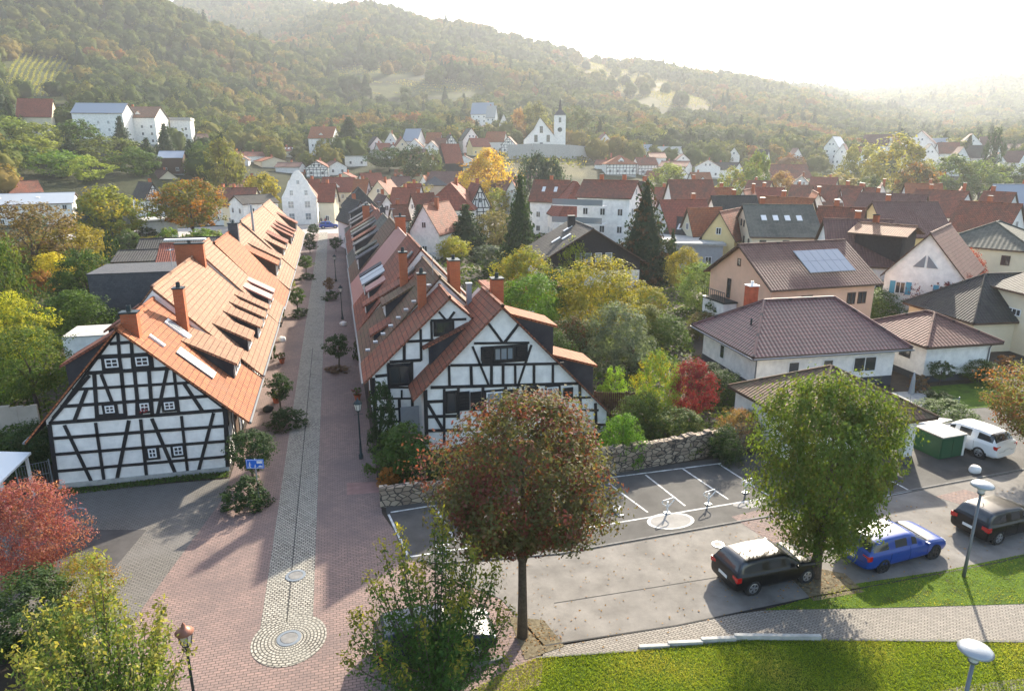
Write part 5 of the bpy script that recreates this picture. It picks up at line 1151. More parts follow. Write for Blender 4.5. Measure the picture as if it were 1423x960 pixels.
# white apartment houses on the wooded slope
t = town('white hillside apartment house with grey glazed upper floor', 152, 143, 12, 66, 12, 'x', -22, W, 'zinc', .72, r=330, glass='glass_pale', ch=0, wgap=3.4)
town('white terraced villa beside the glazed apartment house on the slope', 206, 148, 12, 50, 12, 'x', -26, W, 'tile_sand', .7, r=335, wgap=3, dorm=1)
town('red roof among the trees beneath the hillside vineyard', 62, 137, 8, 50, 11, 'x', 6, 'plaster_cream', 'tile_red', .5, r=335, ch=0)
town('flat grey roofed house in the trees past the hillside apartments', 258, 164, 6, 26, 9, 'flat', -10, W, 'concrete', .9, r=345, ch=0)
town('wooden house with a shallow solar roof on the lower slope', 239, 210, 6.5, 30, 9, 'x', -10, 'timber_brown', 'panel', .7, r=255, ch=0)
town('small stone hut on the slope among conifers', 283, 186, 6, 18, 7, 'x', 5, 'plaster_beige', 'tile_brown', .6, r=330, ch=0)

# --- white house with the curved gable at the end of the lane
def curved_gable():
    y0 = 171.0; xl, xr = FY(394, 305, y0)[0], FY(442, 305, y0)[0]; c = (xl + xr) / 2; hw = (xr - xl) / 2
    t = thing('gabled_house', 'tall white house with curved baroque gable facing down the lane', 'house', (c, y0, 0))
    top = FY(418, 237, y0)[1]; zb = FY(400, 275, y0)[1]
    prof = [(1, 0), (1, zb), (.97, zb + .3), (.74, zb + (top - zb) * .30), (.66, zb + (top - zb) * .42), (.55, zb + (top - zb) * .60), (.44, zb + (top - zb) * .68), (.30, zb + (top - zb) * .86), (.12, top - .15), (0, top)]
    pts = [(x * hw, z) for x, z in prof]; full = pts + [(-x, z) for x, z in pts[-2::-1]]
    mb = MB(); mb.face([(x, 0, z) for x, z in full]); mb.face([(x, .5, z) for x, z in full][::-1])
    for (x, z), (x2, z2) in zip(full, full[1:] + full[:1]): mb.face([(x, 0, z), (x2, 0, z2), (x2, .5, z2), (x, .5, z)][::-1])
    mb.build('gable', M['plaster'], t)
    mb = MB(); mb.box(-hw + .05, hw - .05, .52, 14, 0, zb - .1); mb.build('wall', M['plaster'], t)
    rb = MB(); gable_roof(rb, .52, 14.3, -hw - .3, zb - .4, hw + .3, zb - .4, 0, top - .9, .2); rb.build('roof', [M['tile_redbrown'], M['timber']], t)
    for z_, xs_, w_, h_ in ((1.8, (-.5, .45), 1.3, 1.6), (4.6, (-.5, .45), 1.3, 1.6), (7.3, (-.42, .42), .8, 1.2), (9.7, (0,), .7, .9)):
        for x_ in xs_: window(t, x_ * hw, -.02, z_, w_, h_, 0, mull=1, trans=1, glass='glass_pale')
curved_gable()
town('cream annex with red roof joined to the curved white gable house', 452, 256, 9.4, 26, 10, 'x', 0, 'plaster_cream', 'tile_red', .55)
# --- church
def church():
    r = 352; x, y = at_r(752, r); z = CAM_H + r * tane(752, 206); az_ = azim(752)
    HOLES.append((x, y, 30))
    for dd in (14, 26, 38): q = at_r(750, r - dd); HOLES.append((q[0], q[1], 20))
    t = thing('church', 'white hill church with clock tower and thin spire', 'church', (x, y, z), -az_)
    k = r / FPX * 1.02; hw = 18 * k; hn = 38 * k
    mb = MB(); pr = [(-hw - 5 * k, 0), (hw, 0), (hw, 14 * k), (-2 * k, hn), (-hw * .55, hn * .62), (-hw - 5 * k, 10 * k)]
    mb.face([(a, 0, b) for a, b in pr]); mb.face([(a, 22, b) for a, b in pr][::-1]); mb.quad_uv((hw, 0, 0), (hw, 22, 0), (hw, 22, 14 * k), (hw, 0, 14 * k)); mb.quad_uv((-hw - 5 * k, 22, 0), (-hw - 5 * k, 0, 0), (-hw - 5 * k, 0, 10 * k), (-hw - 5 * k, 22, 10 * k)); mb.box(-hw - 5 * k, 36 * k, .1, 21.9, -9, -.01)
    mb.build('nave', M['plaster'], t)
    rb = MB()
    for a, b in ((pr[2], pr[3]), (pr[3], pr[4]), (pr[4], pr[5])):
        rb.quad_uv((a[0], -.3, a[1] + .25), (a[0], 22.3, a[1] + .25), (b[0], 22.3, b[1] + .25), (b[0], -.3, b[1] + .25)); rb.quad_uv((b[0], -.3, b[1]), (b[0], 22.3, b[1]), (a[0], 22.3, a[1]), (a[0], -.3, a[1]))
    rb.build('roof', M['slate'], t)
    tw = 7.5 * k; tx = hw + 6 * k; th = 41 * k
    tb = MB(); tb.box(tx - tw, tx + tw, 1, 1 + 2 * tw, 0, th); o = tb.build('tower', M['plaster'], t)
    sb = MB(); C = [(tx - tw - .3, .7, th), (tx + tw + .3, .7, th), (tx + tw + .3, 1.3 + 2 * tw, th), (tx - tw - .3, 1.3 + 2 * tw, th)]; n_ = Vector((tx, 1 + tw, th + 8 * k))
    mid = [Vector((tx + a * tw * .3, 1 + tw + b * tw * .3, th + 7 * k)) for a, b in ((-1, -1), (1, -1), (1, 1), (-1, 1))]; ap = Vector((tx, 1 + tw, th + 22 * k))
    for i in range(4):
        j = (i + 1) % 4; sb.quad_uv(C[i], C[j], mid[j], mid[i]); sb.face([mid[i], mid[j], ap])
    sb.build('spire', M['slate'], o)
    MB().lathe([(0, 0), (1.1, 0), (1.1, .1), (0, .1)], 20).build('clock_face', M['dark_metal'], o, (tx, .95, 23 * k)).rotation_euler = (R(90), 0, 0)
    for x_, z_, w_, h_ in ((-7 * k, 12 * k, 1.7, 3.4), (9 * k, 12 * k, 1.7, 3.4), (0, 23 * k, 1.6, 3.2), (tx, 35 * k, 1.2, 2.4), (0, 3 * k, 1.6, 3)):
        window(t, x_, (.98 if x_ == tx else -.02), z_, w_, h_, 0, 'zinc', 'glass', 1, 2)
church()
wx = []
for (pa, ra), (pb, rb_) in (((706, 318), (740, 322)), ((740, 322), (790, 324)), ((790, 324), (832, 330))):
    a = at_r(pa, ra); b = at_r(pb, rb_); wx.append((a, b))
mb = MB()
for a, b in wx: mb.beam((a[0], a[1], ground(*a) + 2.5), (b[0], b[1], ground(*b) + 2.5), 7, .6, (0, -1, 0))
tag(mb.build('retaining_wall', M['concrete']), 'grey retaining wall below the white church', 'wall')
# --- castle on the far hill
def castle():
    r = 2080; x, y = at_r(1384, r); z = ground(x, y) + 5
    t = thing('castle', 'castle ruin with towers on the far hazy ridge', 'castle', (x, y, z), -azim(1384)); HOLES.append((x, y, 45))
    mb = MB(); mb.box(-26, 26, -5, 8, -12, 18); mb.box(-60, -26, -3, 5, -12, 12); mb.build('wall', M['plaster_beige'], t)
    for x_, w_, h_ in ((-22, 4, 26), (4, 5, 34), (22, 4, 24)): MB().lathe([(w_, -12), (w_, h_ * 1.35), (0, h_ * 1.35 + 3)], 12, 0, (x_, 0, 0)).build('tower', M['plaster_beige'], t)
castle()

# --- villas near the parking bays
def detached(label, pl, LX, LY, rot, he, hr, wall, roof, kind, name='house', cat='house', ov=.6, hipk=.5):
    t = thing(name, label, cat, (pl[0], pl[1], 0), rot); gen_body(t, LX, LY, he, hr, wall, roof, kind, ov, hipk=hipk); return t
# ---------------------------------------------------------------- villas by the parking bays
bu = detached('white bungalow with a wide dark red hip roof beyond the stone wall', (33.5, 43.6), 11.0, 8.0, R(-3), 3.0, 5.85, W, 'tile_hip', 'hip', ov=.75, hipk=.35)
MB().box(-5.52, 5.52, -4.02, 4.02, 0, .75).build('plinth', M['plinth'], bu)
for x_, w_ in ((-2.6, .9), (.1, .85), (3.1, 1.9)): window(bu, x_, -4.02, 1.75, w_, 1.05 if w_ < 1 else 1.15, 0, mull=1 if w_ > 1 else 0)
window(bu, -5.52, .8, 1.8, .7, 1.1, R(-90), mull=0); chimney(bu, -2.6, 2.4, 4.6, 6.5, .75, .75, 'brick_red', 'white_metal')
MB().tube([(-5.6, -4.2, 2.8), (-5.56, -4.06, 2.5), (-5.56, -4.06, .1)], .05, 7).build('downpipe', M['gutter'], bu)
for a, b in (((-6.3, -4.85), (6.3, -4.85)), ((-6.35, -4.8), (-6.35, 4.8))): gutter(bu, a, b, 2.86)
MB().lathe([(.07, 0), (.07, .5), (.1, .5), (0, .6)], 8).build('roof_vent', M['dark_metal'], bu, (-4.6, -1.3, 4.3))
ga = detached('small white garage house with a brown pyramid roof beside the bungalow', (44.4, 42.2), 5.6, 6.4, R(-3), 2.9, 4.5, W, 'tile_brown', 'hip', 'garage', 'garage', .5)
MB().box(-2.82, 2.82, -3.22, 3.22, 0, .5).build('plinth', M['plinth'], ga); window(ga, -2.82, -1.2, 1.9, 1.1, .9, R(-90), 'dark_frame', mull=1); MB().tube([(2.6, -3.4, 2.7), (2.6, -3.26, 2.4), (2.6, -3.26, .1)], .05, 7).build('downpipe', M['gutter'], ga); MB().box(-.3, .3, -.04, 0, -.2, .2).build('name_plate', M['timber'], ga, (2.84, -2.4, 2.2), R(90))
M['tile_hip2'] = M['tile_hip']
cpn = thing('carport', 'white carport with a mossy brown pyramid roof and one square pillar', 'carport', (26.9, 31.6, 0), R(2))
rb = MB(); A, B, he, hr = 4.0, 3.9, 2.65, 4.75; C = [Vector(p) for p in ((-A, -B, he), (A, -B, he), (A, B, he), (-A, B, he))]; ap = Vector((0, 0, hr))
for i in range(4): rb.poly_uv([C[i], C[(i + 1) % 4], ap], 0); rb.tube([C[i], ap], .09, 6)
rb.box(-A, A, -B, B, he - .16, he - .004, 1); rb.build('roof', [M['tile_mossy'], M['timber_brown']], cpn)
mb = MB(); mb.box(-3.6, -3.3, -3.0, 3.6, 0, 2.48); mb.box(-3.3, .6, -3.0, -2.75, 0, 2.48); mb.box(-3.3, 3.6, 3.3, 3.6, 0, 2.48); mb.build('wall', M[W], cpn); MB().box(3.0, 3.6, -3.0, -2.5, 0, 2.48).build('pillar', M[W], cpn)
MB().box(.6, 3.0, -2.0, -1.9, 0, 2.3).build('garage_door', M['dark_cladding'], cpn)
pe = detached('peach house with brown tiled roof carrying a solar array', (41.8, 56.3), 11.0, 9.8, R(2), 5.0, 8.3, 'plaster_peach', 'tile_brown', 'x', ov=.5)
k = (8.3 - 5.0) / 5.4; al = math.atan(k); o = MB(); ax = Vector((1, 0, 0)); ay = Vector((0, math.cos(al), math.sin(al))); n = Vector((0, -math.sin(al), math.cos(al)))
for i in range(6):
    for j in range(2):
        c = Vector((-.5 + i * .83, -3.2 + .0, 0)) + Vector((0, 0, 5.0 + k * 2.2)) + ay * (j * 1.55) + n * .14; o.obox(c, ax * .40, ay * .76, n * .02, 0); o.obox(c - n * .02, ax * .42, ay * .78, n * .012, 1)
o.build('solar_panel', [M['panel'], M['zinc']], pe)
for x_, w_ in ((-1.8, 1.2), (3.0, .9), (4.2, .9)): window(pe, x_, -4.92, 3.7, w_, 1.1, 0, 'timber_brown', mull=1)
window(pe, -5.52, .2, 6.6, .5, .7, R(-90), 'timber_brown', mull=0); window(pe, -5.52, 1.5, 3.9, .6, 1.9, R(-90), 'timber_brown', mull=0); window(pe, -5.52, -2.2, 3.4, .9, 1.0, R(-90), 'timber_brown', mull=1)
mb = MB(); mb.box(-7.1, -5.55, -.2, 3.6, 2.75, 2.88); [mb.tube([(-7.05, y_, 2.9), (-7.05, y_, 3.8)], .025, 5) for y_ in np.linspace(-.2, 3.6, 12)]; mb.tube([(-7.05, -.2, 3.8), (-7.05, 3.6, 3.8)], .035, 6); mb.build('balcony', M['dark_metal'], pe); MB().box(-7, -5.6, -.1, 3.5, 0, 2.7).build('porch', M[W], pe)
dk = detached('dark timber-clad house with white ground floor among the conifers', (30.8, 84.5), 12.5, 11, R(-6), 3.4, 7.6, 'dark_cladding', 'tile_dark', 'y', ov=.7)
MB().box(-6.27, 6.27, -5.52, 5.52, 0, 2.3).build('base_wall', M[W], dk); window(dk, 4.0, -5.54, 1.3, 2.0, 1.3, 0, 'dark_frame', mull=1)
for x_ in (-1.6, -.4, .9, 2.2): window(dk, x_, -5.55, 4.0, .85, 1.1, 0, 'window_frame', 'glass_pale', 0)
chimney(dk, -.9, 1.8, 6.5, 8.4, .9, .7, 'dark_cladding', 'dark_metal', False)
for x_, y_ in ((-2.4, -2.2), (-3.4, -.6), (-1.4, 1.5)): skylight(dk, x_, y_, 7.6 - abs(x_) * .60 + .02, .6, 1.3, math.atan(.60), -1, 'white_metal')
bd = detached('broad dark-tiled house behind the small pyramid-roofed garage', (60.6, 47.6), 17.2, 7.8, R(-6), 2.7, 6.0, 'plaster_cream', 'tile_dark', 'hip', ov=.4)
ct = detached('cream-walled house block with dark roof edge at the picture border', (59.2, 43.2), 7.5, 6.0, R(-8), 5.2, 6.6, 'plaster_cream', 'tile_dark', 'y', ov=.5)
window(ct, -3.0, -3.03, 3.6, .8, 1.4, 0, 'timber_brown'); window(ct, -3.77, 1.0, 3.4, 1.8, .6, R(-90), mull=3)
# ---------------------------------------------------------------- walls, fences
def wall(name, label, pts, w, h, m, cat='wall', taper=0):
    mb = MB(); 
    for a, b in zip(pts[:-1], pts[1:]):
        a, b = Vector((*a, 0)), Vector((*b, 0)); n_ = max(1, int((b - a).length / .35)); d = (b - a).normalized(); s = Vector((-d.y, d.x, 0))
        for i in range(n_):
            p, q = a + (b - a) * i / n_, a + (b - a) * (i + 1) / n_; hh = h * (1 + random.uniform(-.06, .06)); mb.obox((p + q) / 2 + Vector((0, 0, hh / 2)), (q - p) / 2 * .999, s * (w / 2 + random.uniform(-.02, .02)), (0, 0, hh / 2))
    return tag(mb.build(name, m), label, cat)
wall('stone_wall', 'low rubble stone wall at the corner of the lane', [(1.15, 30.4), (4.6, 30.35)], .35, 1.0, M['rubble'])
wall('stone_wall', 'long rubble stone wall behind the painted parking bays', [(12.4, 30.9), (16, 31.3), (20.6, 31.8), (22.9, 32.2)], .4, 1.45, M['rubble'])
wall('garden_wall', 'pale wall bounding the gardens beyond the tree with a clear trunk', [(-30, 44), (-18.5, 45.2)], .2, 1.7, M['plaster_beige'])
def fence(label, a, b, h, m, n_=None):
    a, b = Vector((*a, 0)), Vector((*b, 0)); t = thing('fence', label, 'fence', a); d = b - a; L = d.length; t.rotation_euler.z = math.atan2(d.y, d.x)
    mb = MB(); x = .06
    while x < L: mb.box(x, x + .11, -.012, .012, .08, h * random.uniform(.97, 1.0)); x += .135
    mb.build('boards', m, t); k = max(2, int(L / 2) + 1)
    for i in range(k): MB().box(-.05, .05, .014, .11, 0, h + .05).build('post', m, t, (L * i / (k - 1), 0, 0))
    return t
fence('brown board fence beside the front gable house', (15.6, 39.3), (19.5, 38.2), 1.5, M['timber_brown'])
fence('weathered board fence running along the deep garden', (21.5, 44.5), (24.2, 56), 1.4, M['timber_brown'])
def mesh_fence(label, a, b, h):
    a, b = Vector((*a, 0)), Vector((*b, 0)); t = thing('wire_fence', label, 'fence', a); d = b - a; L = d.length; t.rotation_euler.z = math.atan2(d.y, d.x)
    mb = MB(); [mb.tube([(x, 0, .05), (x, 0, h)], .008, 4) for x in np.arange(0, L, .12)]; [mb.tube([(0, 0, z), (L, 0, z)], .012, 4) for z in (.1, h * .5, h)]; mb.build('mesh_panel', M['zinc'], t)
    for x in (0, L): MB().tube([(0, 0, 0), (0, 0, h + .1)], .035, 7).build('post', M['zinc'], t, (x, 0, 0))
mesh_fence('grey mesh fence beside the white shelter roof', P(28, 682)[:2], P(74, 672)[:2], 1.3)
mesh_fence('thin dark fence behind the hedge of the bungalow garden', (33.5, 32.6), (38.5, 33.3), 1.1)
# shelter
t = thing('shelter', 'white-roofed shelter at the picture edge by the half-timbered house', 'shelter', (*P(20, 660)[:2], 0)); ox, oy = t.location[0], t.location[1]
q = [P(43, 628, 2.3), P(-2, 672, 2.3), P(-150, 665, 2.3), P(-90, 625, 2.3)]; rb = MB(); rb.prism([(v[0] - ox, v[1] - oy) for v in (q[0], q[3], q[2], q[1])], 2.2, 2.3); rb.build('roof', M['white_metal'], t)
for a in (P(36, 633, 2.2), P(0, 665, 2.2), P(-80, 628, 2.2)): MB().box(-.06, .06, -.06, .06, 0, 2.2).build('post', M['white_metal'], t, (a[0] - ox, a[1] - oy, 0))
# bin enclosure, bike hoop
t = thing('bin_enclosure', 'green-doored bin enclosure with white side walls next to the carport', 'bin enclosure', (32.5, 28.5, 0), R(4)); t.scale = (.85, .85, .95)
MB().box(.95, 1.1, -.6, 1.5, 0, 1.35).build('side_wall', M[W], t); MB().box(-1.0, .949, -.55, 1.4, 0, 1.3).build('bin_box', M['green_paint'], t); MB().box(-1.05, 1.12, -.65, 1.5, 1.352, 1.42).build('lid', M['concrete'], t)
for x_ in (-.5, .45): MB().box(-.42, .42, -.03, 0, .05, 1.2).build('door', M['green_paint'], t, (x_, -.56, 0))
t = tag(MB().tube([(0, 0, 0), (0, 0, .75), (.07, 0, .88), (.2, 0, .93), (.65, 0, .93), (.78, 0, .88), (.85, 0, .75), (.85, 0, 0)], .03, 8).build('bike_hoop', M['zinc'], None, (*P(93, 735)[:2], 0), R(10)), 'bent grey bike hoop on the driveway by the red maple', 'bike hoop')
# ---------------------------------------------------------------- cars
def car(name, label, x, y, rot, paint, L=4.2, Wd=1.76, Hh=1.48, style='hatch', rim='alloy', dark_roof=None):
    w = Wd / 2 * 1.03; h = Hh / 1.48 * 1.03; l = L / 4.2
    if style == 'hatch':
        S = [(-2.10, .52, 0, .86), (-2.07, .88, 0, .94), (-2.03, .96, 0, .965), (-1.99, .975, .10, .97), (-1.80, .965, .43, .985), (-1.64, .96, .50, .99), (-.75, .95, .53, 1), (-.66, .95, .53, 1), (.15, .93, .51, 1), (.24, .93, .50, 1), (.42, .92, .455, 1), (1.0, .905, .10, .99), (1.12, .90, 0, .985), (1.65, .80, 0, .96), (1.95, .68, 0, .90), (2.08, .52, 0, .80), (2.1, .40, 0, .76)]
        pil, rear, front = {6, 8}, (3, 5), (10, 12)
    elif style == 'estate':
        S = [(-2.10, .52, 0, .86), (-2.07, .88, 0, .94), (-2.0, .96, 0, .965), (-1.95, .97, .10, .97), (-1.78, .965, .36, .985), (-1.68, .96, .43, .99), (-.95, .95, .50, 1), (-.86, .95, .50, 1), (-.02, .93, .51, 1), (.07, .93, .50, 1), (.28, .92, .46, 1), (.90, .905, .10, .99), (1.02, .90, 0, .985), (1.6, .82, 0, .96), (1.93, .70, 0, .90), (2.08, .54, 0, .80), (2.1, .42, 0, .76)]
        pil, rear, front = {6, 8}, (3, 5), (10, 12)
    glass_f = []
    bm = bmesh.new(); rings = []
    for i, (sx_, bz, rz, ws) in enumerate(S):
        if 3 <= i <= 11: bz -= .045; rz += (.045 if rz > .2 else .0)
        W_ = w * ws; b_ = bz * h; r_ = rz * h; f = 1 if rz > .02 else 0
        zb = .20 * h if abs(sx_) < 2.0 else .26 * h
        half = [(0, zb), (W_ * .86, zb), (W_ * .98, zb + .10), (W_, min(.56 * h, b_ - .05)), (W_ * .985, b_ - .08), (W_ * .95, b_), (W_ * .905, b_ + .03 + .01 * f), (W_ * (.905 - .14 * min(1, rz / .45)), b_ + max(.045, r_ - .06)), (W_ * (.80 - .12 * min(1, rz / .45)), b_ + max(.055, r_ - .01)), (0, b_ + max(.07, r_ + .02))]
        ring = [(y_, z_) for y_, z_ in half] + [(-y_, z_) for y_, z_ in half[-2:0:-1]]
        rings.append([bm.verts.new((sx_ * l, y_, z_)) for y_, z_ in ring])
    n_ = len(rings[0]); gl = []
    for i in range(len(rings) - 1):
        for k in range(n_):
            k2 = (k + 1) % n_; f = bm.faces.new([rings[i][k], rings[i + 1][k], rings[i + 1][k2], rings[i][k2]])
            side_ = k in (6, n_ - 7); top_ = k in (7, 8, n_ - 8, n_ - 9)
            if side_ and 4 <= i < 10 and i not in pil: f.material_index = 1
            if top_ and (rear[0] <= i < rear[1] or front[0] <= i < front[1] - 0): f.material_index = 1
            if side_ and (i == 3 or i == 10): f.material_index = 0
            if dark_roof and top_ and 5 <= i < 10: f.material_index = 2
    bm.faces.new(rings[0]); bm.faces.new(rings[-1][::-1]); bmesh.ops.recalc_face_normals(bm, faces=bm.faces)
    me = bpy.data.meshes.new('tmp'); bm.to_mesh(me); bm.free(); tmp = bpy.data.objects.new('tmp', me); COL.objects.link(tmp)
    cl = tmp.modifiers.new('s', 'SUBSURF'); cl.levels = 2; cl.render_levels = 2
    dg = bpy.context.evaluated_depsgraph_get(); ev = bpy.data.meshes.new_from_object(tmp.evaluated_get(dg)); bpy.data.objects.remove(tmp)
    t = thing(name, label, 'car', (x, y, 0), rot)
    def part(nm, keep, mats):
        b2 = bmesh.new(); b2.from_mesh(ev); bmesh.ops.delete(b2, geom=[f for f in b2.faces if f.material_index not in keep], context='FACES')
        for f in b2.faces: f.smooth = True; f.material_index = 0 if f.material_index < 2 else 1
        m2 = bpy.data.meshes.new(nm); b2.to_mesh(m2); b2.free()
        for q in mats: m2.materials.append(q)
        o = bpy.data.objects.new(nm, m2); COL.objects.link(o); o.parent = t; return o
    body = part('body', (0, 2), [M[paint], M['rubber']]); part('windows', (1,), [M['glass']])
    from mathutils.bvhtree import BVHTree
    b3 = bmesh.new(); b3.from_mesh(ev); bv = BVHTree.FromBMesh(b3); b3.free(); sm = MB()
    for s in (-1, 1):
        for xs_ in (-1.02, -.16 if style == 'hatch' else -.02, .88):
            pts = []
            for z_ in np.linspace(.32, .93, 7):
                hit = bv.ray_cast(Vector(((xs_ + (.12 if xs_ < -1 else 0) * (z_ - .3)) * l, s * 3, z_ * h)), Vector((0, -s, 0)))
                if hit[0] is not None: pts.append(hit[0] + Vector((0, s * .002, 0)))
            if len(pts) > 2: sm.tube(pts, .007, 4, 0, False)
        pts = [bv.ray_cast(Vector((x_ * l, s * 3, .30 * h)), Vector((0, -s, 0)))[0] for x_ in np.linspace(-.9, .86, 8)]
        sm.tube([p + Vector((0, s * .002, 0)) for p in pts if p is not None], .007, 4, 0, False)
    for z_ in (.58,):
        pts = [bv.ray_cast(Vector((-4, y_, z_ * h)), Vector((1, 0, 0)))[0] for y_ in np.linspace(-.7, .7, 7)]
        sm.tube([p - Vector((.002, 0, 0)) for p in pts if p is not None], .008, 4, 0, False)
    sm.build('panel_gaps', M['rubber'], body)
    xr, xf = -1.28 * l, 1.30 * l
    for xx in (xr, xf):
        for s in (-1, 1):
            rr = .325 * h ** .5; yy = s * (w * .965)
            ar = MB().lathe([(rr * 1.16, -.16), (rr * 1.16, .0), (0, .0)], 24); ao = ar.build('wheel_arch', M['rubber'], body, (xx, s * (w * .975), rr)); ao.rotation_euler = (R(-90) * s, 0, 0)
            ty = MB().lathe([(rr * .66, -.2), (rr * .95, -.2), (rr, -.16), (rr, -.02), (rr * .95, .015), (rr * .68, .02), (rr * .66, -.01), (rr * .66, -.1)], 28)
            wh = thing('wheel', None, None, (xx, yy + s * .02, rr), 0); wh.parent = t; wh.rotation_euler = (R(-90) * s, 0, 0)
            ty.build('tyre', M['rubber'], wh, smooth=True)
            rm = MB(); rm.lathe([(rr * .66, -.1), (rr * .66, .0), (rr * .58, .01), (rr * .56, -.07), (0, -.08)], 28)
            for q in range(5):
                a_ = q * 2 * math.pi / 5
                for da in (-.16, .16): rm.beam((0.03 * math.cos(a_), .03 * math.sin(a_), -.02), (rr * .6 * math.cos(a_ + da), rr * .6 * math.sin(a_ + da), -.02), .045, .03, (0, 0, 1))
            rm.lathe([(.06, -.03), (.05, .02), (0, .02)], 12); rm.build('rim', M[rim], wh)
    for s in (-1, 1):
        MB().obox((-1.98 * l, s * w * .80, .80 * h), (.10, 0, 0), (.03 * -s * 0, .16, 0), (0, 0, .10)).build('tail_light', M['lamp_red'], t)
        MB().obox((1.88 * l, s * w * .70, .66 * h), (.13, 0, -.03), (-.03 * s, .13, 0), (0, 0, .06)).build('headlight', M['lamp_clear'], t)
        mi = MB(); mi.obox((.70 * l, s * (w + .08), .98 * h), (.05, 0, 0), (0, .09, 0), (0, 0, .06)); mi.build('mirror', M[paint], t)
        MB().box(-.09, .09, -.012, .012, -.012, .012).build('door_handle', M[paint], t, (-.55 * l, s * (w * 1.0), .80 * h))
    MB().obox((-2.115 * l, 0, .62 * h), (.012, 0, 0), (0, .26, 0), (0, 0, .06)).build('number_plate', M['white_metal'], t)
    MB().obox((2.11 * l, 0, .42 * h), (.012, 0, 0), (0, .26, 0), (0, 0, .055)).build('number_plate', M['white_metal'], t)
    MB().tube([(-1.3 * l, 0, 1.44 * h), (-1.42 * l, 0, 1.60 * h)], .012, 5).build('aerial', M['rubber'], t)
    bpy.data.meshes.remove(ev)
    return t
mat('lamp_red', (.45, .01, .01), rough=.2, coat=.5); mat('lamp_clear', (.6, .6, .6), rough=.1, coat=.5)
mat('paint_black', (.004, .004, .005), rough=.3, spec=.3, coat=.25); mat('paint_blue', (.0015, .04, .24), rough=.3, spec=.4, coat=.3); mat('paint_white', (.75, .75, .74), rough=.3, coat=.8); mat('paint_navy', (.005, .01, .025), rough=.3, spec=.3, coat=.25)
car('parked_car', 'black compact hatchback with silver rims parked before the green tree', 15.85, 20.75, R(4), 'paint_black', 4.1, 1.74, 1.40)
car('parked_car', 'bright blue estate car parked between the green tree and lamp post', 21.95, 20.85, R(6), 'paint_blue', 4.6, 1.82, 1.38, 'estate', 'alloy_dark')
car('parked_car', 'black hatchback with red tail lights nearest the tall lamp post', 28.2, 21.3, R(6), 'paint_black', 4.0, 1.76, 1.44)
car('parked_car', 'white off-road car parked behind the green bin enclosure', 34.6, 29.2, R(102), 'paint_white', 4.7, 1.92, 1.58, 'estate')
car('parked_car', 'dark navy car half hidden under the leafy young cherry tree', 2.35, 19.85, R(2), 'paint_navy', 4.1, 1.72, 1.42)
car('parked_car', 'small blue car at the square before the curved white gable', -1.6, 160.5, R(4), 'paint_blue', 4.3, 1.76, 1.5)
# ---------------------------------------------------------------- lamps, signs, barriers
def dome_lamp(label, x, y, h=4.1):
    t = thing('street_lamp', label, 'street lamp', (x, y, 0), 0, 'disc-topped lamp posts by the lawn')
    MB().tube([(0, 0, 0), (0, 0, .8), (0, 0, h - .42)], [.075, .06, .05], 12).build('pole', M['gutter'], t, smooth=True)
    hd = MB().lathe([(.05, -.45), (.11, -.40), (.13, -.36), (.13, -.34)], 16).build('socket', M['metal_grey'], t, (0, 0, h))
    MB().lathe([(.11, -.34), (.17, -.08), (.17, -.05)], 16).build('glass_cylinder', M['lamp_clear'], t, (0, 0, h), smooth=True)
    MB().lathe([(.17, -.06), (.40, -.05), (.42, -.02), (.36, .05), (.2, .11), (0, .13)], 28).build('lamp_shade', M['zinc_pale'], t, (0, 0, h), smooth=True)
mat('zinc_pale', (.34, .36, .37), rough=.35, metal=.3)
q = P(1339, 801); dome_lamp('tall disc-topped lamp post standing between the blue and black cars', q[0], q[1]); q = P(1356, 902, 4.1); dome_lamp('disc-topped lamp head rising in front of the lawn at the bottom', q[0], q[1])
def lantern(label, x, y, h=3.5, cap='dark_metal'):
    t = thing('street_lantern', label, 'street lamp', (x, y, 0), 0, 'old-style lanterns along the lane')
    MB().lathe([(.13, 0), (.13, .25), (.08, .32), (.06, .9), (.045, 1.0), (.04, h - .75)], 12).build('pole', M['dark_metal'], t, smooth=True)
    MB().tube([(-.24, 0, h - .85), (.24, 0, h - .85)], .015, 6).build('crossbar', M['dark_metal'], t)
    mb = MB(); mb.lathe([(.05, -.75), (.13, -.62), (.02, -.60)], 8); hd = mb.build('lamp_bracket', M['dark_metal'], t, (0, 0, h))
    MB().lathe([(.13, -.60), (.21, -.22)], 6).build('lamp_glass', M['milk_glass'], t, (0, 0, h))
    mb = MB(); [mb.tube([(.135 * math.cos(a), .135 * math.sin(a), -.6), (.215 * math.cos(a), .215 * math.sin(a), -.21)], .014, 4) for a in np.arange(6) * math.pi / 3]; mb.build('lamp_frame', M['dark_metal'], t, (0, 0, h))
    MB().lathe([(.25, -.22), (.26, -.18), (.12, -.06), (.07, -.02), (.05, .06), (0, .14)], 12).build('lamp_cap', M[cap], t, (0, 0, h), smooth=True)
mat('milk_glass', (.6, .58, .52), rough=.4); mat('copper', (.30, .14, .10), rough=.45, metal=.3)
q = P(256, 878, 3.3); lantern('lantern with a copper-coloured cap rising from the brick paving', q[0], q[1], 3.5, 'copper')
for (a, b), l in (((502, 637), 'lantern beside the ivy-clad front corner of the garden-side row'), ((476, 444), 'second lantern up the lane beside the row houses'), ((467, 391), 'third lantern up the lane near the bare bushy tree')): q = P(a, b); lantern(l, q[0], q[1], 3.5)
t = thing('street_sign', 'blue play-street sign on a thin grey post by the round tree', 'sign', (-4.55, 32.2, 0), R(-12)); MB().tube([(0, 0, 0), (0, 0, 2.35)], .03, 8).build('post', M['zinc'], t); s_ = MB().box(-.42, .42, -.05, -.031, 1.85, 2.32).build('sign_plate', M['sign_blue'], t)
mb = MB()   # pictogram: walker, child, ball, house and car in white outline
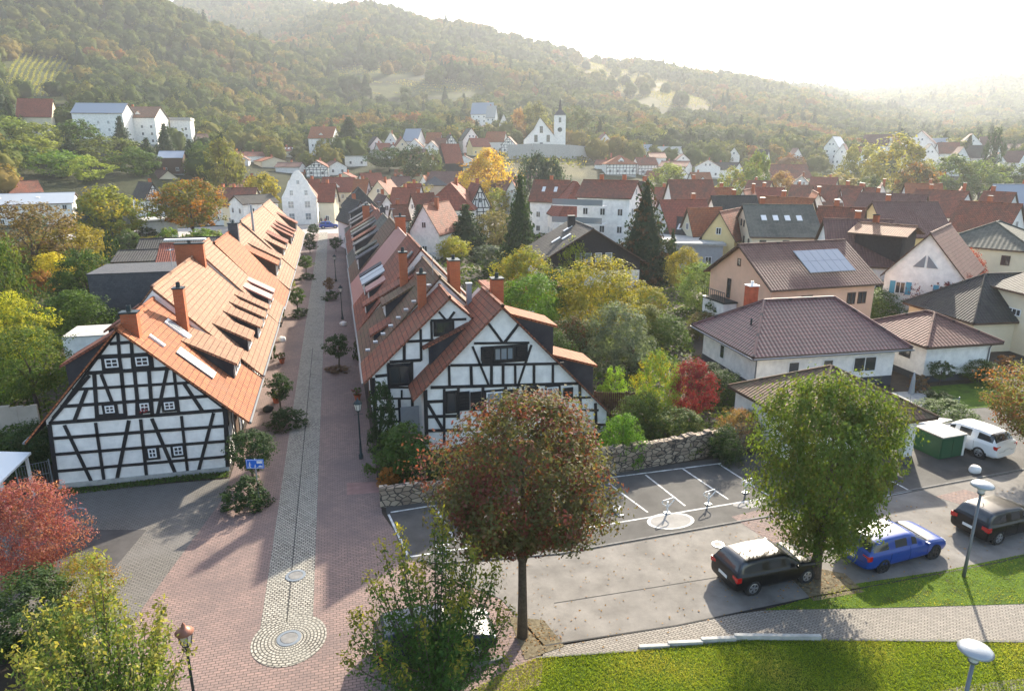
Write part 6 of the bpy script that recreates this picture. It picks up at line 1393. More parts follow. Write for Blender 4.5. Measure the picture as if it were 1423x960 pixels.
mb.box(-.385, .385, -.053, -.051, 1.87, 1.885); mb.box(-.385, .385, -.053, -.051, 2.285, 2.30); mb.box(-.385, -.372, -.053, -.051, 1.885, 2.285); mb.box(.372, .385, -.053, -.051, 1.885, 2.285)
mb.lathe([(0, 0), (.035, 0)], 8, 0, (-.25, 0, 0)) if 0 else None
def pic(x0, z0, x1, z1, w): mb.beam((x0, -.051, z0), (x1, -.051, z1), w, .003, (0, -1, 0))
for hx, hz, k_ in ((-.26, 2.02, 1.0), (.0, 1.96, .62)):
    pic(hx, hz - .02 * k_, hx + .01, hz + .11 * k_, .055 * k_); pic(hx, hz, hx - .05 * k_, hz - .13 * k_, .03 * k_); pic(hx, hz, hx + .06 * k_, hz - .13 * k_, .03 * k_); pic(hx, hz + .08 * k_, hx + .09 * k_, hz + .02 * k_, .022 * k_); pic(hx, hz + .145 * k_, hx + .045 * k_, hz + .145 * k_, .045 * k_)
pic(.10, 1.90, .13, 1.90, .03); pic(.10, 2.17, .34, 2.17, .11); pic(.08, 2.22, .22, 2.27, .025); pic(.22, 2.27, .36, 2.22, .025); pic(.16, 1.95, .36, 1.95, .05); pic(.20, 1.99, .31, 1.99, .035)
mb.build('pictogram', M['white_metal'], s_)
def barrier(label, x, y, up=True):
    t = thing('parking_barrier', label, 'parking barrier', (x, y, 0), R(15), 'folding barriers in the parking bays')
    MB().box(-.14, .14, -.12, .12, .016, .06).build('base_plate', M['metal_grey'], t)
    if up:
        MB().tube([(0, 0, .05), (0, 0, .62)], .045, 8).build('post', M['white_metal'], t); MB().tube([(0, -.03, .35), (-.36, -.03, .62), (-.38, -.03, .70), (-.33, -.03, .76), (.33, -.03, .76), (.38, -.03, .70), (.36, -.03, .62), (0, -.03, .35)], .028, 7).build('hoop', M['white_metal'], t)
    else:
        MB().tube([(0, .05, .1), (0, .5, .14)], .045, 8).build('post', M['white_metal'], t); MB().tube([(0, .2, .16), (-.36, .45, .16), (-.33, .6, .16), (.33, .6, .16), (.36, .45, .16), (0, .2, .16)], .028, 7).build('hoop', M['white_metal'], t)
for (a, b), l, u in (((622, 768), 'folded barrier in the small corner bay behind the cherry', 0), ((862, 716), 'folded-down white barrier beside the red-brown tree', 0), ((927, 713), 'white hoop barrier standing at the edge of the worn circle', 1), ((984, 701), 'white hoop barrier one bay along from the worn circle', 1), ((1036, 685), 'white hoop barrier closest to the green tree', 1)):
    q = P(a, b); barrier(l, q[0], q[1], bool(u))
# odds and ends along the lane
def person(label, x, y, rot, shirt, h=1.72):
    bm = bmesh.new(); J = [((0, 0, .93), .15), ((0, 0, 1.2), .14), ((0, 0, 1.42), .13), ((0, 0, 1.52), .055), ((0, 0, 1.66), .10), ((.10, 0, .88), .085), ((.11, .05, .48), .06), ((.12, .0, .06), .045), ((-.10, 0, .88), .085), ((-.11, -.06, .48), .06), ((-.12, -.12, .08), .045), ((.2, 0, 1.4), .055), ((.25, .03, 1.12), .045), ((.24, .12, .9), .035), ((-.2, 0, 1.4), .055), ((-.25, -.03, 1.12), .045), ((-.24, .06, .9), .035), ((.12, .12, .03), .035), ((-.12, .0, .05), .035)]
    E = [(0, 1), (1, 2), (2, 3), (3, 4), (0, 5), (5, 6), (6, 7), (0, 8), (8, 9), (9, 10), (2, 11), (11, 12), (12, 13), (2, 14), (14, 15), (15, 16), (7, 17), (10, 18)]
    me = bpy.data.meshes.new('person'); me.from_pydata([j[0] for j in J], E, []); o = bpy.data.objects.new('person', me); COL.objects.link(o); md = o.modifiers.new('skin', 'SKIN'); sl = me.skin_vertices[0].data
    for i, j in enumerate(J): sl[i].radius = (j[1], j[1])
    sl[0].use_root = True; o.modifiers.new('s', 'SUBSURF').levels = 1
    dg = bpy.context.evaluated_depsgraph_get(); m2 = bpy.data.meshes.new_from_object(o.evaluated_get(dg)); o.modifiers.clear(); o.data = m2
    for q in ('skin', shirt, 'cloth_dark'): m2.materials.append(M[q])
    for f in m2.polygons: z = f.center.z; f.material_index = 0 if z > 1.5 else (1 if z > .92 else 2); f.use_smooth = True
    o.location = (x, y, .012); o.rotation_euler.z = rot; o.scale = (h / 1.76,) * 3; tag(o, label, 'person')
    hb = MB().lathe([(.105, -.02), (.11, .05), (.07, .11), (0, .13)], 10); hb.build('hair', M['hair_dark'], o, (0, -.015, 1.66)); return o
q = P(447, 312.5); person('person in a dark top walking beside the blue car at the square', q[0], q[1], 0, 'cloth_dark'); person('person in a red top walking with the one in the dark top', q[0] + .9, q[1] + .2, .3, 'cloth_red', 1.6)
for (a, b), l, r_ in (((392, 474), 'round pale boulder in the planting beside the sunlit row', .35), ((373, 571), 'dark boulder near the lollipop tree at the first houses', .35), ((1354, 656), 'white bag-like stone on the tarmac before the off-road car', .3), ((477, 452), 'pale planter stone at the foot of the second lantern', .35)):
    q = P(a, b); bm = bmesh.new(); bmesh.ops.create_icosphere(bm, subdivisions=3, radius=r_)
    for v in bm.verts: v.co *= 1 + .3 * noise.noise(v.co * 3 + Vector((a, 0, 0))); v.co.z = max(v.co.z * .8, -.15)
    me = bpy.data.meshes.new('boulder'); bm.to_mesh(me); bm.free(); me.polygons.foreach_set('use_smooth', [True] * len(me.polygons)); me.materials.append(M['tile_dark'] if 'dark' in l else M['plaster']); o = bpy.data.objects.new('boulder', me); COL.objects.link(o); o.location = (q[0], q[1], .15); tag(o, l, 'boulder')
t = thing('garden_umbrella', 'closed grey garden parasol beside the bungalow terrace', 'parasol', (37.6, 36.2, 0)); MB().tube([(0, 0, 0), (0, 0, 2.1)], .03, 6).build('pole', M['zinc'], t); MB().lathe([(.20, .5), (.16, 1.0), (.12, 1.6), (.03, 2.05), (0, 2.1)], 10).build('canopy', M['zinc'], t)
sheet('terrace', [(33, 33.6), (40, 33.4), (40.4, 37.6), (33.4, 38.2)], .02, M['concrete']); sheet('garden_lawn', [(38, 34), (46, 33.5), (47, 38), (41, 38.2)], .03, M['lawn']); sheet('garden_lawn', [(22.5, 47), (26.5, 47), (27.5, 60), (23, 60)], .01, M['lawn'])
t = simple_house('shed', 'brown flat-roofed shed behind the garden-side row', 15.5, 24, 70, 75, 2.2, 2.5, 'timber_brown', 'tile_redbrown', 'flat', .3, 'shed')
t = simple_house('greenhouse', 'small green-roofed greenhouse in the garden behind the front gable', 14.2, 17.4, 57, 61, 2.0, 2.2, 'plaster', 'glass_pale', 'flat', .1, 'greenhouse')

# roof aerials, benches, planters
for hh, x_, y_, z_ in ((r2, 5.9, 44, 8.8), (h2, -10.9, 50, 8.8), (h6, -10.4, 92, 8.8), (r5, 6.0, 76, 9.2), (r7, 6.0, 99, 8.4)):
    mb = MB(); mb.tube([(0, 0, 0), (0, 0, 1.5)], .02, 5)
    for k in range(4): mb.tube([(-.3 + .04 * k, k * .16 - .2, 1.4), (.3 - .04 * k, k * .16 - .2, 1.4)], .01, 4)
    mb.tube([(0, -.25, 1.4), (0, .35, 1.4)], .012, 4); mb.build('aerial', M['zinc'], hh, (lx(hh, x_), ly(hh, y_), z_))
def bench(label, x, y, rot):
    t = thing('bench', label, 'bench', (x, y, .012), rot); MB().box(-.8, .8, -.2, .2, .42, .46).build('seat', M['timber_brown'], t); MB().obox((0, .24, .68), (.8, 0, 0), (0, .02, 0), (0, .05, .2)).build('backrest', M['timber_brown'], t)
    for s in (-.65, .65): MB().box(s - .03, s + .03, -.18, .22, 0, .42).build('leg', M['dark_metal'], t)
q = P(394, 452); bench('dark bench against the sunlit row house wall', q[0] - .3, q[1], R(90))
for i, ((a, b), l) in enumerate((((384, 560), 'clay pot with a small plant by the door of the orange end house'), ((392, 505), 'clay pot with a small plant halfway along the first sunlit houses'), ((497, 556), 'clay pot with a small plant beyond the corner lantern'))):
    q = P(a, b); t = thing('plant_pot', l, 'plant pot', (q[0], q[1], .012), 0, 'clay pots at the house doors'); MB().lathe([(0, 0), (.16, 0), (.24, .4), (.21, .4), (.2, .34), (0, .34)], 14).build('pot', M['brick_red'], t)
    cr = bpy.data.objects.new('plant', crown_variant('round', 60, .2, 2)); COL.objects.link(cr); cr.parent = t; cr.location = (0, 0, .62); cr.scale = (.32, .32, .32); cr.color = (.06, .1, .03, 1); cr['accent'] = (.25, .05, .05)
# ---------------------------------------------------------------- trees and shrubs
GR, DG, LG, YG, YL, OL, OR, RD, BL, BR = (.055, .095, .02), (.03, .055, .02), (.10, .17, .025), (.17, .19, .03), (.36, .28, .03), (.12, .12, .035), (.30, .13, .03), (.26, .045, .04), (.07, .10, .085), (.13, .075, .04)
def T(label, px, base, top, wpx, kind='round', col=GR, acc=None, c0=.2, density=170, leaf=.11, seed=1, name='tree', cat='tree', group=None, r=None, dpx=None):
    if r is None: q = P(px, base)
    else: x, y = at_r(px, r); q = Vector((x, y, ground(x, y)))
    zc = depth(q); u, v = (q[0], q[1]); rr = math.hypot(u, v)
    h = CAM_H + rr * tane(px, top) - q[2]; wm = wpx * zc / FPX
    if kind == 'spruce': density *= 2.6; leaf *= .85; wm *= 1.3
    elif wpx > 40 and rr < 130: density = int(density * 1.9); leaf *= .72
    elif rr > 130: density = int(density * 1.2)
    if r and r > 190: HOLES.append((q[0], q[1], wm * .55))
    return tree(name, label, u, v, max(h, .4), wm, c0, kind, col, acc, density, leaf, seed, group, cat, z=q[2])
# foreground
def big_tree(label, x, y, h, width, cz, kind, col, acc, density, leaf, seed, trunk_r, c0, name='tree', **kw):
    t = thing(name, label, 'tree', (x, y, 0), 0.4 * seed)
    limbs_mb(h * c0 * 1.1, h * .93, width * .36, trunk_r, 7, seed).build('trunk', M['bark'], t, smooth=True)
    cr = bpy.data.objects.new('crown', crown_variant(kind, density, leaf, seed)); COL.objects.link(cr); cr.parent = t; hc = h * (1 - c0)
    cr.location = (0, 0, h * c0 + hc / 2); cr.scale = (width / 2, width / 2, hc / 2); cr.color = (*col, 1); cr['accent'] = acc; return t
q = P(726, 884); big_tree('large red-brown autumn tree with a slim trunk at the pavement', q[0], q[1], 8.9, 5.9, 5, 'round', (.085, .085, .035), (.22, .06, .055), 1500, .045, 3, .16, .33)
q = P(1132, 801); big_tree('dense green tree standing between the black and blue cars', q[0], q[1], 8.4, 4.95, 5, 'vase', (.085, .125, .024), (.14, .14, .035), 1500, .047, 5, .2, .17)
q = P(1408, 645); big_tree('orange and green tree at the picture edge over the white car', q[0] + .7, q[1] - .9, 6.1, 5.8, 3, 'round', (.12, .13, .03), (.34, .12, .06), 900, .05, 7, .12, .2)
def sprig_tree(label, x, y, h, width, col, acc, seed, n_=34, leaf=.125, name='young_tree'):
    """upright whippy branches with drooping leaves"""
    global rng; rng = np.random.default_rng(seed); t = thing(name, label, 'tree', (x, y, 0)); mb = MB(); PP, NN, TT, SZ = [], [], [], []
    mb.tube([(0, 0, 0), (0, 0, h * .25)], [.09, .07], 8)
    for k in range(n_):
        a = k * 2.4 + rng.normal() * .3; u = rng.uniform(.15, 1) ** .7; rad = width / 2 * u; top = h * (1.05 - .5 * u ** 1.5) * rng.uniform(.74, 1.08)
        p0 = np.array([0, 0, h * rng.uniform(.08, .3)]); p2 = np.array([math.cos(a) * rad, math.sin(a) * rad, top]); p1 = (p0 + p2) / 2 + np.array([math.cos(a) * rad * .25, math.sin(a) * rad * .25, -h * .03])
        pts = [(1 - t_) ** 2 * p0 + 2 * t_ * (1 - t_) * p1 + t_ * t_ * p2 for t_ in np.linspace(0, 1, 7)]
        mb.tube(pts, list(np.linspace(.035, .006, 7)), 5)
        L = np.linalg.norm(p2 - p0); m_ = int(250 * L / 3)
        for j in range(m_):
            t_ = rng.uniform(.12, 1.03); p = (1 - t_) ** 2 * p0 + 2 * t_ * (1 - t_) * p1 + t_ * t_ * p2; sp = .25 * (1.15 - t_) + .07
            d = rng.normal(size=3) * sp * np.array([1, 1, .7]); PP.append(p + d - np.array([0, 0, .05])); NN.append(np.array([d[0], d[1], .05]) / (np.linalg.norm(d) + .01) + rng.normal(size=3) * .45); TT.append([max(.5, 1 + rng.normal() * .2), min(1, max(0, (t_ - .78) * 2.6 + rng.normal() * .2))]); SZ.append(leaf * rng.uniform(.6, 1.3))
    mb.build('trunk', M['bark'], t); me = leaf_mesh('crown', np.array(PP), np.array(SZ), np.array(TT), np.array(NN), 'leaf', .5); cr = bpy.data.objects.new('crown', me); COL.objects.link(cr); cr.parent = t; cr.color = (*col, 1); cr['accent'] = acc; return t
sprig_tree('leafy young cherry tree with yellow-orange tips by the brick paving', 1.9, 16.5, 6.9, 5.2, (.05, .10, .025), (.30, .24, .035), 4, 44)
sprig_tree('light green young tree with golden tips in the bottom corner', -6.5, 16.2, 6.9, 4.3, (.09, .14, .035), (.30, .25, .06), 9, 60)
T('red-leaved maple bush beside the driveway', 42, 800, 668, 125, 'round', (.22, .06, .06), (.42, .20, .14), .05, 520, .06, 11, 'maple', 'tree')
T('yellow-orange bush below the red-leaved maple', 128, 850, 772, 85, 'round', YG, (.34, .17, .03), .0, 200, .08, 12, 'shrub', 'shrub'); T('dark green bush in the shaded corner by the red maple', 40, 900, 800, 150, 'round', DG, GR, .0, 260, .09, 13, 'shrub', 'shrub'); T('low shrub row between driveway and the golden-tipped tree', 90, 930, 850, 90, 'round', GR, OL, .0, 200, .09, 14, 'shrub', 'shrub')
# lane planting
LOL = 'small round-headed trees planted along the lane'
for a in (('round-headed green tree behind the blue play-street sign', 352, 668, 600, 66, DG, 21, .35), ('lollipop tree on a thin stem by the first planted bed', 391, 577, 520, 33, DG, 22, .45), ('lollipop tree opposite the third dormer group', 414, 437, 400, 24, GR, 23, .4), ('young tree with guard stakes in the middle of the lane', 426, 385, 355, 22, GR, 24, .45), ('dark round tree up the lane past the staked one', 431, 352, 333, 20, DG, 25, .3),
          ('smallest dark round tree near the top of the lane', 431, 337, 324, 15, DG, 26, .2), ('round tree next to the square at the end of the lane', 436, 330, 312, 16, DG, 27, .3), ('dark twin-stemmed round tree beside the long row roof', 472, 516, 464, 32, DG, 28, .42), ('bare brownish little tree in a round bed', 459, 412, 385, 14, BR, 29, .4), ('dark round tree on the shaded side near the square', 467, 350, 330, 18, DG, 30, .3)):
    T(a[0], a[1], a[2], a[3], a[4], 'round', a[5], None, a[7], 150, .13, 1 + a[6] % 4, 'street_tree', 'tree', LOL)
SH = 'low shrubs and beds along the lane'
for i, (px, b, tp, w, c, l) in enumerate(((343, 703, 664, 66, DG, 'flowering shrub bed at the foot of the blue sign'), (400, 593, 568, 52, DG, 'low shrub bed round the first lollipop tree'), (416, 440, 428, 26, DG, 'shrub tuft under the second lollipop tree'), (384, 440, 395, 22, GR, 'wall shrubs by the doors of the sunlit row'), (378, 500, 470, 16, DG, 'dark potted shrubs beside the sunlit row door'), (460, 416, 404, 24, DG, 'round bed under the bare little tree'), (398, 400, 352, 18, YG, 'climber on the far part of the sunlit row'), (405, 370, 338, 16, YG, 'pale climber near the end of the sunlit row'), (470, 516, 508, 34, BR, 'planting box under the twin-stemmed tree'), (427, 388, 380, 24, DG, 'dark bed under the staked young tree'),
                                            (535, 625, 530, 42, DG, 'climbing ivy on the corner of the garden-side row'), (560, 660, 590, 85, GR, 'big green shrubs in front of the garden-side gable'), (600, 668, 632, 60, DG, 'dark shrubs above the low rubble wall'), (540, 676, 650, 30, OR, 'dry orange grasses on the low rubble wall'), (520, 470, 440, 14, YG, 'moss-green climber below the slate dormers'), (497, 500, 470, 12, DG, 'ivy patch at the eaves of the long row roof'))):
    T(l, px, b, tp, w, 'dome', c, None, .0, 90, .16, 1 + i % 3, 'shrub', 'shrub', SH)
MB2 = [((655, 672), 0), ((332 / 640 * 200 + 480, 668), 1)]
for i, (a, b) in enumerate(((586, 680), (592, 682))): q = P(a, b); tag(MB().tube([(0, 0, 0), (0, 0, 1.9)], .04, 7).build('tree_stake', M['timber_brown'], None, (q[0], q[1], 0)), 'wooden tree stake behind the low rubble wall' if i == 0 else 'wooden stake next to its twin, nearer the red-brown tree', 'stake')
# gardens on the greenery side
for a in (('loose brown-green tree in front of the grey metal hall', 55, 395, 283, 118, 'round', (.16, .12, .05), BR, .3, 130, .10, 2), ('bushy yellow-green round tree above the blue-grey shrub', 163, 345, 259, 84, 'round', (.15, .17, .03), YL, .15, 170, .11, 3), ('blue-grey shrub-like tree before the yellow-green round one', 140, 345, 285, 66, 'round', BL, BL, .1, 170, .11, 4),
          ('olive-yellow round tree in the middle of the gardens', 110, 385, 311, 84, 'round', (.20, .17, .03), YL, .15, 180, .11, 1), ('bright yellow maple in the garden', 78, 405, 352, 46, 'round', (.45, .38, .03), YL, .2, 150, .13, 2), ('dark columnar cypress beside the white outbuilding', 161, 392, 321, 24, 'column', DG, DG, .0, 120, .12, 3), ('big orange-green tree glowing above the outbuildings', 270, 335, 251, 98, 'round', (.12, .12, .02), (.42, .16, .02), .2, 260, .09, 4),
          ('dark green tree in the shade of the slate outbuilding', 125, 425, 345, 64, 'round', GR, DG, .1, 170, .12, 1), ('green tree with a clear trunk by the garden wall', 55, 580, 455, 105, 'round', (.06, .10, .02), YG, .3, 300, .075, 2), ('yellow leafy tree behind the clear-trunked one', 28, 500, 412, 92, 'round', (.34, .32, .03), LG, .1, 260, .085, 3), ('tall dark green tree at the edge of the gardens', 12, 460, 322, 56, 'egg', GR, YG, .1, 200, .11, 4),
          ('light green ball shrub under the orange-green tree', 236, 350, 316, 32, 'round', LG, YG, .0, 120, .15, 1), ('broad light shrub on the near side of the orange-green tree', 283, 345, 318, 52, 'round', LG, YG, .0, 120, .14, 2), ('clipped pale-green round tree next to the cypress', 181, 352, 320, 30, 'round', (.12, .16, .05), LG, .1, 120, .15, 3), ('dark shrub beside the low white annex', 205, 340, 317, 36, 'round', DG, DG, .0, 110, .15, 4),
          ('yellow shrub in front of the dark red outbuilding', 213, 346, 328, 38, 'round', YL, YL, .0, 110, .15, 1), ('yellow autumn tree in front of the curved white gable', 370, 302, 241, 44, 'round', (.25, .22, .03), YL, .1, 150, .13, 2), ('orange shrub lit up by the slate wall', 60, 412, 376, 40, 'round', OR, YG, .0, 110, .14, 3), ('slim golden conifer against the slate outbuilding', 135, 425, 378, 14, 'column', YG, OR, .0, 80, .18, 4),
          ('light green bush near the yellow garden maple', 25, 400, 352, 62, 'round', LG, YG, .0, 150, .12, 1), ('dark yew in the far garden corner', 50, 330, 296, 40, 'round', DG, GR, .0, 120, .14, 2), ('green bushes behind the half-timbered end house', 110, 470, 405, 90, 'dome', GR, LG, .0, 220, .1, 3), ('grassy bright hedge above the small white outbuilding', 105, 452, 418, 70, 'dome', LG, YG, .0, 160, .12, 4), ('dark bush at the rear corner of the half-timbered house', 60, 650, 585, 80, 'dome', DG, GR, .0, 200, .1, 1),
          ('hedge by the white shelter', 20, 640, 600, 80, 'dome', GR, DG, .0, 160, .11, 2), ('shaded garden bushes beneath the clear-trunked tree', 15, 560, 500, 80, 'dome', GR, LG, .0, 200, .1, 3), ('pale bush in front of the long white hall', 215, 330, 296, 20, 'round', LG, LG, .0, 90, .16, 4), ('shrub mass beside the slate outbuilding', 95, 425, 380, 50, 'dome', GR, DG, .0, 150, .12, 2), ('young willow-like tree left of the olive-yellow one', 60, 375, 330, 55, 'round', (.09, .13, .04), LG, .0, 150, .12, 3), ('far garden bush beside the grey metal hall', 0, 372, 330, 60, 'round', GR, YG, .0, 150, .12, 1)):
    T(a[0], a[1], a[2], a[3], a[4], a[5], a[6], a[7], a[8], a[9], a[10], a[11])
# conifers and park trees of the centre
for a in (('tall spruce beside the white villa with red hip roof', 722, 372, 244, 58, 'spruce', DG, GR, .03, 14, .11, 1), ('giant conifer with rusty top in the middle of the gardens', 893, 392, 251, 84, 'spruce', (.025, .048, .022), (.13, .07, .03), .02, 17, .10, 2), ('broad dark cedar right of the small white gable', 648, 352, 284, 62, 'spruce', DG, DG, .05, 14, .12, 3), ('blue-green cedar with drooping tiers by the row houses', 584, 338, 285, 46, 'spruce', (.03, .05, .035), BL, .05, 12, .12, 4),
          ('blue spruce in front of the red pyramid roof', 786, 318, 268, 32, 'spruce', (.05, .075, .06), BL, .03, 12, .12, 1), ('smaller blue spruce beside its taller neighbour', 808, 315, 281, 24, 'spruce', (.05, .075, .06), BL, .03, 11, .12, 2), ('dark column cypress in the old town', 512, 294, 249, 17, 'column', DG, GR, .0, 110, .12, 3), ('slender conifer at the flank of the giant one', 932, 380, 318, 22, 'spruce', DG, GR, .02, 10, .12, 4),
          ('golden-yellow tree glowing over the town centre', 676, 292, 207, 74, 'egg', (.46, .32, .04), (.40, .20, .03), .12, 260, .085, 1), ('yellow-green tree at the foot of the golden one', 690, 300, 262, 40, 'round', YG, YL, .05, 120, .13, 2), ('olive tree below the church vineyard', 797, 262, 211, 62, 'round', (.12, .12, .035), OL, .2, 170, .11, 3), ('yellowish tree near the beige town building', 572, 300, 255, 52, 'round', (.22, .20, .05), YL, .2, 140, .12, 4),
          ('pale green tree in front of the hazy timber house', 928, 276, 226, 50, 'round', (.20, .23, .05), YG, .2, 150, .12, 1), ('round bright green bush behind the row houses', 588, 350, 328, 26, 'round', LG, YG, .0, 110, .15, 2), ('yellow-green domed shrub by the brick chimney', 632, 362, 331, 46, 'round', (.24, .25, .03), YL, .0, 140, .13, 3), ('grey-green spreading shrub under the tall spruce', 678, 362, 340, 54, 'dome', (.10, .13, .08), BL, .0, 130, .13, 4),
          ('brownish bare-branched tree between cedar and spruce', 688, 345, 292, 56, 'round', (.17, .14, .06), OL, .1, 130, .12, 1), ('low dark bush beside the round bright green one', 607, 350, 328, 18, 'round', DG, DG, .0, 90, .17, 2), ('broad yellow-green tree behind the front gable', 728, 432, 344, 84, 'round', (.15, .17, .03), YL, .05, 220, .1, 3), ('dense bright green tree beside the brick chimney of the front gable', 735, 465, 380, 92, 'round', (.07, .14, .02), LG, .0, 280, .09, 4),
          ('large golden and green tree in the deep garden', 828, 462, 368, 122, 'round', (.20, .19, .03), YL, .05, 320, .08, 1), ('light yellow-green maple against the dark timber house', 796, 402, 334, 46, 'egg', (.30, .33, .04), YG, .05, 170, .12, 2), ('grey-green round shrub tree in the deep garden', 862, 512, 428, 104, 'dome', (.10, .13, .085), (.16, .19, .12), .0, 320, .08, 3), ('dark reddish shrub under the golden garden tree', 800, 500, 440, 66, 'round', DG, (.15, .04, .03), .0, 220, .09, 4),
          ('golden shrub touching the large golden tree', 900, 432, 396, 46, 'round', YG, YL, .0, 150, .12, 1), ('ochre bush in front of the giant conifer', 948, 402, 344, 44, 'round', (.20, .18, .05), YL, .0, 160, .12, 2), ('silvery light green bush by the flat roofed workshop', 972, 432, 366, 62, 'round', (.15, .2, .08), LG, .0, 200, .1, 3), ('bright upright shrub next to the brown board fence', 852, 556, 510, 36, 'egg', (.16, .27, .03), YG, .0, 160, .1, 4),
          ('leafy yellow-green young tree beside the red maple', 911, 590, 490, 62, 'egg', (.13, .20, .03), YL, .05, 240, .08, 1), ('crimson japanese maple in the villa garden', 957, 584, 502, 66, 'round', (.13, .018, .028), (.26, .035, .045), .05, 300, .075, 2), ('lush green creeper mass at the end of the front gable', 862, 645, 576, 66, 'dome', (.09, .19, .02), LG, .0, 280, .08, 3), ('orange and pink shrub at the end of the long stone wall', 1022, 620, 568, 52, 'round', (.22, .15, .05), (.45, .20, .10), .0, 200, .08, 4),
          ('dark ivy hanging over the long stone wall', 1005, 640, 592, 50, 'dome', DG, GR, .0, 180, .1, 1), ('dark green garden bush by the bungalow wall', 1000, 560, 516, 70, 'dome', DG, GR, .0, 220, .09, 2), ('green bushes spilling over the stone wall', 940, 618, 570, 90, 'dome', GR, YG, .0, 260, .085, 3), ('bushy garden undergrowth near the board fence', 890, 600, 545, 70, 'dome', (.07, .1, .03), LG, .0, 220, .09, 4),
          ('garden shrubs behind the grey-green round tree', 930, 480, 440, 60, 'dome', GR, LG, .0, 200, .1, 1), ('dark shrubs below the golden garden tree', 765, 520, 455, 70, 'dome', DG, GR, .0, 240, .09, 2), ('mixed bushes at the far end of the deep garden', 900, 470, 425, 60, 'dome', (.09, .11, .03), YG, .0, 200, .1, 3), ('brown hedge plants near the terraced garden steps', 975, 470, 432, 50, 'dome', OL, BR, .0, 180, .1, 4),
          ('dense green shrub beside the peach house', 1215, 448, 404, 76, 'dome', GR, LG, .0, 220, .1, 1), ('purple-red shrub mass in front of the blue-shuttered house', 1302, 446, 368, 88, 'round', (.15, .04, .045), (.25, .08, .07), .0, 260, .09, 2), ('red-leaved tree beside the blue shutters', 1338, 420, 352, 46, 'round', (.25, .06, .05), RD, .0, 180, .1, 3), ('reddish hedge near the cream house with shingle roof', 1385, 402, 370, 56, 'dome', (.20, .07, .05), LG, .0, 180, .11, 4),
          ('light bush between the shingle-roofed house and dark roof', 1415, 395, 372, 40, 'dome', (.16, .22, .05), YG, .0, 150, .12, 1), ('yellow-green tree rising above the brown roofs', 1370, 312, 277, 82, 'round', (.17, .17, .045), YL, .15, 190, .1, 2), ('small shrub before the cream mossy-roofed house', 1125, 345, 328, 28, 'round', (.12, .15, .07), LG, .0, 100, .15, 3), ('bush with pale leaves at the mossy-roofed house corner', 1045, 345, 325, 30, 'round', LG, YG, .0, 100, .15, 4),
          ('brown-green bush in front of the dark-clad house', 1240, 420, 388, 60, 'dome', OL, GR, .0, 170, .11, 1), ('small topiary tree on the bungalow terrace', 1305, 535, 500, 32, 'round', (.06, .09, .04), GR, .3, 130, .12, 2), ('trimmed box hedge in the bungalow garden', 1312, 588, 557, 88, 'dome', GR, LG, .0, 240, .09, 3), ('rounded box bush in front of the terrace', 1300, 560, 543, 40, 'dome', DG, GR, .0, 130, .12, 4),
          ('rust-brown round bush by the cream house', 1396, 512, 490, 24, 'round', BR, OR, .0, 100, .14, 1), ('shrub border along the small pyramid-roofed garage', 1360, 530, 500, 60, 'dome', GR, OL, .0, 200, .1, 2), ('planted pots on the bungalow terrace wall', 1275, 545, 520, 22, 'round', (.12, .09, .06), OR, .0, 90, .15, 3), ('bushes in the narrow garden beside the peach house', 990, 455, 420, 40, 'dome', GR, DG, .0, 160, .11, 2),
          ('green shrub line at the foot of the carport', 1030, 610, 570, 60, 'dome', GR, YG, .0, 200, .09, 1), ('broad dark bush between carport and bungalow', 985, 540, 505, 60, 'dome', DG, GR, .0, 200, .1, 3), ('dark garden tree behind the dense bright green one', 770, 432, 372, 56, 'round', GR, DG, .0, 180, .11, 1), ('low garden scrub between the shed and the greenhouse', 690, 420, 390, 60, 'dome', (.08, .12, .03), YG, .0, 180, .11, 2), ('dark hedge behind the brown shed', 700, 385, 362, 70, 'dome', DG, GR, .0, 170, .12, 4)):
    T(a[0], a[1], a[2], a[3], a[4], a[5], a[6], a[7], a[8], a[9], a[10], a[11])
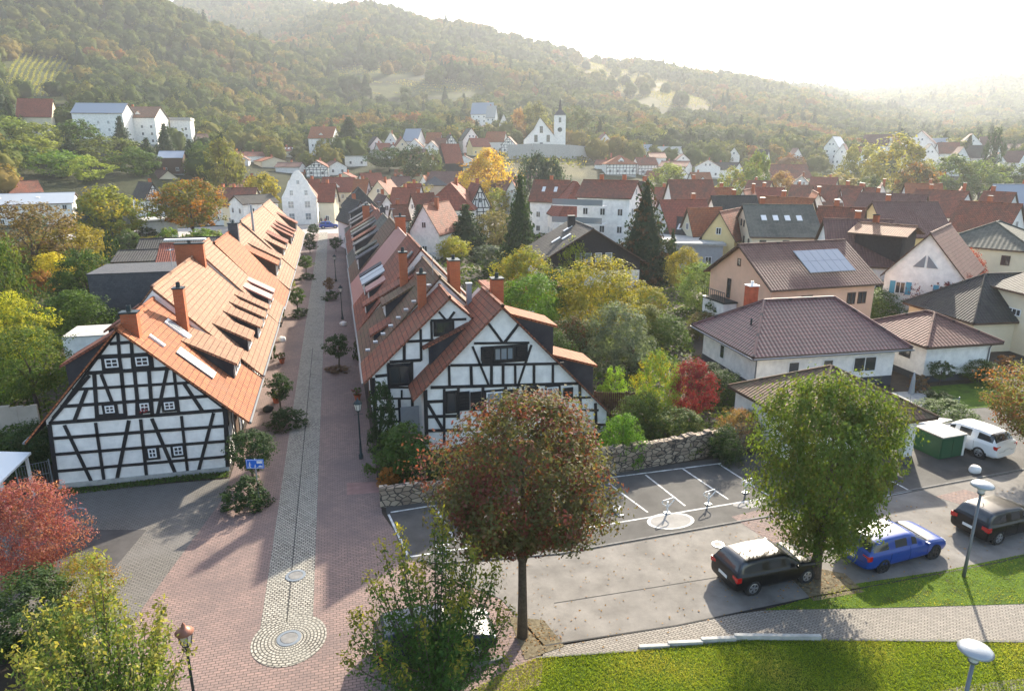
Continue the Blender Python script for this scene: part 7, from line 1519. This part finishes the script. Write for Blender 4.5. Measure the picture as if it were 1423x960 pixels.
# hazy trees of the middle distance
for i, a in enumerate((('orange-red pointed tree at the old town edge', 363, 216, 192, 17, OR, RD), ('golden round tree next to the orange-red one', 382, 216, 192, 17, (.35, .2, .03), OR), ('large olive tree above the small white gable', 308, 240, 192, 52, (.15, .14, .04), YG), ('green-gold tree under the forest villa', 452, 224, 193, 28, (.18, .17, .04), YL), ('tall grey-green conifer group beside the forest villa', 487, 226, 163, 42, (.06, .08, .045), GR), ('dark round trees behind the low white hall', 540, 232, 206, 60, DG, GR), ('second dark tree clump left of the timber barn', 572, 234, 204, 50, DG, OL), ('soft green tree between barn and dark red house', 600, 236, 208, 30, (.08, .1, .05), OL),
          ('tall green tree standing beside the church tower', 802, 214, 152, 50, (.075, .10, .045), OL), ('dark bluish tree below the church vineyard', 745, 248, 212, 44, (.035, .055, .04), BL), ('second bluish tree in front of the retaining wall', 770, 250, 218, 38, (.04, .06, .04), BL), ('orange-tinted tree behind the church roof', 722, 190, 152, 22, (.28, .16, .05), OR), ('round ochre tree above the church nave', 742, 180, 140, 36, (.17, .17, .06), OL), ('soft tree next to the hazy timber house', 868, 208, 178, 34, (.12, .13, .05), YG), ('hazy light tree behind the terraced white houses', 900, 205, 170, 44, (.14, .15, .06), YG),
          ('slim pale poplar in the hazy valley', 1050, 282, 213, 34, (.13, .17, .05), YG), ('round green tree left of the slim poplar', 1015, 286, 236, 40, (.14, .17, .05), YL), ('orange round tree among the hazy roofs', 1084, 284, 239, 40, (.26, .17, .06), OR), ('wide orange and green tree in front of the hazy wood', 1160, 278, 243, 56, (.20, .17, .05), OR), ('tall pale airy tree at the start of the hazy wood', 1188, 270, 200, 48, (.20, .19, .07), YG), ('tallest pale yellow tree of the hazy wood', 1240, 275, 193, 78, (.22, .21, .07), YL), ('dark round oak-like tree in the hazy wood', 1270, 288, 226, 54, (.10, .09, .04), OR),
          ('green tree to the far side of the dark round one', 1318, 278, 214, 64, (.10, .14, .05), YG), ('broad hazy green tree near the end of the wood', 1358, 280, 224, 60, (.11, .15, .05), YG), ('last hazy green tree before the picture edge', 1400, 275, 226, 56, (.11, .14, .06), GR), ('dark tall tree under the castle hill', 1380, 222, 180, 24, DG, DG), ('grey-green hedge tree below the pale villas', 1150, 262, 236, 40, (.09, .11, .06), GR), ('dark tree clump in front of the tall yellow one', 1205, 284, 246, 40, (.07, .09, .04), GR), ('dark pine near the hazy houses', 1345, 215, 188, 18, DG, DG), ('olive tree beside the red pair of houses', 1130, 270, 240, 26, OL, YG), ('pale tree in the haze past the terraced houses', 975, 262, 228, 34, (.14, .16, .06), YG))):
    T(a[0], a[1], a[2], a[3], a[4], 'spruce' if 'conifer' in a[0] or 'pine' in a[0] else ('egg' if i % 3 else 'round'), a[5], a[6], .12, 150, .12, 1 + i % 4, r=min(420, max(175, 8.0 * (240 - a[2]) + 220)) if a[2] < 262 else None)
# lower wooded slope on the greenery side, individual garden trees in front of the forest
for i, (px, py, w, c, k, l) in enumerate(((10, 205, 66, GR, 'round', 'green tree at the edge above the cream gable'), (45, 196, 60, YG, 'round', 'yellowish tree on the slope above the orange gable'), (75, 216, 56, LG, 'round', 'light green tree above the long red roof'), (98, 196, 44, DG, 'spruce', 'dark spruce on the slope above the long red roof'), (120, 222, 44, (.2, .24, .04), 'egg', 'pale yellow-green tree touching the long red roof'), (150, 195, 70, (.10, .12, .03), 'round', 'broad olive tree on the slope below the apartments'), (185, 212, 50, GR, 'round', 'green slope tree next to the broad olive one'), (205, 198, 40, DG, 'spruce', 'dark conifer below the terraced villa'), (232, 178, 36, DG, 'spruce', 'slim dark conifer beside the terraced villa'), (265, 200, 40, DG, 'spruce', 'dark conifer group above the wooden house'), (20, 170, 56, (.13, .17, .03), 'round', 'sunlit tree below the vineyard corner'), (60, 178, 52, (.17, .19, .04), 'round', 'golden-green tree beneath the red roof on the slope'), (14, 125, 40, DG, 'spruce', 'dark fir beside the hillside vineyard'), (112, 172, 50, GR, 'round', 'green tree in front of the glazed apartments'), (172, 168, 34, DG, 'spruce', 'dark fir in front of the terraced villa'), (286, 205, 46, GR, 'round', 'green tree behind the wooden solar-roofed house'))):
    rr = 225 + (230 - py) * 1.25; x, y = at_r(px, rr); z = ground(x, y); hh = max(7, CAM_H + rr * tane(px, py - 6) - z); HOLES.append((x, y, 5)); hh = min(hh, 22)
    tree('slope_tree' if k != 'spruce' else 'conifer', l, x, y, hh, w * rr / FPX, .05, k, c, None, 150 if k != 'spruce' else 26, .12 if k != 'spruce' else .11, 1 + i % 4)
# vineyard rows on the slope
def vines():
    global rng; rng = np.random.default_rng(3); PP = []; a0, a1 = azim(6), azim(100)
    for k in range(13):
        a = a0 + (a1 - a0) * k / 12
        for r_ in np.arange(430, 620, .8):
            x, y = r_ * math.sin(a + (r_ - 430) * .0002), r_ * math.cos(a + (r_ - 430) * .0002); z = ground(x, y); q = to_px(x, y, z)
            if in_poly(q[0], q[1], OPEN[0][0]): PP.append((x, y, z))
    if not PP: return
    P0 = np.repeat(np.array(PP), 5, axis=0); n_ = len(P0); P0 = P0 + rng.normal(size=(n_, 3)) * np.array([.35, .5, .35]) + np.array([0, 0, .8])
    me = leaf_mesh('vineyard', P0, rng.uniform(.4, .9, n_), np.stack([rng.uniform(.7, 1.3, n_), rng.uniform(0, 1, n_)], 1)); o = bpy.data.objects.new('vineyard', me); COL.objects.link(o); o.color = (.16, .19, .035, 1); o['accent'] = (.3, .25, .05); tag(o, 'rows of vines on the steep slope clearing', kind='stuff')
vines()
def contour_vines():
    global rng; rng = np.random.default_rng(13); PP = []
    for pl, _ in OPEN[1:]:
        a0, a1 = azim(min(p[0] for p in pl)), azim(max(p[0] for p in pl))
        for r_ in np.arange(300, 1150, 8.0):
            for a in np.arange(a0, a1, 1.3 / r_):
                x, y = r_ * math.sin(a), r_ * math.cos(a); z = ground(x, y); q = to_px(x, y, z)
                if in_poly(q[0], q[1], pl) and noise.noise(Vector((x / 60, y / 60, 4))) > -.25: PP.append((x, y, z))
    P0 = np.repeat(np.array(PP), 3, axis=0); n_ = len(P0); P0 = P0 + rng.normal(size=(n_, 3)) * np.array([.8, .8, .5]) + np.array([0, 0, 1.0])
    me = leaf_mesh('vineyard', P0, rng.uniform(.9, 1.8, n_), np.stack([rng.uniform(.7, 1.3, n_), rng.uniform(0, 1, n_)], 1)); o = bpy.data.objects.new('vineyard', me); COL.objects.link(o); o.color = (.11, .14, .035, 1); o['accent'] = (.22, .17, .05); tag(o, 'contour rows of vines on the open hill fields', kind='stuff')
    print('vines', n_)
contour_vines()
# undergrowth filling the garden plots between the houses
def undergrowth(name, label, boxes, n_, size, col, acc, seed, hmax=.8):
    global rng; rng = np.random.default_rng(seed); PP = []
    for (x0, x1, y0, y1) in boxes:
        k = int(n_ * (x1 - x0) * (y1 - y0)); x = rng.uniform(x0, x1, k); y = rng.uniform(y0, y1, k)
        hh = np.array([max(0, .25 + .75 * noise.noise(Vector((a * .28, b * .28, seed)))) for a, b in zip(x, y)]) * hmax; PP.append(np.stack([x, y, rng.uniform(0, 1, k) ** .5 * hh + .03], 1))
    PP = np.concatenate(PP); k = len(PP); N_ = rng.normal(size=(k, 3)) * .6 + np.array([0, 0, .7])
    me = leaf_mesh(name, PP, size * rng.uniform(.6, 1.4, k), np.stack([rng.uniform(.7, 1.35, k), np.clip(rng.normal(size=k) * .3 + .2, 0, 1)], 1), N_); o = bpy.data.objects.new(name, me); COL.objects.link(o); o.color = (*col, 1); o['accent'] = acc; tag(o, label, kind='stuff')
undergrowth('garden_undergrowth', 'mixed low plants covering the garden plots', [(-40, -17, 40, 62), (-40, -24.6, 62, 100), (12.5, 29, 34, 60), (11.5, 40, 60, 76)], 26, .28, (.05, .085, .022), (.14, .15, .04), 2, 1.5)
undergrowth('garden_undergrowth', 'distant low plants between the town houses', [(-60, -17, 96, 150), (12, 90, 76, 150), (45, 100, 45, 80)], 4, .6, (.045, .075, .022), (.12, .12, .04), 3, 1.8)
undergrowth('house_edge_plants', 'weeds along the foot of the half-timbered end house', [(-14.4, -6.4, 35.4, 36.1)], 420, .10, (.05, .09, .02), (.09, .13, .03), 4, .28)
undergrowth('bed_plants', 'low plants in the bed above the low rubble wall', [(1.5, 4.3, 30.8, 36.5)], 260, .13, (.05, .09, .025), (.25, .2, .08), 5, .7)
def grass(name, label, poly, n_, seed, size=.055):
    global rng; rng = np.random.default_rng(seed); xs = [p[0] for p in poly]; ys = [p[1] for p in poly]; k = n_; x = rng.uniform(min(xs), max(xs), k); y = rng.uniform(min(ys), max(ys), k)
    keep = np.array([in_poly(a, b, poly) for a, b in zip(x, y)]); x, y = x[keep], y[keep]; k = len(x)
    c = np.array([noise.noise(Vector((a * .5, b * .5, 9))) for a, b in zip(x, y)])
    me = leaf_mesh(name, np.stack([x, y, rng.uniform(.02, .05, k)], 1), size * rng.uniform(.7, 1.6, k), np.stack([np.clip(rng.uniform(.6, 1.4, k) + c * .5, .3, 2), np.clip(.25 + c + rng.normal(size=k) * .2, 0, 1)], 1), rng.normal(size=(k, 3)) * np.array([1, 1, .5]), 'leaf', .35); o = bpy.data.objects.new(name, me); COL.objects.link(o); o.color = (.19, .25, .02, 1); o['accent'] = (.26, .23, .05); tag(o, label, kind='stuff')
grass('lawn_grass', 'sunlit short grass of the front lawn', [p for p in [(q[0], max(q[1], 12)) for q in LAWN] if p[0] < 60], 260000, 6)
grass('verge_grass_blades', 'grass on the strip between the cars and pavement', vg, 26000, 7)
def litter():
    global rng; rng = np.random.default_rng(8); k = 900; x = rng.uniform(4, 34, k); y = rng.uniform(18.6, 24.6, k)
    x[:140] = 5.9 + rng.normal(size=140) * .7; y[:140] = 19.7 + rng.normal(size=140) * .6; x[140:260] = 17.6 + rng.normal(size=120) * .7; y[140:260] = 20 + rng.normal(size=120) * .5
    me = leaf_mesh('fallen_leaves', np.stack([x, y, np.full(k, .035)], 1), rng.uniform(.06, .12, k), np.stack([rng.uniform(.6, 1.3, k), rng.uniform(0, 1, k)], 1), rng.normal(size=(k, 3)) * .2 + np.array([0, 0, 1])); o = bpy.data.objects.new('fallen_leaves', me); COL.objects.link(o); o.color = (.2, .14, .06, 1); o['accent'] = (.3, .15, .05); tag(o, 'fallen leaves scattered on the road and tree pits', kind='stuff')
litter()
build_forest(); build_haze()
